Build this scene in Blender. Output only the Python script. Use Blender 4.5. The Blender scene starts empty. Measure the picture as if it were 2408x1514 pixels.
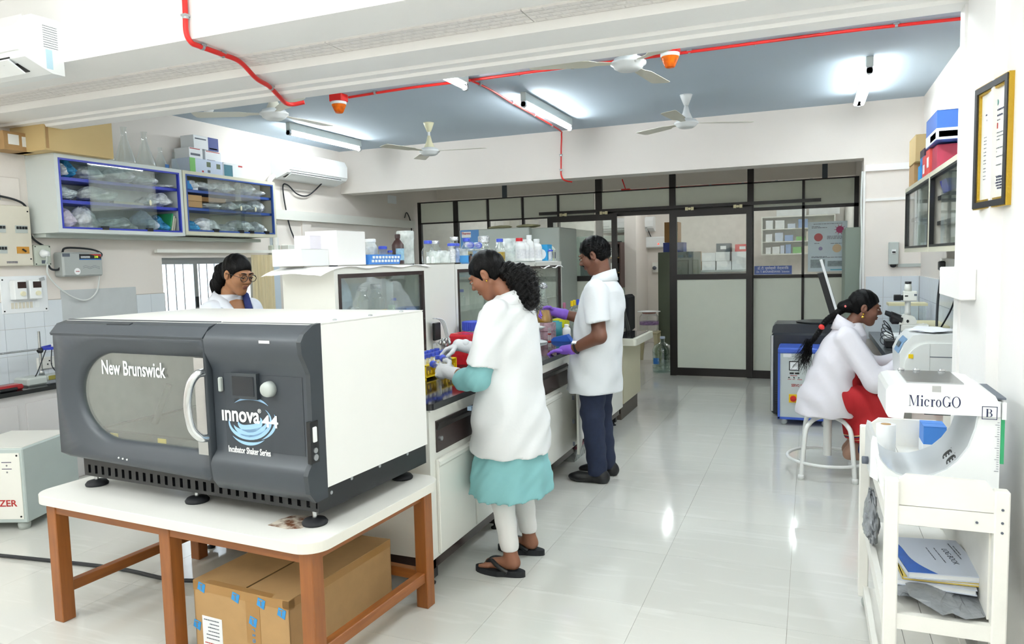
import bpy, math, random
import numpy as np
from mathutils import Matrix, Vector
random.seed(7); R = math.radians; PI = math.pi
S = bpy.context.scene; COL = S.collection

# ------------------------------------------------------------------ camera, world, exposure
def make_camera():
    yaw, pitch, roll = R(22.3), R(4.7), R(1.4)
    fwd = Vector((-math.sin(yaw)*math.cos(pitch), math.cos(yaw)*math.cos(pitch), -math.sin(pitch)))
    right = Vector((math.cos(yaw), math.sin(yaw), 0)); down = fwd.cross(right)
    r = right*math.cos(roll) + down*math.sin(roll); d = -right*math.sin(roll) + down*math.cos(roll)
    cam = bpy.data.cameras.new('camera'); o = bpy.data.objects.new('camera', cam); COL.objects.link(o)
    m = Matrix((r, -d, -fwd)).transposed().to_4x4(); m.translation = (0, 0, 1.53)
    o.matrix_world = m
    cam.sensor_width = 36; cam.lens = 1715/2408*36; cam.clip_start = .05; cam.clip_end = 200
    S.camera = o
make_camera()
S.view_settings.view_transform = 'Standard'; S.view_settings.look = 'None'
S.view_settings.gamma = 1; S.view_settings.use_curve_mapping = False
S.view_settings.exposure = 0.44
S.cycles.transparent_max_bounces = 32; S.cycles.max_bounces = 9; S.cycles.diffuse_bounces = 5
W = bpy.data.worlds.new('daylight'); S.world = W; W.use_nodes = True
W.node_tree.nodes['Background'].inputs[0].default_value = (.93, .97, 1, 1)
W.node_tree.nodes['Background'].inputs[1].default_value = 4.0
TUBE = 66.0           # emission of the fluorescent tubes in the far room
TUBE_FILL = 115.0      # emission of the unseen tubes added as fill in the near room
TUBE_BACK = 48.0

# ------------------------------------------------------------------ materials
def C(h):
    h = h.lstrip('#'); v = [int(h[i:i+2], 16)/255 for i in (0, 2, 4)]
    return tuple(x/12.92 if x <= .04045 else ((x+.055)/1.055)**2.4 for x in v) + (1,)
MATS = {}
def mat(name, col, rough=.5, metal=0, noise=0, nscale=8, bump=0, bscale=60, spec=.5, emit=0, coat=0, rnd=0, sss=0, stretch=None, sheen=0):
    if name in MATS: return MATS[name]
    m = bpy.data.materials.new(name); m.use_nodes = True; nt = m.node_tree; N = nt.nodes; L = nt.links
    b = N['Principled BSDF']; c = C(col) if isinstance(col, str) else col
    b.inputs['Base Color'].default_value = c; b.inputs['Roughness'].default_value = rough
    b.inputs['Metallic'].default_value = metal; b.inputs['Specular IOR Level'].default_value = spec
    if coat: b.inputs['Coat Weight'].default_value = coat; b.inputs['Coat Roughness'].default_value = .08
    if sheen: b.inputs['Sheen Weight'].default_value = sheen
    if sss: b.inputs['Subsurface Weight'].default_value = sss; b.inputs['Subsurface Radius'].default_value = (.02, .008, .004)
    if emit: b.inputs['Emission Color'].default_value = c; b.inputs['Emission Strength'].default_value = emit
    tc = N.new('ShaderNodeTexCoord'); vec = tc.outputs['Object']
    if stretch:
        mp = N.new('ShaderNodeMapping'); mp.inputs['Scale'].default_value = stretch; L.new(vec, mp.inputs[0]); vec = mp.outputs[0]
    n = N.new('ShaderNodeTexNoise'); n.inputs['Scale'].default_value = nscale; n.inputs['Detail'].default_value = 3; L.new(vec, n.inputs['Vector'])
    mx = N.new('ShaderNodeMix'); mx.data_type = 'RGBA'
    a = noise if noise else .02
    mx.inputs[6].default_value = tuple(x*(1-a) for x in c[:3])+(1,); mx.inputs[7].default_value = tuple(min(1, x*(1+a)) for x in c[:3])+(1,)
    L.new(n.outputs['Fac'], mx.inputs[0]); out = mx.outputs[2]
    if rnd:
        oi = N.new('ShaderNodeObjectInfo'); hs = N.new('ShaderNodeHueSaturation')
        mr = N.new('ShaderNodeMapRange'); mr.inputs[3].default_value = 1-rnd; mr.inputs[4].default_value = 1+rnd
        L.new(oi.outputs['Random'], mr.inputs[0]); L.new(mr.outputs[0], hs.inputs['Value']); L.new(out, hs.inputs['Color']); out = hs.outputs[0]
    L.new(out, b.inputs['Base Color'])
    if bump:
        n2 = N.new('ShaderNodeTexNoise'); n2.inputs['Scale'].default_value = bscale; n2.inputs['Detail'].default_value = 4; L.new(vec, n2.inputs['Vector'])
        bp = N.new('ShaderNodeBump'); bp.inputs['Strength'].default_value = bump; bp.inputs['Distance'].default_value = .01
        L.new(n2.outputs['Fac'], bp.inputs['Height']); L.new(bp.outputs[0], b.inputs['Normal'])
    MATS[name] = m; return m
def glass(name, tint='#e8f4f0', base=.06, edge=.75, rough=.02, milky=0, milkcol='#ffffff'):
    """thin-walled glass or film: mostly transparent, reflecting more at grazing angles; milky adds a diffuse share"""
    if name in MATS: return MATS[name]
    m = bpy.data.materials.new(name); m.use_nodes = True; nt = m.node_tree; N = nt.nodes; L = nt.links; N.clear()
    o = N.new('ShaderNodeOutputMaterial'); t = N.new('ShaderNodeBsdfTransparent'); t.inputs[0].default_value = C(tint)
    g = N.new('ShaderNodeBsdfGlossy'); g.inputs['Roughness'].default_value = rough; g.inputs[0].default_value = (1, 1, 1, 1)
    lw = N.new('ShaderNodeLayerWeight'); lw.inputs[0].default_value = .25
    mr = N.new('ShaderNodeMapRange'); mr.inputs[3].default_value = base; mr.inputs[4].default_value = edge; L.new(lw.outputs['Facing'], mr.inputs[0])
    x = N.new('ShaderNodeMixShader'); L.new(mr.outputs[0], x.inputs[0]); L.new(t.outputs[0], x.inputs[1]); L.new(g.outputs[0], x.inputs[2])
    last = x
    if milky:
        d = N.new('ShaderNodeBsdfDiffuse'); d.inputs[0].default_value = C(milkcol)
        n = N.new('ShaderNodeTexNoise'); n.inputs['Scale'].default_value = 18; tc = N.new('ShaderNodeTexCoord'); L.new(tc.outputs['Object'], n.inputs['Vector'])
        r2 = N.new('ShaderNodeMapRange'); r2.inputs[1].default_value = .3; r2.inputs[2].default_value = .7; r2.inputs[3].default_value = milky*.5; r2.inputs[4].default_value = min(1, milky*1.5); L.new(n.outputs['Fac'], r2.inputs[0])
        y = N.new('ShaderNodeMixShader'); L.new(r2.outputs[0], y.inputs[0]); L.new(x.outputs[0], y.inputs[1]); L.new(d.outputs[0], y.inputs[2]); last = y
    L.new(last.outputs[0], o.inputs[0]); MATS[name] = m; return m

M_wall = mat('painted_wall', '#e6dfd8', .75, noise=.03, nscale=2, bump=.08, bscale=40)
M_beam = mat('painted_beam', '#f5f4f2', .7, noise=.03, nscale=3, bump=.06, bscale=50)
M_ceil = mat('blue_grey_ceiling', '#b4c2ce', .8, noise=.02, nscale=2)
M_ceil2 = mat('white_ceiling', '#f4f2ee', .8, noise=.02)
M_white = mat('white_plastic', '#f1f4f4', .35, noise=.02)
M_whitep = mat('white_paint', '#f0efe9', .45, noise=.05, nscale=14, bump=.05)
M_cream = mat('cream_laminate', '#eeeee7', .3, noise=.02)
M_cream2 = mat('beige_panel', '#dde1d3', .4, noise=.03)
M_alu = mat('aluminium', '#b9bdc0', .35, .9)
M_steel = mat('brushed_steel', '#c0c2c3', .22, 1, noise=.08, nscale=40, stretch=(1, 1, 12))
M_dark = mat('dark_brown_metal', '#1d1817', .35, .1, noise=.1)
M_black = mat('black_plastic', '#15171a', .4)
M_rubber = mat('black_rubber', '#1c1f24', .7)
M_granite = mat('black_granite', '#1a1c1f', .07, noise=.5, nscale=220)
M_brown = mat('dark_brown_laminate', '#3b2f2e', .18, noise=.08)
M_grey = mat('grey_painted_metal', '#b7beba', .4)
M_wood = mat('teak_wood', '#8f5526', .38, noise=.38, nscale=6, stretch=(9, 9, .8), bump=.05)
M_card = mat('cardboard', '#b08d5f', .8, noise=.08, nscale=20, bump=.05, bscale=200)
M_red = mat('red_conduit', '#d8241f', .4)
M_navyp = mat('navy_print', '#1b2350', .5)
M_redp = mat('red_print', '#b02a26', .5)
M_greyp = mat('grey_print', '#5d6470', .6)
M_bluep = mat('blue_print', '#2a6fb8', .5)
M_wprint = mat('white_print', '#f4f6f7', .5)
M_blue = mat('blue_cap_plastic', '#3f55c8', .4)
M_bluedeep = mat('blue_painted_metal', '#2d3bb0', .35)
M_blue2 = mat('dull_blue_metal', '#33529a', .4)
M_yellow = mat('yellow_plastic', '#f2cf0c', .4)
M_wire = mat('black_cable', '#1c2026', .5)
M_wirew = mat('white_cable', '#dfe3e0', .5)
M_glass = glass('pane_glass', '#f9fcfb', .05, .5, .02, .03, '#b9c9c6')  # grey-green milk paints a faint haze of room reflections into the panes
M_labglass = glass('lab_glass', '#fafdfc', .06, .85)
M_film = glass('plastic_film', '#f7fafb', .10, .6, .12, .58, '#f2f7f8')
M_clear = glass('clear_plastic', '#f8fafb', .08, .6, .1, .16)

# ------------------------------------------------------------------ geometry helpers
class MB:
    """collects simple shapes; build() links them as one mesh object"""
    def __init__(s): s.v = []; s.f = []; s.sm = []
    def add(s, vs, fs, smooth=False):
        o = len(s.v); s.v += [tuple(v) for v in vs]; s.f += [tuple(i+o for i in f) for f in fs]; s.sm += [smooth]*len(fs); return s
    def box(s, x0, x1, y0, y1, z0, z1, rot=None, piv=None):
        vs = [Vector((x, y, z)) for z in (z0, z1) for y in (y0, y1) for x in (x0, x1)]
        if rot is not None:
            p = Vector(piv) if piv else Vector(((x0+x1)/2, (y0+y1)/2, (z0+z1)/2)); vs = [rot @ (v-p) + p for v in vs]
        return s.add(vs, [(0, 2, 3, 1), (4, 5, 7, 6), (0, 1, 5, 4), (2, 6, 7, 3), (0, 4, 6, 2), (1, 3, 7, 5)])
    def cbox(s, c, d, rot=None):
        x, y, z = c; a, b, e = (k/2 for k in d); return s.box(x-a, x+a, y-b, y+b, z-e, z+e, rot)
    def bbox(s, x0, x1, y0, y1, z0, z1, b=.01):
        """box with chamfered edges"""
        vs = []
        for z, i in ((z0, b), (z0+b, 0), (z1-b, 0), (z1, b)):
            for (x, y) in ((x0+b+i*0, y0+i), (x1-b, y0+i), (x1-i, y0+b), (x1-i, y1-b), (x1-b, y1-i), (x0+b, y1-i), (x0+i, y1-b), (x0+i, y0+b)):
                vs.append((x, y, z))
        fs = [tuple(range(7, -1, -1)), tuple(range(24, 32))]
        for k in range(3):
            for j in range(8): a = k*8+j; c = k*8+(j+1) % 8; fs.append((a, c, c+8, a+8))
        return s.add(vs, fs)
    def tube(s, pts, r, n=8, r2=None, cap=True, closed=False):
        pts = [Vector(p) for p in pts]; m = len(pts); vs = []; fs = []
        t0 = (pts[1]-pts[0]).normalized(); up = Vector((0, 0, 1)) if abs(t0.z) < .9 else Vector((1, 0, 0))
        nrm = t0.cross(up).normalized()
        for i, p in enumerate(pts):
            if closed: t = (pts[(i+1) % m]-pts[i-1]).normalized()
            else: t = (pts[min(i+1, m-1)]-pts[max(i-1, 0)]).normalized()
            nrm = (nrm - t*nrm.dot(t)).normalized(); bn = t.cross(nrm)
            rr = r if r2 is None else r+(r2-r)*i/(m-1)
            if isinstance(r, (list, tuple)): rr = r[i]
            for k in range(n):
                a = 2*PI*k/n; vs.append(p + nrm*math.cos(a)*rr + bn*math.sin(a)*rr)
        for i in range(m if closed else m-1):
            j = (i+1) % m
            for k in range(n): l = (k+1) % n; fs.append((i*n+k, i*n+l, j*n+l, j*n+k))
        s.add(vs, fs, True)
        if cap and not closed: s.add(vs[:n], [tuple(range(n-1, -1, -1))]); s.add(vs[-n:], [tuple(range(n))])
        return s
    def lathe(s, prof, c=(0, 0, 0), n=20, axis='z', rot=None, smooth=True):
        vs = []; fs = []; c = Vector(c)
        for (r, h) in prof:
            for k in range(n):
                a = 2*PI*k/n; v = (math.cos(a)*r, math.sin(a)*r, h)
                if axis == 'x': v = (h, v[0], v[1])
                elif axis == 'y': v = (v[0], h, -v[1])
                v = Vector(v)
                if rot is not None: v = rot @ v
                vs.append(v+c)
        for i in range(len(prof)-1):
            for k in range(n): l = (k+1) % n; fs.append((i*n+k, i*n+l, (i+1)*n+l, (i+1)*n+k))
        if prof[0][0] > 1e-5: fs.append(tuple(range(n-1, -1, -1)))
        if prof[-1][0] > 1e-5: fs.append(tuple((len(prof)-1)*n+k for k in range(n)))
        return s.add(vs, fs, smooth)
    def cyl(s, c, r, h, n=20, axis='z', r2=None):
        return s.lathe([(r, 0), (r if r2 is None else r2, h)], c, n, axis, smooth=False)
    def prism(s, poly, axis, a, b, smooth=False):
        """polygon in the plane normal to axis (y: (x,z), x: (y,z), z: (x,y)) swept from a to b"""
        def P(u, w, t): return {'x': (t, u, w), 'y': (u, t, w), 'z': (u, w, t)}[axis]
        n = len(poly); vs = [P(u, w, a) for u, w in poly]+[P(u, w, b) for u, w in poly]
        area = sum(poly[i][0]*poly[(i+1) % n][1]-poly[(i+1) % n][0]*poly[i][1] for i in range(n))
        flip = (area > 0) ^ (axis == 'y') ^ (b < a)
        fs = [tuple(range(n-1, -1, -1)), tuple(range(n, 2*n))]; 
        fs += [(i, (i+1) % n, n+(i+1) % n, n+i) for i in range(n)]
        if not flip: fs = [f[::-1] for f in fs]
        s.add(vs, fs[:2]); s.add(vs, fs[2:], smooth); return s
    def sphere(s, c, r, n=14, m=10, rot=None):
        r = (r, r, r) if not isinstance(r, (tuple, list)) else r
        vs = [Vector((0, 0, -r[2]))]; fs = []
        for i in range(1, m):
            t = PI*i/m-PI/2
            for k in range(n): a = 2*PI*k/n; vs.append(Vector((r[0]*math.cos(t)*math.cos(a), r[1]*math.cos(t)*math.sin(a), r[2]*math.sin(t))))
        vs.append(Vector((0, 0, r[2])))
        for k in range(n): fs.append((0, 1+(k+1) % n, 1+k))
        for i in range(m-2):
            for k in range(n): l = (k+1) % n; a = 1+i*n; fs.append((a+k, a+l, a+n+l, a+n+k))
        a = 1+(m-2)*n; e = len(vs)-1
        for k in range(n): fs.append((a+k, a+(k+1) % n, e))
        if rot is not None: vs = [rot @ v for v in vs]
        return s.add([v+Vector(c) for v in vs], fs, True)
    def build(s, name, m, parent=None, loc=None, rz=0):
        me = bpy.data.meshes.new(name); me.from_pydata(s.v, [], s.f); me.polygons.foreach_set('use_smooth', s.sm); me.update()
        return obj(name, me, m, parent, loc, rz)
def obj(name, me, m, parent=None, loc=None, rz=0):
    if m is not None and not me.materials: me.materials.append(m)
    o = bpy.data.objects.new(name, me); COL.objects.link(o)
    if parent: o.parent = parent
    if loc: o.location = loc
    if rz: o.rotation_euler = (0, 0, rz)
    return o
def tag(o, label, cat, group=None):
    o['label'] = label; o['category'] = cat
    if group: o['group'] = group
    return o
def thing(name, label, cat, loc=(0, 0, 0), rz=0, group=None):
    o = bpy.data.objects.new(name, None); o.empty_display_size = .05; COL.objects.link(o); o.location = loc; o.rotation_euler = (0, 0, rz)
    return tag(o, label, cat, group)
def struct(name, loc=(0, 0, 0)):
    o = bpy.data.objects.new(name, None); o.empty_display_size = .05; COL.objects.link(o); o.location = loc; o['kind'] = 'structure'; return o
def smb(name, mb, m): o = mb.build(name, m); o['kind'] = 'structure'; return o
def copy_tree(o, parent=None):
    c = o.copy(); COL.objects.link(c); c.parent = parent
    for ch in [k for k in o.children]: copy_tree(ch, c)
    return c
def bez(pts, n=8):
    """Catmull-Rom through points"""
    P = [Vector(p) for p in pts]; out = []
    for i in range(len(P)-1):
        p0 = P[max(i-1, 0)]; p1 = P[i]; p2 = P[i+1]; p3 = P[min(i+2, len(P)-1)]
        for k in range(n):
            t = k/n; out.append(.5*((2*p1)+(p2-p0)*t+(2*p0-5*p1+4*p2-p3)*t*t+(3*p1-p0-3*p2+p3)*t**3))
    return out+[P[-1]]
def rrect(x0, x1, y0, y1, r, n=5):
    out = []
    for cx, cy, a0 in ((x1-r, y0+r, -90), (x1-r, y1-r, 0), (x0+r, y1-r, 90), (x0+r, y0+r, 180)):
        for k in range(n+1): a = R(a0+90*k/n); out.append((cx+r*math.cos(a), cy+r*math.sin(a)))
    return out
def text(name, body, size, m, parent, loc, rot, depth=.0015, align='CENTER', bold=0, width=None, font=None):
    """flat lettering converted to a mesh; rot is an Euler triple in degrees"""
    cu = bpy.data.curves.new(name, 'FONT'); cu.body = body; cu.size = size; cu.extrude = depth; cu.align_x = align; cu.align_y = 'CENTER'; cu.offset = bold; cu.resolution_u = 3
    o = bpy.data.objects.new(name, cu); COL.objects.link(o); dg = bpy.context.evaluated_depsgraph_get()
    me = bpy.data.meshes.new_from_object(o.evaluated_get(dg)); bpy.data.objects.remove(o)
    if width and len(me.vertices):
        xs = [v.co.x for v in me.vertices]; k = width/(max(xs)-min(xs))
        for v in me.vertices: v.co.x *= k
    me.materials.clear(); t = obj(name, me, m, parent, loc); t.rotation_euler = tuple(R(a) for a in rot); return t
def lines(name, m, parent, origin, ux, uz, w, rows, h=.006, dy=None, ragged=True):
    """rows of small print as thin bars on a flat sheet"""
    mb = MB(); o = Vector(origin); ux = Vector(ux); uz = Vector(uz); nn = ux.cross(uz)
    for (t, a, b) in rows:
        x = a
        while x < b:
            e = min(b, x+random.uniform(.03, .12)*w); p = o+ux*x+uz*t
            q = [p, p+ux*(e-x), p+ux*(e-x)+uz*h, p+uz*h]; q2 = [k+nn*.0008 for k in q]
            mb.add(q2, [(0, 1, 2, 3)]); x = e+.012*w
    o_ = mb.build(name, m, parent); o_['kind'] = 'stuff'; return o_
RX = lambda a: Matrix.Rotation(R(a), 3, 'X')
RY = lambda a: Matrix.Rotation(R(a), 3, 'Y')
RZ = lambda a: Matrix.Rotation(R(a), 3, 'Z')
# ------------------------------------------------------------------ the room shell
def floor_material():
    m = mat('polished_floor_tile', '#d6d6d0', .09, noise=.05, nscale=2.2, rnd=.03, stretch=(1, .35, 1), spec=.55)
    N = m.node_tree.nodes; L = m.node_tree.links; b = N['Principled BSDF']; src = b.inputs['Base Color'].links[0].from_socket
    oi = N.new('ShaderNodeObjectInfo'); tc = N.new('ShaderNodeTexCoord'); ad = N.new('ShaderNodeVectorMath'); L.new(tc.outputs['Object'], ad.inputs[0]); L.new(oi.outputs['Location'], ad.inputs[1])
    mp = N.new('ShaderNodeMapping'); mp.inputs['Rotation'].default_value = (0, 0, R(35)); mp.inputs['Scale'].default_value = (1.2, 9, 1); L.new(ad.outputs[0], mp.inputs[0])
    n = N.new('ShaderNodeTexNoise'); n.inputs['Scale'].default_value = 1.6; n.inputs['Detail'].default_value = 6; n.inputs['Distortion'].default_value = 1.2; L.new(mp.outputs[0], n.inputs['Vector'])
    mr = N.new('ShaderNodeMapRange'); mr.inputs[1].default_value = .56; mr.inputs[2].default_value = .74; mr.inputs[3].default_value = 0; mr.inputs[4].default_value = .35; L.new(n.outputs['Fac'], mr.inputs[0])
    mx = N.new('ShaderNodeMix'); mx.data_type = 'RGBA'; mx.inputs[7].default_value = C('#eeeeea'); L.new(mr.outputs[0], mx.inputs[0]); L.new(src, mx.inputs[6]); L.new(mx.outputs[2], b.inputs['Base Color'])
    return m
M_floor = floor_material()
M_grout = mat('floor_grout', '#7d7869', .8)
fl = smb('floor', MB().box(-5.65, 1.1, .05, 14, -.08, -.004), M_grout)
smb('floor_near', MB().box(-5.65, 1.1, -2.7, .05, -.08, 0), M_floor); smb('floor_back', MB().box(-5.65, 1.1, 10.9, 14, -.004, -.001), M_floor)
tm = MB().box(.0006, .5994, .0006, .5994, -.012, 0); proto = None
for i in range(11):
    for j in range(18):
        if proto is None: proto = tm.build('tile', M_floor, fl, (-5.477+.6*i, .083+.6*j, 0))
        else:
            t = proto.copy(); t.location = (-5.477+.6*i, .083+.6*j, 0); COL.objects.link(t)
WL = -5.45
smb('wall_left', MB().box(-5.65, WL, -2.7, 4.95, 0, 3.1).box(-5.65, WL, 6.16, 13.5, 0, 3.1).box(-5.65, WL, 4.95, 6.16, 0, .95).box(-5.65, WL, 4.95, 6.16, 1.645, 3.1), M_wall)
smb('wall_right', MB().box(.95, 1.15, 3.8, 7.75, 0, 3.1), M_wall)
smb('wall_pillar', MB().box(.46, 1.15, 7.75, 8.1, 0, 2.96).box(.52, 1.15, 8.1, 13.5, 0, 3.1), M_wall)
smb('wall_right_near', MB().box(.645, .95, -2.7, 3.15, 0, 3.1), M_beam)
smb('wall_right_column', MB().box(.605, .95, 3.15, 3.66, 0, 3.1).box(.60, .95, 3.70, 3.80, 0, 3.1).box(.615, .95, 3.66, 3.70, 0, 3.1), M_beam)
smb('wall_front', MB().box(-5.65, .95, -2.9, -2.7, 0, 3.1), M_wall)
smb('wall_back', MB().box(-5.65, 1.15, 13.3, 13.5, 0, 3.1), M_wall)
smb('ceiling', MB().box(-5.65, 1.15, 3.8, 7.9, 2.95, 3.1), M_ceil)
smb('ceiling_near', MB().box(-5.65, .95, -2.9, 2.83, 3.05, 3.2), M_ceil2)
smb('ceiling_back', MB().box(-5.65, 1.15, 7.9, 13.5, 2.9, 3.1), M_ceil2)
smb('beam_back', MB().box(WL, .46, 7.752, 8.02, 2.43, 2.96).box(WL, .52, 10.3, 10.6, 2.52, 2.9), M_wall)
prof = [(2.83, 3.12), (2.83, 2.66), (3.14, 2.66), (3.14, 2.668), (3.15, 2.668), (3.15, 2.66), (3.33, 2.66), (3.33, 2.606), (3.57, 2.606), (3.575, 2.613), (3.585, 2.613), (3.59, 2.592), (3.66, 2.592), (3.668, 2.575), (3.80, 2.575), (3.80, 3.12)]
bm_ = smb('beam_near', MB().prism(prof, 'x', WL, .95), M_beam)
def emboss():
    m = bpy.data.materials.new('embossed_panel'); m.use_nodes = True; N = m.node_tree.nodes; L = m.node_tree.links; b = N['Principled BSDF']
    b.inputs['Base Color'].default_value = C('#ebe7e3'); b.inputs['Roughness'].default_value = .55
    tc = N.new('ShaderNodeTexCoord'); mp = N.new('ShaderNodeMapping'); mp.inputs['Scale'].default_value = (1, 1, 1)
    br = N.new('ShaderNodeTexBrick'); br.inputs['Scale'].default_value = 1; br.offset = .5
    br.inputs['Brick Width'].default_value = .06; br.inputs['Row Height'].default_value = .045; br.inputs['Mortar Size'].default_value = .012; br.inputs['Mortar Smooth'].default_value = 1
    L.new(tc.outputs['Object'], mp.inputs[0]); L.new(mp.outputs[0], br.inputs['Vector'])
    bp = N.new('ShaderNodeBump'); bp.inputs['Strength'].default_value = .45; bp.inputs['Distance'].default_value = .02; bp.invert = True
    L.new(br.outputs['Fac'], bp.inputs['Height']); L.new(bp.outputs[0], b.inputs['Normal']); return m
EM = emboss()
for k in range(6): MB().box(WL+k*1.06, WL+k*1.06+1.055, 3.152, 3.328, 2.652, 2.66).build('panel', EM, bm_)
# wall tiles
M_tile = mat('white_wall_tile', '#dfe5ea', .12, noise=.02, rnd=.02)
def wtile(parent, mesh, spots):
    for p in spots:
        t = bpy.data.objects.new('tile', mesh); COL.objects.link(t); t.parent = parent; t.location = p
tl = struct('trim_1'); tl['kind'] = 'structure'
smb_m = MB().box(WL, WL+.003, 3.05, 4.96, .72, 1.33); g_ = smb_m.build('grout', mat('tile_grout', '#b9b2ab', .9), tl)
mesh = MB().box(0, .008, .001, .149, .001, .199).build('tile', M_tile, tl, (WL, 3.51, 1.125)); me_ = mesh.data
wtile(tl, me_, [(WL, 3.06+.15*i, z) for i in range(6) for z in (1.125, .925, .725) if not (i == 3 and z == 1.125)] + [(WL, 4.65+.15*i, z) for i in (0, 1) for z in (1.125, .925)])
MB().box(WL, WL+.006, 3.96, 4.65, .72, 1.395).build('plaster_patch', mat('grey_plaster', '#c3c7c8', .85, noise=.08, nscale=9), tl)
tr = struct('trim_2')
t0 = MB().box(.001, .149, -.008, 0, .001, .199).build('tile', M_tile, tr, (.49, 7.75, 1.11)); wtile(tr, t0.data, [(.49+.15*i, 7.75, z) for i in range(3) for z in (1.11, .91, .71) if (i, z) != (0, 1.11)])
t1 = MB().box(-.008, 0, .001, .149, .001, .199).build('tile', M_tile, tr, (.95, 7.59, 1.11)); wtile(tr, t1.data, [(.95, 7.59-.15*i, z) for i in range(20) for z in (1.11, .91, .71) if (i, z) != (0, 1.11)])
for nm, mb in (('raceway', MB().box(.47, .95, 7.72, 7.75, 2.30, 2.36)), ('raceway', MB().box(.47, .9, 7.735, 7.75, 2.02, 2.045)), ('pipe', MB().tube([(.465, 7.73, 2.3), (.465, 7.73, .02)], .012))):
    mb.build(nm, M_beam, tr)
# ------------------------------------------------------------------ window in the left wall
wn = struct('window_1')
f = MB(); y0, y1, z0, z1 = 4.95, 6.16, .95, 1.645
f.box(-5.56, -5.50, y0, y0+.04, z0, z1).box(-5.56, -5.50, y1-.04, y1, z0, z1).box(-5.56, -5.50, y0+.04, y1-.04, z0, z0+.04).box(-5.56, -5.50, y0+.04, y1-.04, z1-.06, z1)
f.build('window_frame', M_alu, wn)
MB().box(-5.55, -5.50, 5.36, 5.41, .99, 1.585).build('mullion', M_alu, wn); MB().box(-5.55, -5.50, 5.76, 5.80, .99, 1.585).build('mullion', M_alu, wn)
for a, b in ((4.99, 5.36), (5.41, 5.76), (5.80, 6.12)): MB().box(-5.53, -5.526, a, b, .99, 1.585).build('pane', glass('frosted_glass', '#f6fbff', .05, .4, .2, .12), wn)
for k in range(11): MB().tube([(-5.60, 5.03+.1*k, .96), (-5.60, 5.03+.1*k, 1.64)], .006, 6).build('window_bar', M_dark, wn)
MB().box(-5.51, -5.49, 5.37, 5.40, 1.17, 1.27).build('latch', M_black, wn)
# outside ground far below the window so that the sky does not end
# ------------------------------------------------------------------ partition with sliding doors
pt = struct('wall_partition'); Y0, Y1 = 9.55, 9.60
def bar(nm, x0, x1, z0, z1, m=M_dark, p=pt, y0=Y0-.005, y1=Y1): return MB().box(x0, x1, y0, y1, z0, z1).build(nm, m, p)
def panel(x0, x1, z0, z1): return MB().box(x0, x1, Y0+.01, Y1-.01, z0, z1).build('panel', M_cream2, pt)
def pane(x0, x1, z0, z1): return MB().box(x0, x1, Y0+.02, Y0+.025, z0, z1).build('pane', M_glass, pt)
xe = [-5.38, -4.77, -4.25, -3.72, -3.20, -2.67]
bar('rail', -5.38, .52, 2.42, 2.435); bar('rail', -5.38, -2.67, 2.115, 2.135); bar('rail', -5.38, -2.67, 1.24, 1.30); bar('rail', -5.38, -2.58, 0, .1)
for i, x in enumerate(xe[:-1]):
    w = .05 if i < 2 else .02
    bar('post', x-w*.5 if i else x, x+w, 0, 2.42); panel(x+w, xe[i+1]-.025, 2.135, 2.42); pane(x+w, xe[i+1]-.025, 1.30, 2.115); panel(x+w, xe[i+1]-.025, .1, 1.24)
for x0, x1 in ((-2.67, -2.58), (-1.69, -1.61), (-.73, -.655)): bar('post', x0, x1, 0, 2.60)
for x0, x1 in ((-2.58, -1.69), (-1.61, -.73)): bar('rail', x0, x1, 2.10, 2.20); panel(x0, x1, 2.2, 2.42)
bar('rail', -.655, .52, 2.085, 2.125); bar('rail', -.655, .52, 1.255, 1.295); bar('rail', -.655, .52, 0, .1); bar('post', -.10, -.07, .1, 2.42); bar('post', .47, .52, .1, 2.42)
for x0, x1 in ((-.655, -.10), (-.07, .47)): panel(x0, x1, 2.125, 2.42); pane(x0, x1, 1.295, 2.085); panel(x0, x1, .1, 1.255)
for x in (-4.02, .12): MB().box(x, x+.06, 9.55, 9.59, 2.435, 2.62).build('hanger_post', mat('slate_metal', '#454d56', .5), pt)
MB().box(-3.44, .11, 9.45, 9.49, 2.155, 2.195).build('door_track', M_dark, pt)
def slide_door(n, x0, x1):
    d = struct('door_%d' % n); ya, yb = 9.45, 9.49
    def b(nm, a, c, e, f_, m=M_dark): MB().box(a, c, ya, yb, e, f_).build(nm, m, d)
    b('stile', x0, x0+.07, .02, 2.13); b('stile', x1-.07, x1, .02, 2.13)
    b('rail', x0+.07, x1-.07, 2.05, 2.13); b('rail', x0+.07, x1-.07, 1.25, 1.32); b('rail', x0+.07, x1-.07, .02, .12)
    MB().box(x0+.07, x1-.07, 9.468, 9.473, 1.32, 2.05).build('pane', M_glass, d); MB().box(x0+.07, x1-.07, 9.46, 9.48, .12, 1.25).build('panel', M_cream2, d)
    for x in (x0+.18, x1-.22):
        r = MB().box(x, x+.035, 9.43, 9.45, 2.125, 2.165).box(x+.07, x+.105, 9.43, 9.45, 2.125, 2.165).cyl((x+.052, 9.435, 2.145), .016, .02, 10, 'y').build('roller_hanger', mat('brass_plated', '#b9b393', .35, .7), d)
slide_door(1, -1.65, -.665); slide_door(2, -3.32, -2.36)
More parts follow.
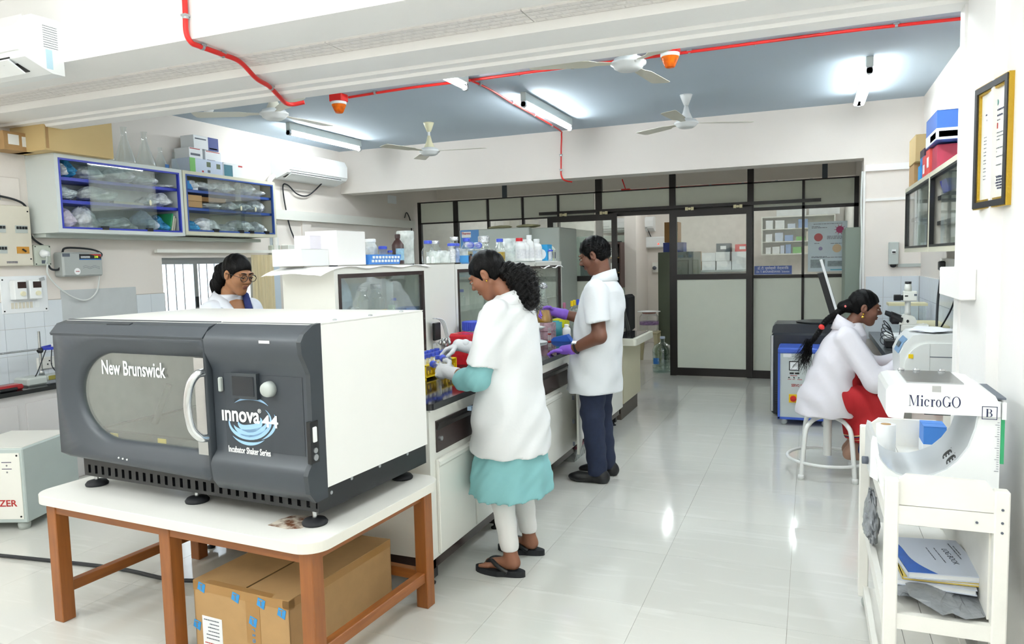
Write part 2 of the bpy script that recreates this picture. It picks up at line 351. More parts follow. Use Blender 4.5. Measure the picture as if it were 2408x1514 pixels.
# notices on the glass
nb = MB().box(-.645, -.21, 9.535, 9.545, 1.30, 1.405).build('name_plate', mat('blue_sign', '#4a63a8', .3)); tag(nb, 'small blue name plate with white lettering at the foot of the partition window', 'sign')
text('lettering', 'डॉ. टी. भुवनेश्वरी  वैज्ञानिक', .042, M_wprint, nb, (-.427, 9.534, 1.375), (90, 0, 0), .0005, width=.36)
text('lettering', 'Dr. T. BHUVANESWARI  Scientist', .036, M_wprint, nb, (-.427, 9.534, 1.333), (90, 0, 0), .0005, width=.38)
po = MB().box(-.03, .40, 9.54, 9.545, 1.325, 1.92).build('poster', mat('glossy_poster', '#cfdfe6', .12, noise=.04, nscale=6)); tag(po, 'pale glossy health poster with red disc taped inside the partition window', 'poster')
def disc(nm, x, z, r, m, p, y=9.5385, k=1.0): return MB().lathe([(r, 0), (r, .001)], (x, y, z), 20, 'y', smooth=False).build(nm, m, p)
disc('printed_disc', .085, 1.735, .048, mat('rose_print', '#c1605f', .5), po); disc('printed_disc', .32, 1.82, .042, mat('magenta_print', '#b0416e', .5), po); disc('printed_disc', .29, 1.60, .05, mat('peach_print', '#d9c2a0', .5), po); disc('printed_disc', .11, 1.60, .022, mat('lilac_print', '#9a93b8', .5), po)
for k in range(10):
    a = 2*PI*k/10; MB().tube([(.32+.042*math.cos(a), 9.539, 1.82+.042*math.sin(a)), (.32+.062*math.cos(a), 9.539, 1.82+.062*math.sin(a))], .003, 5).build('printed_ray', MATS['magenta_print'], po)
lines('printed_text', M_greyp, po, (-.02, 9.5395, 0), (1, 0, 0), (0, 0, 1), .4, [(1.89, .05, .37), (1.86, .03, .12), (1.845, .03, .2), (1.74, .2, .4), (1.725, .2, .38), (1.71, .2, .4), (1.66, .06, .12), (1.655, .24, .36), (1.50, .03, .2), (1.49, .03, .38)], .006)
MB().box(0, .16, 9.539, 9.54, 1.37, 1.47).box(.19, .37, 9.539, 9.54, 1.385, 1.45).build('printed_photo', mat('grey_photo', '#8d9a9d', .4, noise=.5, nscale=40), po)
MB().box(.22, .38, 9.539, 9.54, 1.34, 1.352).build('printed_stripe', mat('cyan_print', '#58b0c8', .4), po)
# ------------------------------------------------------------------ lamps, fans, conduit, alarms
def emis(name, s): return mat(name, (.93, .985, 1, 1), .4, emit=s)
def tube_light(x, y0, z, length, label, strength, double=False, group='fluorescent tube lights', ceil=2.95):
    t = thing('tube_light', label, 'light', (x, y0, z), 0, group)
    MB().bbox(-.025, .025, 0, length, .015, ceil-z, .004).build('batten', M_grey, t)
    for yy in (0, length-.03): MB().box(-.02, .02, yy, yy+.03, -.03, .015).cyl((-.0, yy, -.012), .024, .03, 12, 'y').build('tube_holder', M_alu, t)
    for dx in ((-.028, .028) if double else (0,)):
        MB().tube([(dx, .03, -.012), (dx, length-.03, -.012)], .0155, 12).build('tube', emis('lit_tube_%d' % int(strength), strength), t)
    return t
tube_light(-4.76, 5.93, 2.86, 1.24, 'lit fluorescent tube above the wall air conditioner beside the left fan', TUBE)
tube_light(-2.245, 5.84, 2.86, 1.3, 'lit fluorescent tube beside the red conduit branch in the middle of the blue ceiling', TUBE)
tube_light(.385, 6.0, 2.86, 1.3, 'lit twin fluorescent tube at the right end of the blue ceiling', TUBE*.4, True)
tube_light(-2.42, 3.9, 2.86, 1.2, 'fluorescent tube whose far end shows past the beam at the conduit junction', TUBE); sd_ = thing('ceiling_fitting', 'small white ceiling fitting above the glass flasks by the left wall', 'fitting', (-4.9, 5.05, 2.95)); MB().lathe([(.05, -.012), (.055, 0)], n=18).build('base', M_white, sd_); MB().lathe([(0, -.06), (.03, -.055), (.045, -.03), (.047, -.012)], n=18).build('dome', M_white, sd_); tube_light(-.1, 3.83, 2.88, .95, 'added unseen fill tube behind the right part of the near beam', TUBE*1.3, True)  # last twin tube is unseen, added to brighten bench doors and floor
for i, (x, y) in enumerate(((-4.0, -.6), (-2.4, .6), (-.45, 1.1), (-.8, -1.6), (-2.6, -1.6))): tube_light(x, y, 2.95, 1.2, '%s unseen fill tube added on the near ceiling' % ('first', 'second', 'third', 'fourth', 'fifth')[i], TUBE_FILL*(1.9, 1.0, .5, 1.0, 1.3)[i], group='added near room fill tubes', ceil=3.05)  # unseen tubes added to fill the foreground in place of bounced flash
for i, (x, y) in enumerate(((-4, 11.2), (-2.1, 11.2), (-.2, 10.9))): tube_light(x, y, 2.74, 1.2, '%s fluorescent tube of the room behind the partition' % ('left', 'middle', 'right')[i], TUBE_BACK, group='back room tubes', ceil=2.9)
M_fan = mat('fan_enamel', '#d9d6c6', .3); M_fanw = mat('fan_white', '#dfe2e2', .3)
def fan(x, y, hub, ang, label, cm=M_fan, ceil=2.95):
    t = thing('ceiling_fan', label, 'fan', (x, y, ceil), 0, 'ceiling fans'); h = hub-ceil
    MB().lathe([(.02, -.09), (.05, -.015), (.055, 0)], n=20).build('canopy', cm, t)
    MB().tube([(0, 0, -.05), (0, 0, h+.1)], .012, 10).build('down_rod', M_fanw, t)
    MB().lathe([(.016, h+.16), (.03, h+.1), (.055, h+.045), (.06, h+.03)], n=20).build('lower_cup', cm, t)
    MB().lathe([(0, h-.035), (.06, h-.035), (.085, h-.02), (.09, h-.005), (.105, h), (.105, h+.012), (.09, h+.02), (.085, h+.032), (.05, h+.045), (0, h+.045)], n=28).build('motor_housing', M_fanw, t)
    for k in range(3):
        a = R(ang+120*k); pts = [(.09, -.02), (.19, -.03), (.24, -.058), (.56, -.072), (.585, -.055), (.59, 0), (.585, .055), (.56, .06), (.24, .052), (.19, .03), (.09, .02)]
        b = MB(); n = len(pts); tw = .10
        vs = [(u, w, h+.006+w*tw+dz) for dz in (0, .003) for (u, w) in pts]
        b.add(vs, [tuple(range(n-1, -1, -1)), tuple(range(n, 2*n))]+[(i, (i+1) % n, n+(i+1) % n, n+i) for i in range(n)])
        b.build('blade', M_fan, t, rz=a)
    return t
fan(-3.69, 4.45, 2.66, 205, 'white ceiling fan nearest the left end of the white beam')
fan(-1.01, 4.38, 2.68, 202, 'white ceiling fan hanging at the right behind the white beam')
fan(-3.58, 6.64, 2.66, 10, 'cream ceiling fan with bell canopy beside the left tube light', mat('fan_cream', '#ddd9b8', .35))
fan(-1.02, 6.63, 2.70, 25, 'white ceiling fan over the sliding doors between two tube lights', M_fanw)
# fire alarm line
def clip(p, pos, ax):
    d = Vector(ax); mb = MB()
    a, b = Vector(pos)-d*.008, Vector(pos)+d*.008; mb.tube([a, b], .0155, 10); mb.box(pos[0]-.016, pos[0]+.016, pos[1]-.016, pos[1]+.016, pos[2]+.004, pos[2]+.014)
    return mb.build('clip', M_alu, p)
def conduit(name, pts, clips, label, r=.0105):
    o = thing(name, label, 'conduit', pts[0]); P0 = Vector(pts[0])
    MB().tube([Vector(p)-P0 for p in pts], r, 10).build('pipe', M_red, o)
    for q, ax in clips: clip(o, Vector(q)-P0, ax)
    return o
X1 = [(-3.58, 5.26, 2.932)]+[(-3.0+.55*k, 5.215+.006*math.sin(k*2.1), 2.933) for k in range(7)]+[(.93, 5.27, 2.933)]
conduit('red_conduit', bez(X1, 4), [((-3.3+.42*k, 5.225, 2.933), (1, 0, 0)) for k in range(10)], 'red fire alarm conduit running across the blue ceiling from alarm to right wall')
conduit('red_conduit', bez([(-2.62, 4.9, 2.93), (-2.46, 5.1, 2.93), (-2.42, 5.5, 2.93), (-2.45, 6.1, 2.93), (-2.47, 6.8, 2.93), (-2.51, 7.6, 2.93), (-2.53, 7.725, 2.90), (-2.54, 7.735, 2.75), (-2.545, 7.735, 2.55), (-2.545, 7.735, 2.47), (-2.52, 7.76, 2.415), (-2.46, 7.85, 2.40)], 5),
        [((-2.42, 5.35, 2.93), (0, 1, 0)), ((-2.45, 6.1, 2.93), (0, 1, 0)), ((-2.465, 6.7, 2.93), (0, 1, 0)), ((-2.49, 7.3, 2.93), (0, 1, 0)), ((-2.545, 7.735, 2.68), (0, 0, 1)), ((-2.545, 7.735, 2.52), (0, 0, 1))], 'thin red conduit branching to the back beam and dropping down its face', .008)
conduit('red_conduit', bez([(-2.835, 2.812, 3.04), (-2.838, 2.812, 2.8), (-2.84, 2.812, 2.69), (-2.83, 2.83, 2.645), (-2.83, 2.88, 2.64), (-2.83, 3.02, 2.638), (-2.84, 3.17, 2.635), (-2.88, 3.34, 2.588), (-2.93, 3.5, 2.585), (-2.99, 3.66, 2.563), (-3.05, 3.79, 2.556), (-3.05, 3.86, 2.56), (-2.99, 3.9, 2.575)], 6),
        [((-2.838, 2.812, 2.76), (0, 0, 1)), ((-2.83, 2.9, 2.64), (0, 1, 0)), ((-2.835, 3.04, 2.637), (0, 1, 0)), ((-2.94, 3.53, 2.583), (0, 1, 0))], 'thick red conduit bending down over the underside of the near white beam', .013)
M_orange = glass('orange_lens', '#f08a2a', .05, .3, .1, .75, '#f07818')
def alarm(x, y, label):
    a = thing('fire_alarm', label, 'alarm', (x, y, 2.95), 0, 'ceiling alarm sounders')
    MB().bbox(-.062, .062, -.05, .05, -.06, 0, .006).build('base_box', M_red, a)
    MB().lathe([(.058, -.082), (.064, -.075), (.064, -.06), (.05, -.058)], n=20).build('collar', M_white, a)
    MB().lathe([(0, -.15), (.03, -.15), (.036, -.14), (.058, -.09), (.058, -.08)], n=20).build('lens', M_orange, a)
alarm(-3.64, 5.2, 'red alarm box with orange lens near the left fan'); alarm(-.88, 5.04, 'red alarm box with orange lens beside the right fan hub')
# ------------------------------------------------------------------ air conditioners
def ac_unit(loc, rz, w, label, h=.27, d=.20):
    t = thing('air_conditioner', label, 'air conditioner', loc, rz, 'wall air conditioners')
    # local: back on plane y=0, front towards -y, x = width, z = height
    prof = [(0, 0), (0, h), (-.03, h+.005), (-d*.72, h), (-d*.9, h-.02), (-d, h-.07), (-d, .08), (-d*.93, .055)]
    MB().prism(prof+[(-d*.55, .02), (-d*.3, 0)], 'x', 0, w).build('casing', M_white, t)
    MB().prism([(-d-.012, .085), (-d-.014, h-.075), (-d*.91, h-.012), (-d*.9, h-.02), (-d, h-.07), (-d, .085)], 'x', .012, w-.012).build('front_panel', mat('gloss_white', '#f3f5f5', .15), t)
    MB().prism([(-d*.96, .06), (-d*.5, .012), (-d*.5, .022), (-d*.94, .075)], 'x', .05, w-.11).build('air_outlet', M_black, t)
    MB().prism([(-d*1.0, .045), (-d*.62, -.004), (-d*.6, .001), (-d*.98, .052)], 'x', .05, w-.11).build('louver', M_white, t)
    for k in range(5):
        x = .12+k*(w-.3)/4; MB().box(x, x+.006, -d*.9, -d*.55, .03, .055).build('vane', M_grey, t)
    MB().box(.06, .2, -d-.0155, -d-.012, .105, .118).build('trim_strip', M_alu, t)
    return t
a1 = ac_unit((-4.68, 2.83, 2.585), 0, .95, 'white split air conditioner on the near beam at the top left corner', .28, .23)
lines('energy_label', M_greyp, a1, (.9505, -.05, 0), (0, 1, 0), (0, 0, 1), .08, [(.13+.012*k, -.06, .02) for k in range(10)], .003)
MB().box(.9501, .951, -.10, -.065, .02, .12).build('tape', mat('pale_blue_tape', '#bfe0ee', .3), a1)
a2 = ac_unit((WL, 6.47, 2.5), R(90), 1.08, 'white split air conditioner on the left wall above the pipe', .29, .24)
MB().tube(bez([(WL+.06, 6.45, 2.52), (WL+.05, 6.38, 2.45), (WL+.05, 6.36, 2.2), (WL+.05, 6.42, 2.0), (WL+.05, 6.43, 1.6)]), .028, 10).build('insulated_pipe', M_whitep, None).name = 'insulated_pipe'
ip = bpy.data.objects['insulated_pipe']; tag(ip, 'white wrapped pipe running down beside the cream wall cabinet', 'pipe')
MB().tube([(WL+.05, 6.40, 2.16), (WL+.05, 6.42, 2.0)], .034, 10).build('black_wrap', M_black, ip)
def cable(name, pts, r, m, label, n=6): 
    o = MB().tube(bez(pts, n), r, 7).build(name, m); return tag(o, label, 'cable')
cable('power_cable', [(WL+.1, 7.25, 2.52), (WL+.04, 7.05, 2.36), (WL+.04, 6.85, 2.36), (WL+.03, 6.7, 2.45), (WL+.03, 6.62, 2.4), (WL+.03, 6.7, 2.0), (WL+.03, 6.85, 1.75)], .008, M_wire, 'black cable looping under the left wall air conditioner')
# ------------------------------------------------------------------ generic things
def wb(mb, name, m, root):
    """mesh given in world coordinates under an unrotated root"""
    o = mb.build(name, m, root); o.location = -root.location; return o
ORD = ['first', 'second', 'third', 'fourth', 'fifth', 'sixth', 'seventh', 'eighth', 'ninth', 'tenth', 'eleventh', 'twelfth']
def blob(loc, r, m, seed, rough=.22, n=22, mm=16, flat=.75, peak=0, crumple=.05):
    rs = random.Random(seed); k = [(rs.uniform(-6, 6), rs.uniform(-6, 6), rs.uniform(-6, 6), rs.uniform(0, 6.3), rs.uniform(.4, 1)) for _ in range(7)]
    mb = MB().sphere((0, 0, 0), 1, n, mm); vs = []
    for v in mb.v:
        s = sum(a*math.sin(x*v[0]+y*v[1]+z*v[2]+p) for x, y, z, p, a in k)/7; f = 1+rough*s*2.2+rs.uniform(-crumple, crumple)
        x, y, z = v[0]*f, v[1]*f, v[2]*f
        if peak and z > 0: t = z; x *= (1-.55*t*peak); y *= (1-.55*t*peak); z *= 1+.35*peak
        if z < 0: z *= flat
        vs.append((x*r[0], y*r[1], z*r[2]))
    zz = min(v[2] for v in vs); mb.v = [(v[0], v[1], v[2]-zz) for v in vs]
    if crumple: mb.sm = [False]*len(mb.f)
    o = mb.build('plastic_bag', m); o.location = loc; return o
M_filmw = glass('filled_bag', '#eef3f3', .12, .6, .15, .72, '#f2f7f8')
M_filmb = glass('blue_bag', '#8fc4e0', .15, .5, .12, .7, '#4aa0d0')
M_filmc = glass('zip_bag', '#e6ecee', .14, .6, .1, .66, '#eaf1f3')
M_tubes = mat('bag_of_tubes', '#b9c6cc', .25, noise=.75, nscale=75, bump=.6, bscale=70)
def carton(name, loc, d, m, label, cat='box', rz=0, group=None, prints=()):
    """box standing on loc (centre of its base) with closed flaps; prints: (face, u0,u1,v0,v1, material) in fractions"""
    t = thing(name, label, cat, loc, rz, group); a, b, h = d[0]/2, d[1]/2, d[2]
    MB().bbox(-a, a, -b, b, 0, h-.002, .002).build('body', m, t)
    MB().box(-a, a, -b, -.002, h-.002, h).box(-a, a, .002, b, h-.002, h).build('top_flaps', m, t)
    for (fc, u0, u1, v0, v1, pm) in prints:
        e = .0012; mb = MB()
        if fc == '-y': mb.box(-a+u0*d[0], -a+u1*d[0], -b-e, -b+e, v0*h, v1*h)
        elif fc == '+y': mb.box(-a+u0*d[0], -a+u1*d[0], b-e, b+e, v0*h, v1*h)
        elif fc == '+x': mb.box(a-e, a+e, -b+u0*d[1], -b+u1*d[1], v0*h, v1*h)
        elif fc == '-x': mb.box(-a-e, -a+e, -b+u0*d[1], -b+u1*d[1], v0*h, v1*h)
        else: mb.box(-a+u0*d[0], -a+u1*d[0], -b+v0*d[1], -b+v1*d[1], h-e, h+e)
        mb.build('print', pm, t)
    return t
def bottle(loc, r, h, label, kind='jar', body=None, cap=None, liquid=None, lev=.4, lab=None, group=None, name='bottle', capr=None, caph=None, tilt=None, labang=0):
    t = thing(name, label, 'bottle', loc, 0, group); ch = caph or h*.14; cr = capr or r*.62
    sh = h-ch
    if kind == 'lab': pr = [(0, 0), (r*.9, 0), (r, r*.15), (r, sh*.62), (r*.8, sh*.76), (cr*.85, sh*.86), (cr*.85, sh+ch*.5)]
    elif kind == 'slim': pr = [(0, 0), (r*.95, 0), (r, r*.1), (r, sh*.75), (r*.6, sh*.9), (cr*.85, sh*.94), (cr*.85, sh+ch*.5)]
    elif kind == 'tub': pr = [(0, 0), (r*.9, 0), (r, sh*.04), (r, sh), (cr*.95, sh), (cr*.95, sh+ch*.5)]
    else: pr = [(0, 0), (r*.95, 0), (r, r*.12), (r, sh*.72), (r*.85, sh*.85), (cr*.9, sh*.93), (cr*.9, sh+ch*.5)]
    MB().lathe(pr, n=20).build('body', body or M_white, t)
    if liquid: MB().lathe([(0, .003), (r*.86, .003), (r*.94, r*.15), (r*.94, h*lev), (0, h*lev)], n=18).build('liquid', liquid, t)
    if cap:
        mb = MB(); n = 24
        mb.lathe([(cr, sh), (cr, h-.003), (cr-.003, h), (0, h)], n=n, smooth=False).build('cap', cap, t)
    if lab:
        mb = MB(); vs = []; fs = []
        for k in range(9):
            a = R(labang-60+15*k); vs += [(math.cos(a)*r*1.012, math.sin(a)*r*1.012, sh*.14), (math.cos(a)*r*1.012, math.sin(a)*r*1.012, sh*.6)]
        fs = [(2*k, 2*k+2, 2*k+3, 2*k+1) for k in range(8)]; mb.add(vs, fs); mb.build('paper_label', lab, t)
    if tilt: t.rotation_euler = tuple(R(x) for x in tilt)
    return t
def wall_cabinet(name, loc, rz, w, h, d, shelves, fm, im, panes, label, clips=(), handles=(), fw=.03, boardm=None):
    t = thing(name, label, 'cabinet', loc, rz, None)
    MB().box(0, w, -d, 0, 0, .018).box(0, w, -d, 0, h-.018, h).box(0, .018, -d, 0, .018, h-.018).box(w-.018, w, -d, 0, .018, h-.018).box(.018, w-.018, -.012, 0, .018, h-.018).build('carcass', boardm or fm, t)
    MB().box(0, w, -d-.012, -d, 0, fw).box(0, w, -d-.012, -d, h-fw, h).box(0, fw, -d-.012, -d, fw, h-fw).box(w-fw, w, -d-.012, -d, fw, h-fw).build('face_frame', fm, t)
    b = .014; MB().box(fw, w-fw, -d-.014, -d+.01, fw, fw+b).box(fw, w-fw, -d-.014, -d+.01, h-fw-b, h-fw).box(fw, fw+b, -d-.014, -d+.01, fw+b, h-fw-b).box(w-fw-b, w-fw, -d-.014, -d+.01, fw+b, h-fw-b).build('glass_channel', im, t)
    for z in shelves: MB().box(.018, w-.018, -d+.03, -.012, z-.012, z+.012).build('shelf', im, t)
    for i, (a, e) in enumerate(panes):
        MB().box(a, e, -d+.012+.008*i-.012, -d+.0155+.008*i-.012, fw+.004, h-fw-.004).build('pane', M_glass, t)
    for x in clips: MB().box(x, x+.055, -d-.02, -d+.004, fw, fw+.028).build('glass_clip', M_black, t)
    for x, z in handles: MB().sphere((x, -d-.012, z), (.012, .007, .025), 12, 8).build('pull', mat('ivory_plastic', '#e6e2c4', .4), t)
    return t
# ------------------------------------------------------------------ left wall: cabinets and what they hold
CG = mat('light_grey_cabinet', '#d5dcda', .4); CC = mat('cream_cabinet', '#d6d4bf', .4)
wall_cabinet('wall_cabinet', (WL, 3.76, 1.83), R(90), 1.18, .58, .30, (.235, .405), CG, M_bluedeep, ((.28, .90), (.30, .88)), 'light grey wall cabinet with bright blue shelves and sliding glass on the left wall', (.36, .78), ((.83, .27),))
wall_cabinet('wall_cabinet', (WL, 4.95, 1.845), R(90), 1.2, .565, .30, (.235, .395), CC, M_blue2, ((.3, .72), (.65, 1.0)), 'cream wall cabinet with dull blue shelves left of the air conditioner', (.33, .66, .80, 1.02), ((.70, .27), (.9, .27)))
MB().box(WL, WL+.14, 3.78, 6.1, 1.80, 1.83).build('support_bracket', mat('pale_angle_iron', '#c3cbc5', .5)); tag(bpy.data.objects['support_bracket'], 'long pale steel angle bracket under the two left wall cabinets', 'bracket')
sh1 = {'top': 2.249, 'middle': 2.079, 'bottom': 1.849}; sh2 = {'top': 2.254, 'middle': 2.094, 'bottom': 1.864}
bags = [('light grey', 'top', sh1, [(3.86, (.10, .06, .08), M_film, 0), (3.94, (.10, .05, .085), M_filmb, .7), (4.15, (.1, .09, .07), M_filmw, .3), (4.42, (.11, .12, .085), M_film, 0), (4.66, (.1, .10, .06), M_filmc, 0), (4.84, (.1, .06, .02), M_filmw, 0)]),
        ('light grey', 'middle', sh1, [(3.9, (.11, .095, .072), M_tubes, 0), (4.2, (.11, .13, .078), mat('bag_of_caps', '#d7ded9', .3, noise=.4, nscale=60, bump=.5, bscale=55), 0), (4.68, (.1, .07, .05), M_filmc, .5), (4.8, (.1, .09, .075), M_filmw, .6)]),
        ('light grey', 'bottom', sh1, [(3.87, (.1, .09, .1), mat('bag_of_red_caps', '#cdc6d3', .3, noise=.4, nscale=25), .3), (4.06, (.11, .10, .11), M_filmw, .8), (4.33, (.11, .15, .075), M_filmc, 0), (4.46, (.1, .06, .05), M_filmw, 0), (4.63, (.1, .10, .1), mat('bag_of_blue_caps', '#c3d0e4', .25, noise=.35, nscale=45, bump=.3), .7), (4.77, (.1, .06, .085), M_filmb, .6)]),
        ('cream', 'top', sh2, [(5.12, (.1, .075, .065), M_film, 0), (5.33, (.11, .12, .06), M_filmc, 0), (5.56, (.1, .085, .08), M_filmw, 0), (5.84, (.1, .085, .085), M_filmw, .9), (6.0, (.1, .06, .05), M_film, 0)]),
        ('cream', 'middle', sh2, [(5.38, (.1, .08, .04), M_film, 0), (5.62, (.1, .07, .06), M_filmw, .5), (5.78, (.1, .09, .06), M_filmc, .2), (5.98, (.1, .10, .075), M_film, .3)]),
        ('cream', 'bottom', sh2, [(5.1, (.1, .08, .07), M_filmb, 0), (5.32, (.11, .13, .09), M_filmw, .1), (5.55, (.1, .09, .06), M_film, 0), (5.77, (.1, .11, .085), M_filmw, .2), (6.0, (.1, .09, .08), M_filmc, .2)])]
k = 0
for cab, sh, D, L_ in bags:
    for i, (y, r, m, pk) in enumerate(L_):
        k += 1; o = blob((WL+.16, y, D[sh]), (r[0]*1.2, r[1]*1.15, r[2]*(.8 if sh != 'bottom' else .88)), m, k*13, peak=pk)
        tag(o, '%s bag from the left on the %s shelf of the %s wall cabinet' % (ORD[i], sh, cab), 'bag', 'plastic bags in the %s cabinet' % cab)
o = MB().box(WL+.14, WL+.2, 4.33, 4.62, 2.079, 2.104).build('rolled_sheet', mat('printed_cream_paper', '#d8d2bd', .6, noise=.2, nscale=25)); tag(o, 'flat cream printed strip lying on the middle shelf of the grey cabinet', 'packet')
for i in range(3):
    o = MB().box(WL+.05, WL+.25, 4.845+.018*i, 4.858+.018*i, 1.851, 2.03-.02*i, RX(-14)).build('envelope', mat('envelope_%d' % i, ('#2f9a62', '#e6e2d2', '#dcd8c4')[i], .6)); tag(o, '%s paper packet leaning at the right end of the grey cabinet bottom shelf' % ('green edged', 'cream', 'rearmost pale')[i], 'packet')
for nm, y, z, d, m, lb in (('carton_box', 5.06, 2.256, (.2, .10, .075), mat('blue_carton', '#2d86c9', .5), 'bright blue carton at the left of the cream cabinet top shelf'), ('carton_box', 5.15, 2.256, (.18, .06, .06), M_white, 'small white box beside the blue carton in the cream cabinet'), ('carton_box', 5.11, 2.096, (.2, .2, .055), M_card, 'lower brown carton of the pair in the cream cabinet'), ('carton_box', 5.11, 2.152, (.2, .2, .055), M_card, 'upper brown carton of the pair in the cream cabinet'), ('carton_box', 5.42, 2.165, (.08, .3, .04), mat('dark_card', '#9c7446', .8), 'long brown carton lying across the cream cabinet middle shelf')):
    carton(nm, (WL+.16, y, z), d, m, lb)
# boxes and flasks on top of the cabinets
big = carton('carton_box', (WL+.20, 3.93, 2.411), (.36, .56, .28), mat('pale_cardboard', '#cdb37f', .7, noise=.05), 'large pale brown carton on top of the grey cabinet under the beam', prints=(('+x', .02, .06, .05, .9, M_card),))
c2 = carton('carton_box', (WL+.10, 3.60, 2.411), (.17, .22, .13), M_card, 'small dark brown carton with paper labels at the left end of the grey cabinet top', prints=(('+x', .15, .5, .3, .85, M_white), ('+x', .6, .9, .25, .8, M_white)))
def flask(loc, r, h, label, liquid=None, lev=.4, foil=False, group='conical flasks'):
    t = thing('conical_flask', label, 'flask', loc, 0, group); nr = r*.26
    MB().lathe([(0, 0), (r*.94, 0), (r, h*.03), (r*.97, h*.1), (nr, h*.76), (nr, h*.96), (nr*1.25, h*.985), (nr*1.25, h), (nr*1.1, h)], n=24).build('glass_body', M_labglass, t)
    if liquid:
        rl = r*.97+(nr-r*.97)*max(0, (lev-.1)/.66); MB().lathe([(0, .002), (r*.9, .002), (r*.96, h*.03), (r*.94, h*.1), (rl*.97, h*lev), (0, h*lev)], n=24).build('liquid', liquid, t)
    if foil: blob((0, 0, h*.9), (nr*1.7, nr*1.7, h*.10), mat('aluminium_foil', '#d5d8da', .25, .95, bump=.8, bscale=90), 5, .15, 16, 12).parent = t; t.children[-1].name = 'foil_cap'
    return t
for i, (y, r, h) in enumerate(((4.30, .085, .30), (4.50, .085, .31), (4.70, .085, .30), (4.86, .065, .19), (5.01, .05, .17))):
    flask((WL+.16, y, 2.413), r, h, '%s empty conical flask from the left on top of the wall cabinets' % ORD[i])
MB().box(WL+.226, WL+.228, 4.845, 4.885, 2.425, 2.455).build('blue_sticker', M_bluep).name = 'blue_sticker'; tag(bpy.data.objects['blue_sticker'], 'small blue sticker at the foot of the fourth conical flask', 'sticker')
M_boxw = mat('white_card', '#eceff1', .5); M_boxb = mat('pale_blue_card', '#cdd9ec', .5); M_navyc = mat('navy_card', '#2d3f8c', .5); M_green = mat('green_print', '#7cc069', .5); M_teal = mat('teal_print', '#2d6f80', .5, noise=.3, nscale=12)
carton('carton_box', (WL+.16, 5.28, 2.411), (.22, .40, .13), M_boxb, 'pale blue printed carton on top of the cream cabinet', prints=(('+x', 0, .16, 0, 1, M_green), ('+x', .5, .62, .5, .85, mat('olive_print', '#5c6b50', .5)), ('+x', .8, .92, .45, .8, mat('olive_print', '#5c6b50', .5)), ('+x', .35, .40, .08, .2, M_redp), ('+x', .52, .6, .1, .28, M_greyp)))
carton('carton_box', (WL+.15, 5.64, 2.411), (.22, .28, .135), M_boxw, 'white carton with teal picture at the right end of the cream cabinet top', prints=(('+x', .02, .42, .02, .85, M_teal), ('+x', .7, .9, .8, .92, M_redp)))
carton('carton_box', (WL+.14, 5.20, 2.541), (.18, .16, .10), M_boxw, 'left white carton with red stripe on the pale blue carton', prints=(('+x', .05, .8, .88, .95, M_redp), ('+x', .1, .8, .3, .5, M_greyp)))
carton('carton_box', (WL+.14, 5.41, 2.541), (.18, .20, .095), M_boxw, 'right white carton with red stripe on the pale blue carton', prints=(('+x', .05, .9, .88, .95, M_redp), ('+x', .1, .6, .02, .12, M_navyp)))
carton('carton_box', (WL+.14, 5.34, 2.642), (.16, .30, .12), M_boxw, 'topmost carton, white with a navy right half, above the cream cabinet', prints=(('+x', .58, 1, 0, 1, M_navyc), ('+x', .05, .5, .7, .8, M_greyp), ('+x', .62, .95, .1, .2, M_wprint)))
# ------------------------------------------------------------------ left wall: electrics
def wallbox(name, label, cat, y0, y1, z0, z1, d, m, b=.006):
    t = thing(name, label, cat, (WL, y0, z0)); MB().bbox(0, d, 0, y1-y0, 0, z1-z0, b).build('case', m, t); return t
M_beige = mat('beige_enamel', '#d8d2c2', .5, noise=.06, nscale=10); M_boxg = mat('grey_green_box', '#bfc5b8', .45)
db = wallbox('distribution_board', 'beige distribution board with rows of breakers at the left edge', 'fuse box', 3.30, 3.72, 1.59, 2.03, .07, M_beige)
for a, z in ((.14, .24), (.30, .24), (.14, .09)):
    p = MB().box(.069, .074, a, a+.09, z, z+.055).build('breaker_row', M_grey, db)
    for q in range(4): MB().box(.074, .082, a+.008+q*.021, a+.02+q*.021, z+.028, z+.048).build('toggle', M_black, p)
p = MB().box(.069, .074, .30, .39, .09, .14).build('rotary_plate', mat('amber_plate', '#c1892f', .4), db); MB().box(.074, .084, .335, .365, .108, .118, RX(-35)).build('knob', M_black, p)
for a, z in ((.4, .05), (.4, .4)): MB().cyl((.07, a, z), .006, .003, 8, 'x').build('screw', M_black, db)
lines('brand_print', M_navyp, db, (.0702, .22, .02), (0, 1, 0), (0, 0, 1), .1, [(0, 0, .08), (.008, .0, .08)], .005)
cv = wallbox('junction_cover', 'blank painted cover plate above the distribution board', 'cover', 3.42, 3.70, 2.07, 2.24, .012, M_wall); MB().box(.011, .014, .0, .13, .0, .05).build('vent', M_alu, cv)
sb = wallbox('socket_box', 'square grey socket box with round white plug beside the distribution board', 'socket', 3.74, 3.875, 1.59, 1.745, .05, M_boxg)
pg = MB().lathe([(.03, 0), (.032, .012), (.024, .02), (.02, .05), (0, .055)], (.05, .068, .09), 16, 'x').build('plug', M_white, sb); MB().tube([(.09, .07, .075), (.088, .07, .04), (.075, .07, .01)], .008, 8).build('cord_grip', M_grey, pg)
MB().box(.049, .056, .1, .12, .07, .1).build('switch', M_white, sb); MB().box(.0495, .052, .055, .1, .015, .04).build('marking', M_greyp, sb)
for a, z in ((.012, .012), (.123, .012), (.012, .143), (.123, .143)): MB().cyl((.049, a, z), .005, .003, 8, 'x').build('screw', M_black, sb)
st = wallbox('voltage_stabilizer', 'grey wall stabilizer with digital display beside the socket box', 'stabilizer', 3.92, 4.265, 1.50, 1.69, .11, mat('stabilizer_grey', '#a9aeac', .4), .012)
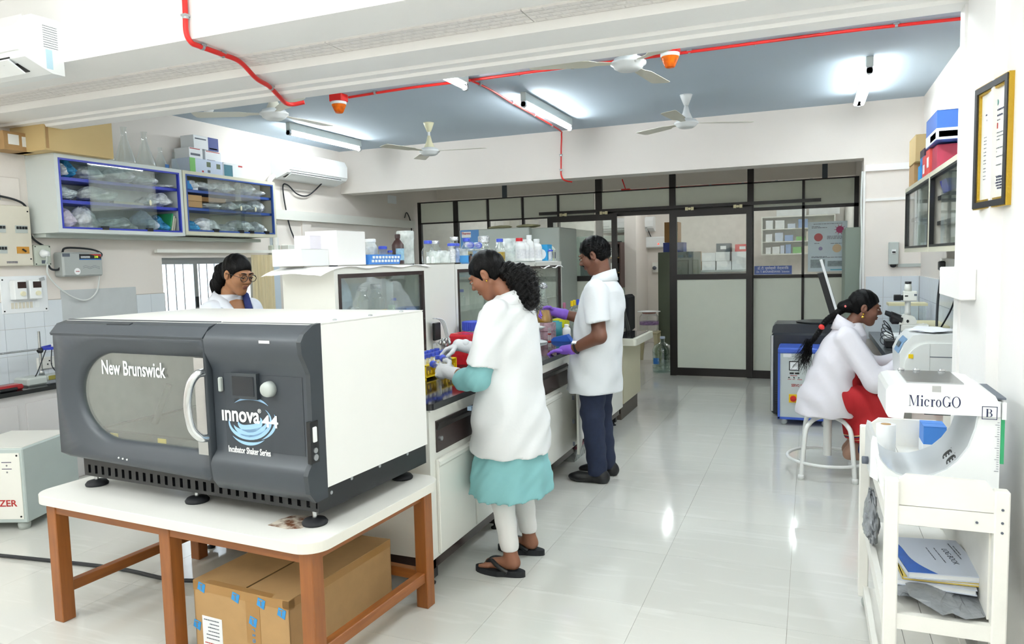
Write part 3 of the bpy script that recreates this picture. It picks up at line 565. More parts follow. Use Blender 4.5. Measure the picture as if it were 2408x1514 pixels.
MB().box(.109, .113, .14, .33, .13, .175).build('display_panel', M_black, st); MB().box(.113, .1135, .14, .33, .13, .137).build('blue_band', M_bluep, st)
MB().prism([(.22, .175), (.33, .175), (.33, .155), (.27, .165)], 'x', .113, .1135).build('red_band', M_redp, st)
text('digits', '218', .022, mat('lit_digits', '#c8f03a', .4, emit=1.2), st, (.1138, .285, .152), (90, 0, 90), .0003); lines('caption', M_wprint, st, (.1132, .15, .145), (0, 1, 0), (0, 0, 1), .1, [(0, 0, .08), (.009, .0, .08)], .005)
sp = MB(); 
for i in range(15):
    for j in range(2): sp.cyl((.109, .17+.01*i, .065+.012*j+.006*math.sin(i*.8)), .0022, .003, 6, 'x')
sp.build('vent_holes', M_greyp, st); MB().lathe([(.026, 0), (.026, .002)], (.11, .115, .04), 20, 'x', smooth=False).build('logo', M_wprint, st); lines('logo_text', M_redp, st, (.1122, .1, .037), (0, 1, 0), (0, 0, 1), .05, [(0, 0, .032)], .006)
MB().box(.109, .112, .0, .06, .155, .18).build('warning_sticker', M_greyp, st)
cp = wallbox('control_panel', 'white acrylic board with two regulators and a row of switches over the tiles', 'control panel', 3.50, 3.85, 1.24, 1.515, .012, M_boxw, .003)
for i, y in enumerate((.06, .175)):
    r_ = MB().bbox(.012, .07, y, y+.095, .10, .245, .006).build('regulator', M_white, cp); MB().box(.069, .0715, y+.025, y+.088, .185, .232).build('display', mat('brown_display', '#33231f', .2), r_)
    MB().cyl((.069, y+.058, .145), .018, .014, 16, 'x').build('knob', mat('ivory_plastic', '#e6e2c4', .4), r_)
for i in range(6): MB().box(.012, .016, .065+.028*i, .083+.028*i, .035, .08).build('switch', M_beige, cp)
MB().box(.012, .015, .24, .275, .035, .08).build('socket', M_white, cp)
for a, z in ((.015, .02), (.33, .02), (.015, .25)): MB().cyl((.011, a, z), .006, .003, 8, 'x').build('screw', M_black, cp)
tag(MB().box(WL+.07, WL+.075, 3.75, 3.79, 1.475, 1.50, RX(15)).build('binder_clip', M_alu), 'small metal binder clip hanging in front of the right regulator', 'clip')
cable('power_cable', [(WL+.02, 3.3, 2.13), (WL+.03, 3.5, 2.1), (WL+.05, 3.64, 2.07), (WL+.06, 3.70, 2.02), (WL+.03, 3.73, 1.9), (WL+.03, 3.75, 1.8), (WL+.03, 3.84, 1.735)], .008, M_wire, 'black cable from the wall above down past the distribution board')
cable('power_cable', [(WL+.04, 3.85, 1.595), (WL+.05, 3.87, 1.56), (WL+.06, 3.92, 1.56), (WL+.08, 3.935, 1.62), (WL+.08, 3.945, 1.69), (WL+.06, 4.0, 1.725), (WL+.06, 4.2, 1.715), (WL+.08, 4.28, 1.68), (WL+.06, 4.275, 1.64)], .008, M_wire, 'black cable arching over the grey stabilizer')
cable('power_cable', [(WL+.09, 3.81, 1.6), (WL+.06, 3.83, 1.52), (WL+.04, 3.92, 1.42), (WL+.04, 4.05, 1.33), (WL+.04, 4.16, 1.31), (WL+.04, 4.25, 1.38), (WL+.05, 4.275, 1.52)], .006, M_wirew, 'white cable sagging below the grey stabilizer')
tag(MB().box(WL, WL+.05, 6.46, 9.50, 2.06, 2.165).build('raceway', M_cream), 'long pale cable raceway along the left wall below the air conditioner', 'raceway')
tag(MB().box(WL, WL+.02, 6.94, 7.1, 1.4, 2.06).build('raceway_drop', M_wall), 'short vertical cover below the left wall raceway', 'raceway')
tag(MB().box(WL, WL+.01, 8.84, 9.06, 2.39, 2.5).build('blank_plate', M_boxw), 'small white blank plate high on the left wall near the partition', 'plate')
s2 = wallbox('socket_box', 'grey socket box with plug on the left wall right of the curtain', 'socket', 6.37, 6.51, 1.60, 1.775, .05, M_boxg); MB().lathe([(.03, 0), (.03, .015), (.02, .05), (0, .055)], (.05, .075, .1), 14, 'x').build('plug', M_white, s2)
s3 = wallbox('voltage_stabilizer', 'cream wall stabilizer with dark display strip behind the white boxes', 'stabilizer', 6.58, 6.95, 1.55, 1.78, .1, M_cream); MB().box(.099, .103, .12, .34, .1, .15).build('display', M_black, s3)
cable('power_cable', [(WL+.05, 9.2, 2.2), (WL+.03, 9.3, 2.28), (WL+.03, 9.4, 2.15), (WL+.03, 9.43, 1.9), (WL+.03, 9.44, 1.5)], .008, M_wire, 'thin black cable hanging on the left wall beside the partition')
# curtain and rail
cr = thing('curtain', 'bunched cream curtain at the right side of the barred window', 'curtain', (WL+.07, 6.02, .8)); mb = MB(); n = 44
pts = [(.012*math.sin(i*1.1)+.01*math.sin(i*.37), .34*i/n) for i in range(n+1)]; vs = [(x, y, z) for z in (0, .87) for (x, y) in pts]
mb.add(vs, [(i, i+1, n+2+i, n+1+i) for i in range(n)], True); mb.build('cloth', mat('curtain_cloth', '#d9cba6', .8, noise=.25, nscale=5, stretch=(1, 6, .3)), cr)
tag(MB().box(WL+.04, WL+.075, 4.84, 6.38, 1.69, 1.72).build('curtain_rail', M_cream), 'pale curtain rail above the barred window', 'rail')
tag(MB().box(WL, WL+.03, 6.40, 6.50, .0, 1.86).build('wall_channel', mat('pale_blue_strip', '#cdd9e4', .6)), 'pale blue vertical strip on the wall right of the curtain', 'strip')
# left bench
lb = thing('side_bench', 'pale grey wall bench with black granite top at the left edge', 'bench', (-5.25, 3.2, 0)); M_lb = mat('pale_grey_laminate', '#cfcccb', .5)
wb(MB().box(WL, -5.06, 1.9, 6.6, .0, .70), 'carcass', M_lb, lb); wb(MB().box(WL, -5.02, 1.9, 6.6, .70, .73), 'worktop', M_granite, lb)
for a, e in ((2.6, 3.30), (3.36, 4.1), (4.14, 4.9), (4.94, 5.7)): wb(MB().bbox(-5.065, -5.05, a, e, .01, .63, .003), 'door', M_lb, lb)
ls = thing('magnifier_stand', 'laboratory stand with blue clamped ring magnifier on the left bench', 'magnifier', (-5.2, 3.62, .731))
MB().bbox(-.08, .08, -.19, -.04, .0, .06, .012).bbox(-.07, .07, -.04, .16, .02, .055, .008).build('base', M_grey, ls); MB().box(.07, .073, -.03, .12, .025, .055).build('control_plate', mat('gold_plate', '#9c9348', .4, .3), ls)
MB().lathe([(.02, .06), (.012, .1)], (0, -.03, 0), 12).tube([(0, -.03, .06), (0, -.03, .38)], .009, 10).build('rod', M_steel, ls)
MB().tube([(0, -.35, .25), (0, -.03, .25)], .007, 8).build('cross_rod', M_steel, ls); MB().sphere((0, -.03, .24), .022).build('boss_head', M_black, ls)
MB().box(-.02, .02, -.02, .16, .235, .255, RX(-4)).box(-.06, -.05, .02, .2, .25, .27, RX(6)).build('arm', M_bluedeep, ls); MB().sphere((.03, .15, .235), (.02, .025, .022)).build('knob', M_black, ls)
MB().lathe([(.07, 0), (.085, .01), (.085, .03), (.06, .04), (.055, .03), (.055, .01)], (-.02, .17, .24), 22).build('ring_head', M_white, ls); MB().lathe([(0, .02), (.056, .02), (.056, .024), (0, .026)], (-.02, .17, .24), 22).build('lens', glass('aqua_lens', '#b9dcd8', .1, .6), ls)
MB().tube(bez([(.02, .0, .24), (.05, -.09, .1), (.03, -.1, .06)]), .004, 6).tube(bez([(.0, .06, .24), (.03, .03, .12), (.05, .08, .05), (.1, .16, .01)]), .004, 6).build('lead', M_wire, ls)
rd = thing('multimeter', 'dark red instrument with black grip at the left edge of the bench', 'instrument', (-5.1, 3.28, .731)); MB().bbox(-.05, .05, -.1, .08, 0, .04, .012).build('case', mat('dark_red_plastic', '#8f1f22', .3), rd); MB().bbox(.0, .06, -.1, .03, -.0, .025, .008).build('grip', M_black, rd)
sk = thing('tile_socket', 'white three-pin socket plate on the tiles behind the magnifier stand', 'socket', (WL+.008, 3.72, .80)); MB().bbox(0, .02, 0, .15, 0, .09, .004).build('plate', M_cream, sk); MB().cyl((.02, .09, .06), .006, .002, 8, 'x').cyl((.02, .075, .035), .006, .002, 8, 'x').cyl((.02, .105, .035), .006, .002, 8, 'x').build('pin_holes', M_black, sk)
# floor stabilizer at the left edge
fs = thing('floor_stabilizer', 'pale floor standing stabilizer with red lettering cut by the left edge', 'stabilizer', (-4.60, 2.98, 0), R(20))
MB().bbox(-.22, .22, -.25, .25, .05, .50, .006).build('case', mat('grey_blue_enamel', '#b8c4c2', .45, noise=.05), fs); MB().box(-.20, .20, -.254, -.25, .075, .475).build('front_plate', M_cream, fs); MB().box(-.2, .2, -.23, .23, .5, .503).build('top_plate', M_cream, fs)
for x in (-.16, .16):
    for y in (-.2, .2): MB().lathe([(.03, 0), (.035, .03), (.03, .05)], (x, y, 0), 14).build('foot', M_grey, fs)
text('lettering', 'STABILIZER', .055, M_redp, fs, (.01, -.255, .17), (90, 0, 0), .0005, bold=.001, width=.31)
for z in (.40, .36): MB().cyl((.12, -.254, z), .006, .004, 8, 'y').box(.09, .15, -.2545, -.254, z+.018, z+.022).build('indicator', M_navyp, fs)
for x, z in ((-.185, .09), (.185, .09), (.185, .46), (-.185, .46)): MB().cyl((x, -.256, z), .006, .004, 8, 'y').build('screw', M_black, fs)
cable('floor_cable', [(-4.6, 2.42, .012), (-4.0, 2.50, .012), (-3.3, 2.58, .012), (-2.85, 2.58, .012), (-2.5, 2.75, .012)], .010, M_wire, 'black cable lying across the floor behind the table legs')
# ------------------------------------------------------------------ wooden table
TB = thing('work_table', 'low wooden table with white laminate top carrying the incubator', 'table', (-1.56, 1.97, 0), -.058)
M_lam = mat('white_laminate', '#f1f1ec', .25, noise=.03, nscale=6); M_edge = mat('laminate_edge', '#e9e6dc', .4)
MB().prism(rrect(-1.57, 0, 0, .865, .09, 8), 'z', .541, .578).build('table_edge', M_edge, TB); MB().prism(rrect(-1.569, -.001, .001, .864, .09, 8), 'z', .578, .580).build('table_top', M_lam, TB)
def rust():
    m = bpy.data.materials.new('rust_stain'); m.use_nodes = True; N = m.node_tree.nodes; L = m.node_tree.links; b = N['Principled BSDF']; b.inputs['Roughness'].default_value = .8
    tc = N.new('ShaderNodeTexCoord'); n = N.new('ShaderNodeTexNoise'); n.inputs['Scale'].default_value = 28; n.inputs['Detail'].default_value = 6; L.new(tc.outputs['Object'], n.inputs['Vector'])
    cr = N.new('ShaderNodeValToRGB'); cr.color_ramp.elements[0].position = .4; cr.color_ramp.elements[0].color = C('#6d4020'); cr.color_ramp.elements[1].position = .62; cr.color_ramp.elements[1].color = C('#e3dccd')
    L.new(n.outputs['Fac'], cr.inputs[0]); L.new(cr.outputs[0], b.inputs['Base Color']); return m
MB().prism([(-.30, .10), (-.205, .095), (-.16, .12), (-.155, .215), (-.20, .24), (-.285, .225), (-.305, .16)], 'z', .580, .5806).build('rust_stain', rust(), TB)
for x, y in ((-.075, .07), (-.79, .07), (-1.495, .07), (-.075, .80), (-1.495, .80)):
    MB().bbox(x-.03, x+.03, y-.03, y+.03, 0, .541, .003).build('leg', M_wood, TB)
M_woodx = mat('teak_wood_lengthwise', '#8f5526', .38, noise=.38, nscale=6, stretch=(.8, 9, 9)); M_woody = mat('teak_wood_crosswise', '#8f5526', .4, noise=.4, nscale=6, stretch=(9, .8, 9))
for x0, x1 in ((-1.465, -.82), (-.76, -.105)): MB().box(x0, x1, .045, .07, .49, .541).build('apron', M_woodx, TB)
MB().box(-1.465, -.105, .80, .825, .49, .541).build('apron', M_woodx, TB)
for x in (-.075, -1.495):
    MB().box(x-.012, x+.012, .1, .77, .49, .541).build('apron', M_woody, TB); MB().bbox(x-.02, x+.02, .1, .77, .12, .165, .003).build('stretcher', M_woody, TB)
MB().bbox(-1.465, -.105, .78, .82, .12, .165, .003).build('stretcher', M_woodx, TB)
# ------------------------------------------------------------------ incubator shaker
IN = thing('incubator_shaker', 'large cream and grey incubator shaker with oval window on the table', 'incubator', (-1.636, 2.054, .58), -.061)
WD, DP, Z0, Z1 = 1.39, .777, .150, .745
M_inc = mat('incubator_cream', '#f3f3ef', .35, noise=.015); M_ig = mat('incubator_grey', '#3c4249', .42, noise=.03); M_igd = mat('incubator_grey_dark', '#343a40', .42)
# cream body as shell so the chamber shows through the window
MB().box(-WD+.008, 0, .07, DP, Z0+.06, Z0+.075).box(-WD+.008, 0, .07, DP, Z1-.016, Z1).box(-WD+.008, -WD+.024, .07, DP, Z0, Z1-.016).box(-.47, 0, .07, DP, Z0, Z1-.016).box(-WD+.024, -.47, DP-.016, DP, Z0, Z1-.016).build('body', M_inc, IN)
MB().box(-.001, .003, .085, DP, Z0-.005, Z1-.004).build('side_panel', M_inc, IN)
MB().box(-WD+.008, .004, .095, DP, Z1, Z1+.003).build('top_panel', M_inc, IN)
for k in range(3): MB().lathe([(.008, 0), (.009, .004), (.004, .006)], (-.03, .22+.22*k, Z1+.003), 10).build('top_screw', M_alu, IN)
ch = MB().box(-WD+.03, -.5, .07, DP-.02, Z0+.075, Z0+.08).box(-WD+.025, -WD+.03, .07, DP-.02, Z0+.08, Z1-.03).box(-WD+.03, -.5, DP-.024, DP-.018, Z0+.08, Z1-.03).box(-WD+.03, -.5, .07, DP-.02, Z1-.03, Z1-.025).build('chamber', mat('chamber_liner', '#bcc5c4', .35), IN)
def radial(poly, c, n):
    out = []
    for k in range(n):
        a = 2*PI*k/n+1e-4; d = (math.cos(a), math.sin(a)); best = None
        for i in range(len(poly)):
            p, q = poly[i], poly[(i+1) % len(poly)]; ex, ey = q[0]-p[0], q[1]-p[1]; det = d[0]*-ey+d[1]*ex
            if abs(det) < 1e-12: continue
            t = ((p[0]-c[0])*-ey+(p[1]-c[1])*ex)/det; u = (d[0]*(p[1]-c[1])-d[1]*(p[0]-c[0]))/det
            if t > 0 and -1e-6 <= u <= 1+1e-6 and (best is None or t < best): best = t
        out.append((c[0]+d[0]*best, c[1]+d[1]*best))
    return out
def stadium(x0, x1, z0, z1, kx):
    cz = (z0+z1)/2; hz = (z1-z0)/2; pts = [(x1, z0), (x1, z1)]
    for k in range(25): a = R(90+180*k/24); pts.append((x0+kx+kx*math.cos(a), cz+hz*math.sin(a)))
    return pts
NN = 96; cc = (-.9, .41); XD = -.472
loops = []
def ring(poly, y): loops.append([(x, y, z) for x, z in radial(poly, cc, NN)])
ring([(-WD, .155), (XD-.003, .135), (XD-.003, Z1-.03), (-WD, Z1-.03)], .07); ring([(-WD, .16), (XD-.003, .14), (XD-.003, Z1-.045), (-WD, Z1-.045)], .012); ring([(-WD+.012, .172), (XD-.006, .152), (XD-.006, Z1-.06), (-WD+.012, Z1-.06)], 0)
ring(stadium(-1.345, XD-.008, .195, .672, .27), .0); ring(stadium(-1.30, XD-.012, .225, .64, .25), .028); ring(stadium(-1.275, XD-.015, .245, .615, .23), .034); ring(stadium(-1.272, XD-.016, .247, .613, .229), .062)
mb = MB(); vs = [v for l in loops for v in l]
mb.add(vs, [(i*NN+k, i*NN+(k+1) % NN, (i+1)*NN+(k+1) % NN, (i+1)*NN+k) for i in range(len(loops)-1) for k in range(NN)], True); mb.build('door', M_ig, IN)
MB().prism([(.0, Z1-.06), (.012, Z1-.045), (.07, Z1-.03), (.095, Z1-.006), (.09, Z1+.004), (.03, Z1-.012), (-.004, Z1-.05)], 'x', -WD, XD-.003).build('door_top_edge', M_ig, IN)
MB().box(-1.06, -.92, .028, .045, Z1-.011, Z1-.006, RX(18)).build('top_recess', M_igd, IN)
wp = stadium(-1.30, XD-.012, .225, .64, .25); MB().prism(wp, 'y', .048, .054).build('window', glass('door_window', '#f2f7f5', .05, .5, .02, .05, '#b9c5c2'), IN)
text('lettering', 'New Brunswick', .085, M_wprint, IN, (-.945, .046, .548), (90, 0, 0), .0006, bold=.0012, width=.385)
for k in range(3): MB().sphere((-1.0+.025*k, -.001, .185-.0015*k), .004, 8, 6).build('rivet', M_white, IN)
# control module with recessed face
def module_profile(dx): return [(.07, .115), (.03, .112), (.004, .15), (-.004, .215), (.006, .235), (.03, .262), (.03, .57), (.012, .61), (-.002, .64), (-.006, .69), (.012, Z1-.03), (.06, Z1-.003), (.095, Z1+.002), (.095, .13)]
MB().prism(module_profile(0), 'x', XD+.003, .004, True).build('control_module', M_ig, IN)
MB().prism([(-.008, .215), (.0, .232), (.028, .262), (.028, .572), (.010, .612), (-.008, .645), (-.012, .69), (.006, Z1-.028), (.055, Z1), (.095, Z1+.004), (.095, .112), (.03, .109), (.0, .148)], 'x', -.012, .008).build('module_side', M_igd, IN)
MB().box(XD+.06, -.03, .0285, .0295, .275, .56).build('control_face', mat('module_face', '#343a41', .5), IN)
sc = MB().box(-.362, -.232, .012, .03, .470, .566).build('screen_frame', M_igd, IN); MB().box(-.350, -.244, .010, .0125, .482, .554).build('screen', mat('dark_screen', '#1c2229', .1, noise=.2, nscale=30), sc)
MB().lathe([(0, -.03), (.024, -.03), (.028, -.02), (.03, 0)], (-.18, .03, .512), 22, 'y').build('dial', M_grey, IN); MB().bbox(-.428, -.414, .012, .03, .49, .545, .004).build('usb_cover', M_grey, IN)
M_sky = mat('sky_blue_print', '#9cc4e6', .5)
def swoosh(cx, cz, rx, rz, a0, a1, wid, rot):
    pts = []; n = 26; ro = R(rot)
    for sgn in (1, -1):
        rng = range(n+1) if sgn == 1 else range(n, -1, -1)
        for k in rng:
            t = k/n; a = R(a0+(a1-a0)*t); w = wid*math.sin(PI*t)*.5; x, z = (rx+sgn*w)*math.cos(a), (rz+sgn*w)*math.sin(a)
            pts.append((cx+x*math.cos(ro)-z*math.sin(ro), cz+x*math.sin(ro)+z*math.cos(ro)))
    return pts
lg = MB()
for (rx, rz, a0, a1, w) in ((.105, .062, 150, 395, .018), (.085, .046, 190, 350, .030), (.058, .028, 170, 380, .030), (.125, .085, 35, 120, .012), (.12, .086, 215, 300, .012), (.128, .078, 290, 372, .012)):
    lg.prism(swoosh(-.29, .385, rx, rz, a0, a1, w, 8), 'y', .0272, .0284)
lg.build('swirl_logo', M_sky, IN)
text('lettering', 'ınnova', .082, M_wprint, IN, (-.335, .0262, .405), (90, 0, 0), .0006, bold=.0018, width=.19); text('lettering', "44", .062, M_wprint, IN, (-.188, .0262, .388), (90, 0, 0), .0006, bold=.0012, width=.078); text('lettering', '®', .022, M_wprint, IN, (-.238, .0262, .425), (90, 0, 0), .0006)
text('lettering', 'Incubator Shaker Series', .034, M_wprint, IN, (-.30, .0275, .27), (90, 0, 0), .0006, bold=.0006, width=.21)
MB().box(-.19, -.14, -.0075, -.0062, .682, .692).build('sticker', M_wprint, IN)
# handle plate, handle
MB().box(-.53, XD-.006, -.003, .01, .245, .618).build('handle_plate', M_steel, IN)
MB().tube(bez([(-.480, -.004, .563), (-.486, -.03, .558), (-.50, -.05, .52), (-.513, -.055, .445), (-.505, -.05, .36), (-.487, -.03, .32), (-.48, -.004, .312)], 7), .016, 14).build('handle', mat('polished_aluminium', '#d9dcde', .18, 1), IN)
sw = MB().box(-.006, .0105, .012, .055, .255, .405).build('switch_recess', M_black, IN); MB().bbox(.006, .016, .024, .044, .33, .385, .003).build('rocker_switch', M_white, sw); MB().cyl((.0105, .034, .30), .010, .004, 12, 'x').cyl((.0105, .034, .275), .012, .004, 12, 'x').build('connector', M_alu, sw)
# base skirt with slots
mb = MB().box(-WD+.07, -.005, .06, .075, .112, .15).box(-WD+.07, -.005, .06, .075, .062, .075)
ns = 30; x0, x1 = -WD+.07, -.005; w = (x1-x0)/ns
for k in range(ns): mb.box(x0+k*w, x0+k*w+w*.62, .06, .075, .075, .112)
mb.build('slotted_skirt', M_black, IN); MB().box(-WD+.07, -.005, .09, .094, .07, .15).build('skirt_lining', M_rubber, IN)
MB().box(-.006, 0, .05, DP-.01, .062, .148).build('side_skirt', M_black, IN); MB().box(-WD+.06, -.01, .06, DP-.01, .14, .15).build('base_plate', M_black, IN)
for y in (.12, .24, .42, .62): MB().cyl((0, y, .14 if y > .2 else .12), .007, .003, 10, 'x').build('bolt', M_alu, IN)
for x, y in ((-.065, .10), (-.70, .12), (-1.33, .12), (-.085, .70), (-1.33, .70)):
    f_ = MB().lathe([(.046, 0), (.048, .008), (.04, .018), (.015, .024), (0, .024)], (x, y, .0005), 24).build('foot_pad', M_rubber, IN); MB().tube([(x, y, .02), (x, y, .14)], .009, 10).build('foot_stem', M_steel, f_); MB().lathe([(.014, .055), (.014, .066)], (x, y, 0), 6, smooth=False).build('lock_nut', M_steel, f_)
# platform in the chamber
pf = MB().box(-1.30, -.52, .12, .68, .235, .25).build('platform', mat('dark_platform', '#565b5b', .35, .6), IN); MB().box(-1.32, -.5, .11, .13, .225, .258).box(-1.32, -1.30, .13, .69, .225, .258).build('platform_edge', M_black, IN)
for k in range(3): MB().box(-1.2+.3*k, -1.15+.3*k, .108, .11, .228, .25).build('yellow_tag', M_yellow, pf)
MB().tube(bez([(-1.12, .60, .25), (-1.12, .60, .40), (-1.08, .6, .43), (-.85, .6, .43), (-.80, .6, .40), (-.80, .6, .25)], 4), .012, 8).build('grip_bar', M_black, IN)
MB().tube([(-1.16, .3, .25), (-1.10, .34, .43)], .014, 8).build('lever', M_black, IN)
fc = MB()
fc.tube([(-.66+.06*math.cos(2*PI*k/24), .3+.06*math.sin(2*PI*k/24), .34) for k in range(24)], .004, 6, closed=True).tube([(-.66+.05*math.cos(2*PI*k/24), .3+.05*math.sin(2*PI*k/24), .27) for k in range(24)], .004, 6, closed=True)
for k in range(4): a = PI/4+PI/2*k; fc.box(-.66+.055*math.cos(a)-.012, -.66+.055*math.cos(a)+.012, .3+.055*math.sin(a)-.002, .3+.055*math.sin(a)+.002, .25, .345)
fc.build('flask_clamp', M_steel, IN)
# ------------------------------------------------------------------ carton under the table
CB = thing('carton_box', 'big brown carton with blue printed tape on the floor under the table', 'box', (-2.0, 2.42, 0), R(-3)); a, b, h = .245, .325, .30
M_tape = mat('brown_tape', '#a27a45', .35, noise=.06); M_tp = mat('tape_blue_print', '#2f8fd0', .5)
MB().box(-a, a, -b, -b+.004, 0, h).box(-a, a, b-.004, b, 0, h).box(-a, -a+.004, -b, b, 0, h).box(a-.004, a, -b, b, 0, h).box(-a, a, -b, b, 0, .004).build('body', M_card, CB)
MB().box(-a, -.012, -b, b, h, h+.004, RY(3), (-a, 0, h)).build('flap', M_card, CB); MB().box(.004, a, -b, b, h, h+.004, RY(-2), (a, 0, h)).build('flap', M_card, CB)
MB().box(-a-.001, a+.001, -b-.001, -b+.03, h-.035, h+.001).build('edge_tape', M_tape, CB); MB().box(a-.03, a+.001, -b-.001, b, h-.03, h+.002).build('edge_tape', M_tape, CB); MB().box(.03, .1, -b-.0012, -b, .1, h-.035).build('front_tape', M_tape, CB)
def tlogo(x, z, s=.022):
    MB().prism([(x-s*.6, z+s), (x+s, z+s*.6), (x+s*.6, z-s), (x-s, z-s*.4)], 'y', -b-.0022, -b-.0012).build('tape_print', M_tp, CB)
    text('tape_letter', 'T', s*1.6, M_tape, CB, (x, -b-.0026, z), (90, 0, 0), .0003)
for x, z in ((-.2, h-.02), (-.02, h-.03), (.11, h-.03), (.21, h-.05), (.065, .19), (-.235, .12), (.2, .06)): tlogo(x, z)
text('tape_lettering', 'a r s o', .03, M_tp, CB, (.068, -b-.0022, .145), (90, 90, 0), .0003)
MB().box(-.205, -.10, -b-.0018, -b, .02, .165).build('packing_list', M_boxw, CB)
lines('printed_text', M_greyp, CB, (-.205, -b-.002, 0), (1, 0, 0), (0, 0, 1), .1, [(.15, .01, .09), (.135, .04, .09), (.12, .03, .09), (.105, .03, .09), (.09, .02, .09), (.075, .02, .09)], .004); lines('printed_red', M_redp, CB, (-.205, -b-.002, 0), (1, 0, 0), (0, 0, 1), .1, [(.055, .01, .09), (.045, .01, .09)], .004)
MB().lathe([(.009, 0), (.009, .001)], (-.185, -b-.0025, .035), 12, 'y', smooth=False).build('printed_seal', M_redp, CB)
# ------------------------------------------------------------------ island bench
IB = thing('island_bench', 'long cream laboratory island bench with brown drawers', 'bench', (-2.36, 4.8, 0))
FX = -1.625
wb(MB().box(-3.1, FX, 2.92, 6.66, .145, .85), 'carcass', M_cream, IB)
wb(MB().box(-3.08, FX-.02, 2.94, 2.98, .085, .145).box(FX-.06, FX-.02, 2.94, 6.64, .085, .145).box(-3.08, -3.04, 2.94, 6.64, .085, .145).box(-3.08, FX-.02, 6.60, 6.64, .085, .145), 'plinth_frame', M_brown, IB)
for y in (2.98, 3.75, 4.55, 5.4, 6.5):
    for x in (FX-.05, -3.05):
        l_ = wb(MB().box(x-.025, x+.025, y-.025, y+.025, .035, .085), 'leg', M_black, IB); wb(MB().lathe([(.022, 0), (.024, .008), (.009, .016), (.009, .04)], (x, y, 0), 12), 'levelling_foot', M_rubber, IB)
M_dw = M_brown
def drawer(y0, y1, z0=.645, z1=.795):
    d = wb(MB().box(FX, FX+.006, y0, y1, z0, z1), 'drawer', M_dw, IB); wb(MB().prism([(FX+.006, z1-.005), (FX+.018, z1-.012), (FX+.018, z1-.02), (FX+.006, z1-.045)], 'y', y0+.005, y1-.005), 'finger_pull', M_dark, IB); wb(MB().cyl((FX+.006, y0+.04, z0+.06), .011, .008, 14, 'x'), 'lock', M_alu, IB)
def door(y0, y1, z0=.16, z1=.615, m=M_cream):
    wb(MB().bbox(FX, FX+.018, y0, y1, z0, z1, .004), 'door', m, IB); wb(MB().prism([(FX+.018, z1-.004), (FX+.024, z1-.012), (FX+.024, z1-.03), (FX+.018, z1-.04)], 'y', y0, y1), 'door_lip', m, IB)
for y0, y1 in ((2.98, 3.56), (3.62, 4.28), (4.36, 4.98), (5.62, 6.2)): drawer(y0, y1)
for y0, y1 in ((2.97, 3.36), (3.375, 3.76), (3.80, 4.30), (4.36, 4.80), (5.62, 6.0), (6.02, 6.4)): door(y0, y1)
for z0, z1 in ((.62, .78), (.44, .60), (.16, .42)): wb(MB().bbox(FX, FX+.018, 5.3, 5.58, z0, z1, .004), 'small_drawer', M_cream, IB)
od = MB().bbox(0, .02, -.43, 0, .16, .615, .004).build('open_door', M_cream, IB); od.location = Vector((FX+.004, 5.27, 0))-IB.location; od.rotation_euler = (0, 0, R(14))
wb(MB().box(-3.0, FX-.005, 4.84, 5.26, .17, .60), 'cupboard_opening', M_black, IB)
for z in (.22, .38, .55): wb(MB().box(FX+.075, FX+.09, 4.86, 4.865, z, z+.03), 'door_catch', M_greyp, IB)
wt = thing('granite_worktop', 'black polished granite worktop on the island bench', 'worktop', (-2.36, 4.8, .85)); ed = rrect(-3.13, -1.59, 2.89, 6.68, .03, 5)
wb(MB().box(-3.11, -1.61, 2.91, 6.66, .85, .862), 'edge_strip', M_cream, wt); wb(MB().prism(ed, 'z', .862, .892), 'slab', M_granite, wt)
# shelf units on the worktop
ZT = 1.525; XF = -2.2; XB = -2.52
def shelf_unit(y0, y1, label, shz, panes):
    t = thing('bench_shelf', label, 'shelf unit', ((XF+XB)/2, (y0+y1)/2, .892)); 
    wb(MB().box(XB, XF-.012, y0, y0+.02, .892, ZT-.02).box(XB, XF-.012, y1-.02, y1, .892, ZT-.02).box(XB, XF-.012, y0, y1, ZT-.02, ZT).box(XB, XF-.012, y0+.02, y1-.02, .892, 1.0).box(XB, XB+.012, y0+.02, y1-.02, 1.0, ZT-.02), 'carcass', M_cream, t)
    wb(MB().box(XF-.012, XF, y0, y0+.03, .892, ZT).box(XF-.012, XF, y1-.03, y1, .892, ZT).box(XF-.012, XF, y0+.03, y1-.03, ZT-.035, ZT).box(XF-.012, XF, y0+.03, y1-.03, .892, 1.0), 'face_frame', M_cream, t)
    b = .022; wb(MB().box(XF-.02, XF+.004, y0+.03, y0+.03+b, 1.0, ZT-.035).box(XF-.02, XF+.004, y1-.03-b, y1-.03, 1.0, ZT-.035).box(XF-.02, XF+.004, y0+.03+b, y1-.03-b, ZT-.057, ZT-.035).box(XF-.02, XF+.004, y0+.03+b, y1-.03-b, 1.0, 1.02), 'brown_frame', M_brown, t)
    for i, (a, e) in enumerate(panes): wb(MB().box(XF-.008-.006*i, XF-.005-.006*i, a, e, 1.02, ZT-.057), 'pane', M_glass, t)
    for z in shz: wb(MB().box(XB+.012, XF-.035, y0+.02, y1-.02, z-.006, z), 'shelf', M_cream, t)
    return t
shelf_unit(3.04, 3.98, 'near glass fronted shelf unit on the island bench beside the incubator', (1.22,), ((3.09, 3.60), (3.54, 3.93)))
shelf_unit(4.385, 6.64, 'long far glass fronted shelf unit on the island bench behind the standing people', (1.20,), ((4.44, 5.2), (4.62, 5.9), (5.8, 6.59)))
tag(MB().box(XB, XF-.004, 3.985, 4.38, .892, ZT).build('filler_panel', M_cream), 'plain cream panel between the two glass shelf units', 'panel')
tag(MB().bbox(XF, XF+.06, 4.03, 4.36, .893, 1.03, .006).build('socket_trunking', M_white), 'white socket trunking at the foot of the plain cream panel', 'trunking')
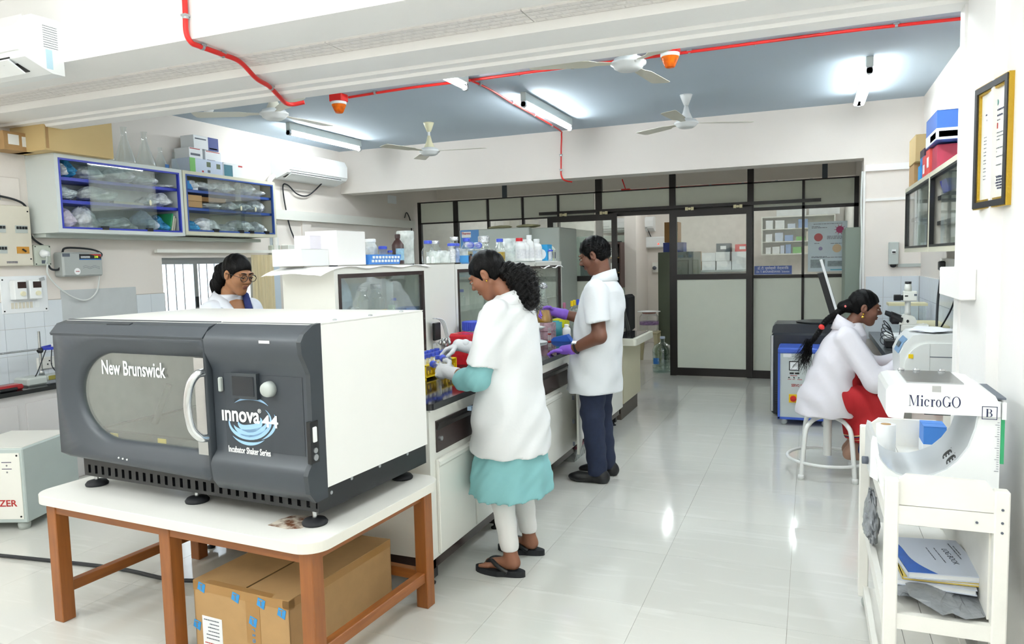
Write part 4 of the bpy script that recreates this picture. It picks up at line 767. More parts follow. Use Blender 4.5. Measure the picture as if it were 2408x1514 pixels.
# paper liner drooping over the near end of the shelf top
mb = MB(); ny, nx = 26, 10; vs = []
for i in range(ny+1):
    for j in range(nx+1):
        y = 2.91+1.11*i/ny; x = XB-.03+(XF-XB+.045)*j/nx; z = ZT+.004
        if y < 3.03: d = 3.03-y; z -= .055*min(1, d/.16)**1.6+.004*math.sin(j*.9); x += -.02*math.sin(j)*d
        if j == nx: z -= .008+.006*math.sin(i*.8)
        if j == 0: z -= .01
        vs.append((x, y, z))
mb.add(vs, [(i*(nx+1)+j, i*(nx+1)+j+1, (i+1)*(nx+1)+j+1, (i+1)*(nx+1)+j) for i in range(ny) for j in range(nx)], True)
tag(mb.build('paper_liner', mat('white_bench_paper', '#f7f7f5', .7)), 'white bench paper drooping over the near end of the shelf unit', 'paper')
mb = MB(); vs = []
for i in range(9):
    for j in range(3): vs.append((XF-.1+.05*j*1.0+(.0 if j < 2 else .012), 6.05+.62*i/8, ZT+.004-(.055+.012*math.sin(i*1.7) if j == 2 else 0)))
mb.add(vs, [(i*3+j, i*3+j+1, (i+1)*3+j+1, (i+1)*3+j) for i in range(8) for j in range(2)]); tag(mb.build('paper_liner', MATS['white_bench_paper']), 'white paper hanging over the far end of the shelf unit', 'paper')
# things on the shelf tops (x, y on the top at ZT)
T = ZT+.010
carton('foam_box', (-2.405, 3.05, T), (.18, .22, .085), M_boxw, 'wide flat white foam box at the near end of the shelf top'); 
carton('carton_box', (-2.41, 3.12, T+.087), (.10, .10, .068), mat('lilac_white_card', '#e9e6f0', .5), 'small white carton stacked on the flat foam box')
carton('carton_box', (-2.36, 3.29, T), (.20, .26, .18), mat('bright_white_card', '#f7f7f6', .5), 'tall plain white carton on the near shelf top')
M_hdpe = mat('translucent_plastic', '#e6ebea', .35, sss=.0); M_lt = glass('frosted_plastic', '#f2f6f5', .1, .5, .25, .55, '#e8eeec')
bottle((-2.40, 3.50, T), .042, .15, 'frosted wide mouth bottle left of the blue tray contents', 'jar', M_lt, M_white, capr=.03); bottle((-2.40, 3.68, T+.02), .042, .13, 'frosted bottle standing in the middle of the blue tray', 'jar', M_lt, M_white, capr=.034)
tray = thing('blue_tray', 'open blue plastic basket on the near shelf top', 'basket', (-2.31, 3.60, T)); M_tray = mat('blue_basket', '#3f86d8', .4)
MB().prism([(-.055, 0), (.055, 0), (.068, .055), (.062, .055), (.05, .006), (-.05, .006), (-.062, .055), (-.068, .055)], 'y', -.16, .16).prism([(-.055, 0), (.055, 0), (.068, .055), (-.068, .055)], 'y', -.164, -.158).prism([(-.055, 0), (.055, 0), (.068, .055), (-.068, .055)], 'y', .158, .164).build('basket', M_tray, tray)
for k in range(9):
    for j in range(2): MB().box(.060+.006*j, .0625+.006*j, -.14+.033*k, -.118+.033*k, .012+.021*j, .026+.021*j).build('cut_out', M_boxw, tray)
M_tube = glass('clear_tube', '#fafcfc', .08, .6, .1, .2)
bottle((-2.32, 3.69, T+.006), .022, .10, 'clear specimen cup with blue lid in the blue basket', 'tub', M_tube, M_blue, caph=.018, capr=.025); bottle((-2.30, 3.735, T+.006), .014, .075, 'short clear tube with blue lid in the blue basket', 'tub', M_tube, M_blue, caph=.012, capr=.015)
carton('carton_box', (-2.33, 3.785, T), (.07, .055, .05), M_black, 'small black box beside the blue basket')
bottle((-2.32, 3.86, T), .036, .18, 'dark brown reagent bottle with printed label on the shelf top', 'slim', mat('brown_hdpe', '#3b2220', .35), mat('brown_cap', '#2f1b1a', .5), lab=mat('label_print', '#8fb6cc', .5, noise=.5, nscale=60), capr=.017, labang=-20)
cy = thing('storage_cylinder', 'tall translucent cylinder with wide lid beside the brown bottle', 'container', (-2.36, 4.02, T)); MB().lathe([(0, 0), (.052, 0), (.052, .15), (.055, .152), (.055, .2), (.05, .205), (0, .205)], n=24).build('body', M_lt, cy)
for y, lb in ((4.15, 'left'), (4.215, 'right')): tag(MB().tube(bez([(-2.28, y, T), (-2.28, y, T+.035), (-2.28, y+.02, T+.035), (-2.28, y+.02, T)], 3), .006, 6).build('plastic_clip', M_white), '%s small white plastic clip standing on the shelf edge' % lb, 'clip')
for i, (y, r, h) in enumerate(((4.29, .045, .085), (4.42, .052, .09))): bottle((-2.31, y, T), r, h, '%s translucent beaker in front of the blue capped bottles' % ('small', 'larger')[i], 'tub', M_lt, None, name='beaker')
M_foil = mat('aluminium_foil', '#d5d8da', .25, .95, bump=.8, bscale=90); M_amber = glass('amber_glass', '#7a2f12', .08, .5, .05, .5, '#4a1a0c'); M_media = mat('yellow_media', '#a98a1e', .2); M_media2 = mat('amber_media', '#8a5a1a', .2)
bottle((-2.42, 4.42, T), .045, .155, 'clear media bottle with blue cap behind the small beakers', 'lab', M_labglass, M_blue); bottle((-2.42, 4.53, T), .045, .155, 'clear media bottle with foil cap behind the larger beaker', 'lab', M_labglass, M_foil)
for i, y in enumerate((4.58, 4.64)): bottle((-2.32, y, T), .028, .135, '%s foil wrapped tube with blue cap beside the test tube rack' % ('left', 'right')[i], 'slim', (M_foil, glass('blue_tint_tube', '#cdd6e6', .1, .5, .1, .35, '#aebfe0'))[i], M_blue, capr=.03)
rk = thing('tube_rack', 'white and blue test tube rack on the shelf top behind the woman', 'rack', (-2.31, 4.90, T)); MB().box(-.055, .055, -.19, .19, .0, .05).build('lower_block', mat('sky_blue_plastic', '#4f9fdc', .4), rk); MB().box(-.055, .055, -.2, .2, .085, .097).box(-.05, .05, -.195, -.185, .05, .085).box(-.05, .05, .185, .195, .05, .085).build('top_plate', M_lt, rk)
for k in range(14): MB().tube([(.03, -.175+.027*k, .012), (.03, -.175+.027*k, .10)], .0085, 8).build('test_tube', M_labglass, rk)
bottle((-2.24, 4.72, T), .014, .06, 'tiny amber vial with black cap in front of the rack', 'slim', M_amber, M_black)
for i, y in enumerate((4.74, 4.88)):
    t_ = bottle((-2.28, y, T+.125), .02, .12, '%s clear tube with blue cap lying on the test tube rack' % ('left', 'right')[i], 'tub', M_tube, M_blue, caph=.02, capr=.024, tilt=(-90, 0, 10)); 
bottle((-2.44, 4.86, T), .05, .19, 'media bottle with foil cap behind the test tube rack', 'lab', M_labglass, M_foil, M_media, .35); bottle((-2.44, 5.07, T), .046, .185, 'left blue capped bottle of yellow medium behind the woman head', 'lab', M_labglass, M_blue, M_media, .45)
bottle((-2.34, 5.17, T), .055, .20, 'large foil capped bottle of amber medium behind the woman head', 'lab', M_labglass, M_foil, M_media2, .45, capr=.045, caph=.05); bottle((-2.42, 5.36, T), .045, .185, 'middle blue capped bottle of yellow medium', 'lab', M_labglass, M_blue, M_media, .5); bottle((-2.33, 5.46, T), .045, .185, 'right blue capped bottle of yellow medium next to the white jug', 'lab', M_labglass, M_blue, M_media, .42)
jg = thing('plastic_jug', 'tall translucent white jug beside the blue capped bottles', 'jug', (-2.36, 5.66, T)); MB().lathe([(0, 0), (.075, 0), (.085, .19), (.083, .19), (.073, .006), (0, .006)], n=24).build('body', M_lt, jg)
M_wl = mat('chemical_label', '#e9eaf2', .5, noise=.3, nscale=70)
for i, (y, r, h, cm, lb) in enumerate(((5.89, .055, .20, mat('red_cap', '#c8202a', .4), 'white chemical bottle with red cap'), (6.02, .042, .19, M_white, 'first slim white chemical bottle right of the red cap'), (6.13, .045, .23, M_white, 'tallest white chemical bottle'), (6.32, .05, .20, M_white, 'white chemical bottle next to the blue carton'))): bottle((-2.33, y, T), r, h, lb+' on the far shelf top', 'jar', mat('white_hdpe', '#f0f1f0', .4), cm, lab=M_wl, capr=r*.55, labang=-30)
bx = carton('detergent_carton', (-2.33, 6.50, T), (.13, .13, .15), mat('sky_carton', '#2f9fd6', .5), 'sky blue carton with white disc on the far shelf top', prints=(('+y', 0, 1, 0, 1, M_boxw),)); MB().lathe([(.05, 0), (.05, .002)], (.066, .0, .06), 20, 'x', smooth=False).build('white_disc', M_wprint, bx); MB().lathe([(.05, 0), (.05, .002)], (.0, -.067, .06), 20, 'y', smooth=False).build('white_disc', M_wprint, bx)
for i, (y, m) in enumerate(((6.585, mat('lime_card', '#dbe6a9', .5)), (6.63, mat('grey_card', '#cfd3cc', .5)))):
    t_ = thing('milk_carton', ('pale green gabled carton', 'pale grey gabled carton')[i]+' at the far end of the shelf top', 'carton', (-2.30+.0*i, y+.02*i, T)); MB().prism([(-.035, 0), (.035, 0), (.035, .10), (.006, .135), (-.006, .135), (-.035, .10)], 'y', -.022, .022).build('body', m, t_); MB().box(.0352, .036, -.015, .015, .02, .08).build('printed_panel', M_greyp, t_)
bottle((-2.23, 6.42, T), .022, .10, 'short clear tube with blue lid in front of the sky blue carton', 'tub', M_tube, M_blue, caph=.016, capr=.024)
# things inside the near unit (shelf at 1.22) and below
B = 1.222
bottle((-2.36, 3.52, B), .05, .19, 'clear bottle of green medium inside the near shelf unit', 'lab', M_labglass, M_foil, mat('green_media', '#6f8f2a', .2), .3); bottle((-2.36, 3.66, B), .05, .2, 'clear foil capped bottle behind the overlapping glass doors', 'lab', M_labglass, M_foil)
bottle((-2.30, 3.73, B), .022, .09, 'tube of pale green liquid inside the near shelf unit', 'tub', M_tube, None, mat('pale_green_liquid', '#b7e0a9', .2), .8); bottle((-2.32, 3.79, B), .024, .11, 'blue capped tube inside the near shelf unit', 'tub', M_tube, M_blue)
carton('tip_box', (-2.34, 3.30, B), (.12, .13, .085), glass('hazy_box', '#e6ecea', .1, .4, .2, .4, '#d5dbd8'), 'clear box with grey lid inside the near shelf unit'); 
o = blob((-2.36, 3.26, B), (.09, .10, .16), mat('grey_blue_cloth', '#b9c8d4', .7), 91, .1, peak=1.0); o.name = 'folded_paper'; tag(o, 'crumpled pale blue paper peak inside the near shelf unit', 'paper')
carton('tip_box', (-2.29, 3.20, B), (.08, .15, .045), M_red, 'low red packet at the left of the near shelf unit'); carton('tip_box', (-2.29, 3.90, B), (.10, .2, .05), mat('blue_box_plastic', '#3b6fb8', .4), 'flat blue box at the right of the near shelf unit')
for i, y in enumerate((3.37, 3.57)):
    t_ = thing('yellow_rack', '%s yellow handled rack at the front of the near shelf unit' % ('left', 'right')[i], 'rack', (-2.27, y, B)); MB().box(-.03, .03, -.06, .06, 0, .008).tube([(0, -.055, .0), (0, -.055, .05), (0, .055, .05), (0, .055, 0)], .006, 6).build('frame', M_yellow, t_)
# inside the far unit
B2 = 1.202
for i, (y, r, h, bd, cp, lb) in enumerate(((4.50, .032, .11, M_amber, M_blue, 'amber bottle with blue cap behind the far unit glass'), (4.62, .03, .11, M_labglass, M_white, 'clear bottle with white cap behind the far unit glass'), (4.75, .03, .14, M_labglass, M_blue, 'tall clear bottle with blue cap behind the far unit glass'), (5.95, .035, .15, M_labglass, M_blue, 'blue capped bottle near the raised flask'), (6.2, .05, .12, M_lt, M_red, 'red lidded jar near the raised flask'), (6.4, .05, .10, M_lt, M_blue, 'blue lidded jar at the far end of the unit'))): bottle((-2.34, y, B2), r, h, lb, 'lab' if r < .045 else 'tub', bd, cp)
for i, (y, r, h) in enumerate(((5.9, .05, .1), (6.15, .05, .12), (6.4, .045, .1))): bottle((-2.36, y, 1.002), r, h, '%s clear tub on the lower level of the far unit' % ORD[i], 'tub', M_tube, M_white)
# things on the worktop
G = .8925
def falcon(loc, label, h=.115, r=.0145, tilt=None, group='capped centrifuge tubes', parent=None):
    t = thing('centrifuge_tube', label, 'tube', loc, 0, group); MB().lathe([(0, 0), (.004, .0), (r, .014), (r, h-.018)], n=14).build('body', M_tube, t); MB().box(r*.6, r*.95, -r*.5, r*.5, h*.35, h*.75).build('write_patch', M_boxw, t); MB().lathe([(r*1.15, h-.02), (r*1.15, h), (0, h)], n=16, smooth=False).build('cap', M_blue, t)
    if tilt: t.rotation_euler = tuple(R(x) for x in tilt)
    return t
yr = thing('tube_rack', 'yellow plastic tube rack full of blue capped tubes on the worktop', 'rack', (-2.02, 3.68, G)); rack = MB()
for z in (.012, .075): rack.box(-.07, .07, -.19, .19, z, z+.006)
for y in (-.19, -.065, .06, .184): rack.box(-.07, .07, y, y+.006, 0, .081)
rack.build('frame', M_yellow, yr)
for k in range(10): MB().box(.0702, .0712, -.17+.035*k, -.155+.035*k, .03, .05).build('rib', mat('yellow_plastic_dark', '#d9b300', .4), yr)
for i in range(2):
    for j in range(7): falcon((-1.985-.075*i, 3.53+.05*j, G+.02), '%s blue capped tube from the left in the %s row of the yellow rack' % (ORD[j], ('front', 'rear')[i]))
falcon((-1.93, 3.60, G), 'blue capped tube standing in front of the yellow rack', .125)
wr = thing('foil_tubes', 'bundle of foil capped test tubes behind the yellow rack', 'tubes', (-2.13, 4.06, G)); MB().lathe([(0, 0), (.05, 0), (.055, .11), (.052, .11), (.047, .004), (0, .004)], n=20).build('beaker', M_labglass, wr)
for k in range(14): a = k*2.4; r_ = .012+.0024*k; MB().sphere((r_*math.cos(a), r_*math.sin(a), .13+.014*(k % 3)), (.011, .011, .016), 8, 6).build('foil_cap', M_foil, wr)
rb = thing('red_bag_box', 'red plastic wrapped box on the worktop behind the gloved hands', 'box', (-2.05, 4.18, G)); 
mb = MB(); pp = [(-.055, -.09), (.06, -.08), (.062, .085), (-.05, .09)]; vs = []
for z, s_ in ((0, .95), (.06, 1.0), (.14, .98), (.175, 1.0), (.19, .9)): vs += [(x*s_+.003*math.sin(z*60+i), y*s_, z+.006*math.sin(i*2+z*40)*(z > .1)) for i, (x, y) in enumerate(pp)]
mb.add(vs, [(3, 2, 1, 0), (16, 17, 18, 19)]+[(4*k+i, 4*k+(i+1) % 4, 4*k+4+(i+1) % 4, 4*k+4+i) for k in range(4) for i in range(4)]); mb.build('wrapped_box', mat('red_plastic_film', '#c8202f', .25, noise=.1, nscale=12, bump=.5, bscale=14), rb)
jr = bottle((-2.08, 4.40, G), .07, .25, 'big clear jar with wide ribbed blue lid on the worktop', 'tub', M_labglass, M_blue, capr=.078, caph=.06); MB().lathe([(0, .005), (.064, .005), (.064, .09), (0, .1)], n=18).build('foil_contents', M_foil, jr)
for k in range(30): a = 2*PI*k/30; MB().box(.0775, .081, -.003, .003, .195, .248, RZ(math.degrees(a)), (0, 0, .2)).build('cap_rib', M_blue, jr)
bottle((-1.98, 4.48, G), .035, .16, 'dark bottle with white top next to the big blue lidded jar', 'slim', mat('dark_brown_bottle', '#2a1a1a', .3), M_white, lab=M_boxw)
rr = thing('file_rack', 'stack of curled folders leaning behind the foil tubes', 'folder', (-2.16, 4.05, G+.13))
for k in range(3): MB().tube(bez([(-.01+.012*k, -.05, .17), (.005+.012*k, .02, .15), (.02+.01*k, .05, .06), (.03+.01*k, .07, -.1)], 4), .004, 6).build('sheet_edge', M_boxw, rr)
MB().bbox(-.02, .0, -.05, .03, .03, .14, .004).build('dark_grip', M_black, rr)
wbot = bottle((-1.86, 5.72, G), .034, .115, 'white round bottle standing alone on the worktop near the man', 'jar', mat('white_hdpe', '#f0f1f0', .4), mat('white_hdpe', '#f0f1f0', .4), capr=.02)
bottle((-2.0, 5.86, G), .052, .14, 'teal plastic beaker behind the white round bottle', 'tub', mat('teal_plastic', '#3f8f97', .35), None, name='beaker')
carton('tip_box', (-2.02, 6.05, G+.06), (.12, .12, .07), mat('yellow_box', '#e2df1c', .4), 'bright yellow tip box stacked on a clear box'); carton('tip_box', (-2.02, 6.05, G), (.13, .13, .058), M_clear, 'clear box under the yellow tip box')
for k, z in enumerate((0, .07)): carton('tip_box', (-2.0, 5.62, G+z), (.12, .13, .065), glass('pink_clear', '#f0dfe4', .1, .4, .1, .35, '#e3bcc8'), '%s pink lidded clear tip box beside the blue dish' % ('lower', 'upper')[k])
dish = thing('blue_rack', 'blue folded plastic wedge rack on the worktop', 'rack', (-1.83, 5.50, G)); MB().prism([(-.09, 0), (.09, 0), (.05, .055), (-.06, .03)], 'y', -.035, .035).build('wedge', mat('cobalt_plastic', '#2d5fc0', .4), dish)
ps = thing('pipette_stand', 'white round pipette stand behind the woman on the worktop', 'stand', (-1.98, 5.36, G)); MB().lathe([(0, 0), (.075, 0), (.07, .012), (.02, .025), (.016, .1), (.05, .115), (.06, .125), (.016, .135), (.014, .2), (0, .205)], n=22).build('body', M_white, ps)
ph = thing('pen_stand', 'thin clear tube with red bands at the front of the worktop', 'tube', (-1.80, 5.12, G)); MB().tube([(0, 0, 0), (0, 0, .14)], .012, 10).build('tube', M_tube, ph); MB().lathe([(.0125, .03), (.0125, .045)], n=12).lathe([(.0125, .09), (.0125, .1)], n=12).build('red_band', M_redp, ph)
for i, (y, x, h, cm) in enumerate(((6.28, -2.06, .26, mat('pink_cap', '#b06a86', .4)), (6.38, -2.02, .27, M_yellow), (6.44, -1.98, .28, M_blue), (6.52, -2.04, .27, M_yellow), (6.56, -1.96, .29, M_white))): bottle((x, y, G), .036, h, '%s squeeze bottle from the left in the row at the far end of the worktop' % ORD[i], 'slim', M_labglass, cm, capr=.014, caph=.05)
for i, y in enumerate((6.2, 6.35, 6.5)): carton('tip_box', (-1.9, y, G), (.09, .1, .06), (M_clear, glass('pink_clear'), M_lt)[i], '%s low clear box in front of the squeeze bottles' % ORD[i])
# bin and lower bench at the far end
fb = thing('end_bench', 'low cream end bench with granite inset beyond the island', 'bench', (-2.2, 7.05, 0)); 
wb(MB().box(-3.05, -1.63, 6.72, 7.46, .16, .72), 'carcass', mat('beige_laminate', '#d3cdb0', .4), fb); wb(MB().box(-3.0, -1.66, 6.74, 7.44, 0, .16), 'plinth', mat('brown_grey_plinth', '#5c534c', .5), fb); wb(MB().prism(rrect(-3.08, -1.50, 6.70, 7.5, .03), 'z', .72, .785), 'top_edge', mat('cream_edge', '#e0dfd0', .4), fb); wb(MB().box(-3.0, -1.54, 6.74, 7.46, .785, .79), 'top_inset', M_granite, fb)
bn = thing('waste_bin', 'black ribbed conical bin upside on the low end bench', 'bin', (-1.82, 7.15, .791)); mb = MB(); n = 48; vs = []
for r_, z in ((.15, 0), (.155, .03), (.135, .12), (.11, .22), (.112, .25)):
    for k in range(n): a = 2*PI*k/n; q = r_*(1+.025*(k % 4 < 2)); vs.append((q*math.cos(a), q*math.sin(a), z))
mb.add(vs, [(i*n+k, i*n+(k+1) % n, (i+1)*n+(k+1) % n, (i+1)*n+k) for i in range(4) for k in range(n)]); mb.build('body', mat('bin_black', '#1b1d20', .3), bn); MB().lathe([(.115, .245), (.118, .262), (.1, .268), (0, .268)], n=28).build('rim', mat('maroon_rim', '#5a2a2a', .4), bn)
stv = thing('hot_plate', 'grey instrument box standing at the far end of the worktop', 'instrument', (-1.68, 6.56, G)); MB().bbox(-.05, .05, -.08, .06, 0, .05, .006).build('case', M_grey, stv); MB().box(-.04, .05, -.06, .05, .05, .06, RY(-8)).build('top_plate', M_steel, stv)
ub = thing('storage_tub', 'clear storage tub with maroon lid under the island behind the man', 'tub', (-1.75, 5.35, 0)); MB().prism([(-.1, 0), (.1, 0), (.12, .1), (-.12, .1)], 'y', -.14, .14).build('tub', glass('hazy_box'), ub); MB().bbox(-.125, .125, -.15, .15, .1, .12, .004).build('lid', mat('maroon_plastic', '#6b3040', .4), ub); MB().box(-.09, .0, -.1, .1, .01, .08).build('contents', M_bluedeep, ub)
# ultra-low freezer by the partition
fz = thing('freezer', 'tall grey laboratory freezer with blue corner panel in front of the partition', 'freezer', (-3.55, 9.0, 0)); wb(MB().bbox(-4.22, -2.90, 8.7, 9.42, .05, 1.95, .01), 'cabinet', mat('freezer_grey', '#b4bcb6', .4), fz); wb(MB().bbox(-4.24, -3.27, 8.6, 8.70, .1, 1.96, .01), 'door', mat('freezer_door', '#bcc4be', .4), fz); wb(MB().box(-4.22, -3.96, 8.595, 8.60, 1.3, 1.955), 'blue_panel', mat('freezer_blue', '#5d93cf', .4), fz); wb(MB().box(-4.2, -4.07, 8.59, 8.596, 1.86, 1.935), 'badge', M_boxw, fz)
text('badge_text', 'Thermo', .04, M_redp, fz, Vector((-4.135, 8.588, 1.91))-fz.location, (90, 0, 0), .0005, bold=.001); wb(MB().box(-3.30, -3.27, 8.57, 8.6, 1.2, 1.85), 'handle', M_grey, fz)
for i, x in enumerate((-3.75, -3.35)): o = blob((x, 8.8, 1.961), (.16, .08, .025), mat('olive_cloth', '#a8a684', .9), 50+i, .2); o.name = 'folded_gloves'; tag(o, '%s olive insulated glove lying on the grey freezer' % ('left', 'right')[i], 'glove')
gc = thing('grey_cupboard', 'dull grey cupboard behind the island at the left wall', 'cupboard', (-5.2, 6.95, 0)); wb(MB().bbox(WL+.01, -5.0, 6.6, 7.4, 0, 1.42, .006), 'body', mat('dull_grey', '#b3bab4', .5), gc)
# ------------------------------------------------------------------ right wall: cabinets, boxes, electrics
RC = mat('beige_cabinet', '#cfccb8', .45)
wall_cabinet('wall_cabinet', (.95, 6.37, 1.53), R(-90), 1.23, .48, .27, (.24,), RC, M_black, ((.05, .75), (.55, 1.18)), 'far beige wall cabinet with clear sliding glass on the right wall', boardm=mat('pale_board', '#cbc9c0', .6))
wall_cabinet('wall_cabinet', (.95, 5.13, 1.53), R(-90), 1.2, .48, .27, (.17, .32), RC, M_black, ((.36, .85), (.6, 1.15)), 'near beige wall cabinet with open left side on the right wall', boardm=MATS['pale_board'])
bt = thing('blue_basket', 'blue plastic basket on the upper shelf of the near right cabinet', 'basket', (.8, 4.88, 1.87)); MB().prism([(-.08, 0), (.08, 0), (.1, .07), (-.1, .07)], 'y', -.12, .1).build('basket', mat('violet_blue_plastic', '#3d44a8', .4), bt)
bottle((.82, 4.86, 1.545+.01), .035, .08, 'white squat jar with blue lid at the bottom of the near right cabinet', 'tub', mat('white_hdpe', '#f0f1f0', .4), M_blue, caph=.025)
carton('carton_box', (.82, 5.25, 1.55), (.1, .16, .38), mat('pale_blue_grey_card', '#a9c3d6', .5), 'stack of blue labelled packets seen through the far right cabinet glass', prints=(('-x', 0, 1, .7, .85, M_bluep), ('-x', 0, 1, .3, .42, M_boxw), ('-x', 0, 1, .02, .2, M_navyp)))
for i, (y, d) in enumerate(((6.25, .06), (5.9, .04), (5.6, .03))): carton('carton_box', (.8, y, 1.55), (.06, d*1.6, .05), M_boxw, '%s small item on the floor of the far right cabinet' % ORD[i])
ZR = 2.011
rb_ = [((.81, 6.22, ZR), (.24, .28, .16), M_card, 'lower plain carton on the far right cabinet top', ()), ((.81, 6.15, ZR+.161), (.25, .36, .19), MATS['pale_cardboard'], 'upper open carton on the far right cabinet top', ()),
       ((.79, 5.80, ZR), (.2, .12, .11), mat('blue_white_pack', '#2f8fd0', .5), 'small blue glove carton beside the brown cartons', ()), ((.80, 5.74, ZR+.112), (.2, .2, .10), mat('blue_carton', '#2d86c9', .5), 'blue and brown glove carton stacked by the brown cartons', (('-x', 0, 1, .5, 1, mat('plum_card', '#3d2a38', .5)), ('-y', 0, 1, .5, 1, mat('plum_card', '#3d2a38', .5)))),
       ((.80, 5.70, ZR+.213), (.15, .14, .035), M_boxw, 'flat white packet on the blue glove carton', ()), ((.78, 5.50, ZR), (.2, .13, .14), mat('red_card', '#d14a45', .5), 'left red file box on the right cabinet top', (('-x', .25, .75, .2, .6, M_boxw), ('-y', .25, .75, .2, .6, M_boxw))),
       ((.78, 5.33, ZR), (.2, .15, .16), mat('red_card', '#d14a45', .5), 'right red file box on the right cabinet top', (('-x', .2, .7, .3, .7, M_boxw), ('-y', .2, .7, .3, .7, M_boxw))), ((.79, 5.12, ZR), (.2, .2, .15), mat('crimson_card', '#a8324a', .5, noise=.3, nscale=10), 'crimson carton under the big blue glove carton', ()),
       ((.79, 5.13, ZR+.163), (.24, .42, .17), mat('cobalt_card', '#3f6fc0', .4), 'big blue and white glove carton on top of the red boxes', (('-x', 0, 1, .02, .4, M_boxw), ('-x', .05, .55, .08, .3, M_bluep), ('-y', 0, 1, .02, .4, M_boxw), ('-y', .05, .5, .1, .3, M_bluep)))]
for p, d, m, lb, pr in rb_: carton('carton_box', p, d, m, lb, prints=pr)
tag(MB().prism([(4.4, 2.62), (5.9, 2.30), (5.9, 2.28), (4.4, 2.28)], 'x', .945, .95).build('wall_stain', mat('terracotta_paint', '#a8705c', .8)), 'reddish painted patch on the wall above the right cabinets', 'paint patch')
mc = thing('breaker_box', 'grey breaker box with black toggle on the tiled pillar', 'breaker', (.72, 7.75, 1.42)); MB().bbox(-.042, .042, -.06, 0, 0, .21, .005).build('case', M_grey, mc); MB().box(-.018, .018, -.066, -.06, .10, .14).build('breaker', M_white, mc); MB().box(-.014, .014, -.072, -.066, .108, .122).build('toggle', M_black, mc); MB().sphere((0, -.035, -.008), (.028, .02, .022)).build('cable_gland', M_black, mc)
tag(MB().box(.76, .95, 7.735, 7.75, 1.395, 1.425).build('raceway', M_grey), 'grey raceway from the breaker box to the right corner', 'raceway')
sp_ = thing('wall_outlet_strip', 'grey socket panel with black plug on the right wall under the cabinets', 'socket', (.95, 5.9, 1.38)); MB().bbox(-.03, 0, -.75, .55, 0, .10, .004).build('panel', M_cream, sp_); MB().bbox(-.07, -.03, .28, .36, .01, .08, .008).build('plug', M_black, sp_)
cable('power_cable', [(.9, 6.2, 1.40), (.88, 6.2, 1.2), (.86, 6.1, 1.0), (.86, 6.05, .85)], .009, M_wire, 'black mains cable hanging from the right wall socket'); cable('power_cable', [(.93, 5.6, 1.38), (.9, 5.75, 1.15), (.87, 6.0, .98)], .006, M_wire, 'thin black cable slanting to the microscope'); cable('power_cable', [(.93, 5.1, 1.34), (.92, 5.1, 1.1), (.88, 5.3, .95)], .007, M_wire, 'black cable behind the tall analyser')
jb = MB().bbox(.548, .605, 3.34, 3.84, 1.335, 1.46, .004).build('switch_box', M_beam); tag(jb, 'plain white painted box on the edge of the right column', 'switch box')
# framed certificate, standing off the wall at its far edge
cf = thing('framed_certificate', 'framed certificate in black and gold frame on the right wall', 'picture', (.622, 3.18, 1.915), R(-81)); w, h = .145, .225   # local x along the frame, -y to the room
def frm(nm, o, i, y0, y1, m): MB().box(-o[0], o[0], y0, y1, -o[1], -i[1]).box(-o[0], o[0], y0, y1, i[1], o[1]).box(-o[0], -i[0], y0, y1, -i[1], i[1]).box(i[0], o[0], y0, y1, -i[1], i[1]).build(nm, m, cf)
M_gold = mat('gold_leaf', '#c9a53c', .3, .8, bump=.4, bscale=120); M_cfb = mat('black_speckled', '#2a2a2c', .4, noise=.8, nscale=150)
frm('outer_frame', (w, h), (w-.022, h-.022), -.022, 0, M_cfb); frm('gold_rim', (w+.004, h+.004), (w, h), -.018, 0, M_gold); frm('gold_slip', (w-.022, h-.022), (w-.030, h-.030), -.016, 0, M_gold)
MB().box(-w+.030, w-.030, -.006, -.002, -h+.030, h-.030).build('paper', mat('certificate_paper', '#f2f3f0', .5), cf)
lines('printed_text', M_navyp, cf, (-w, -.0068, 0), (1, 0, 0), (0, 0, 1), .2, [(.115, .07, .23), (.095, .08, .22), (-.125, .18, .24), (-.135, .18, .24), (-.145, .17, .24), (-.155, .18, .235), (-.165, .19, .235)], .0055); lines('printed_text', M_greyp, cf, (-w, -.0068, 0), (1, 0, 0), (0, 0, 1), .2, [(.08, .1, .2), (.035, .06, .24), (.022, .06, .24), (.010, .06, .2), (-.005, .06, .12), (-.02, .06, .24), (-.032, .06, .18), (-.05, .06, .24), (-.062, .06, .11), (-.08, .06, .22), (-.092, .06, .13), (-.108, .06, .15), (-.12, .06, .22)], .003)
MB().box(-.035, .035, -.0075, -.006, .052, .072).build('red_band', M_redp, cf); MB().lathe([(.012, 0), (.012, .001)], (-.025, -.0075, .145), 14, 'y', smooth=False).lathe([(.012, 0), (.012, .001)], (.025, -.0075, .145), 14, 'y', smooth=False).build('printed_emblem', mat('teal_emblem', '#4f8f8a', .5), cf)
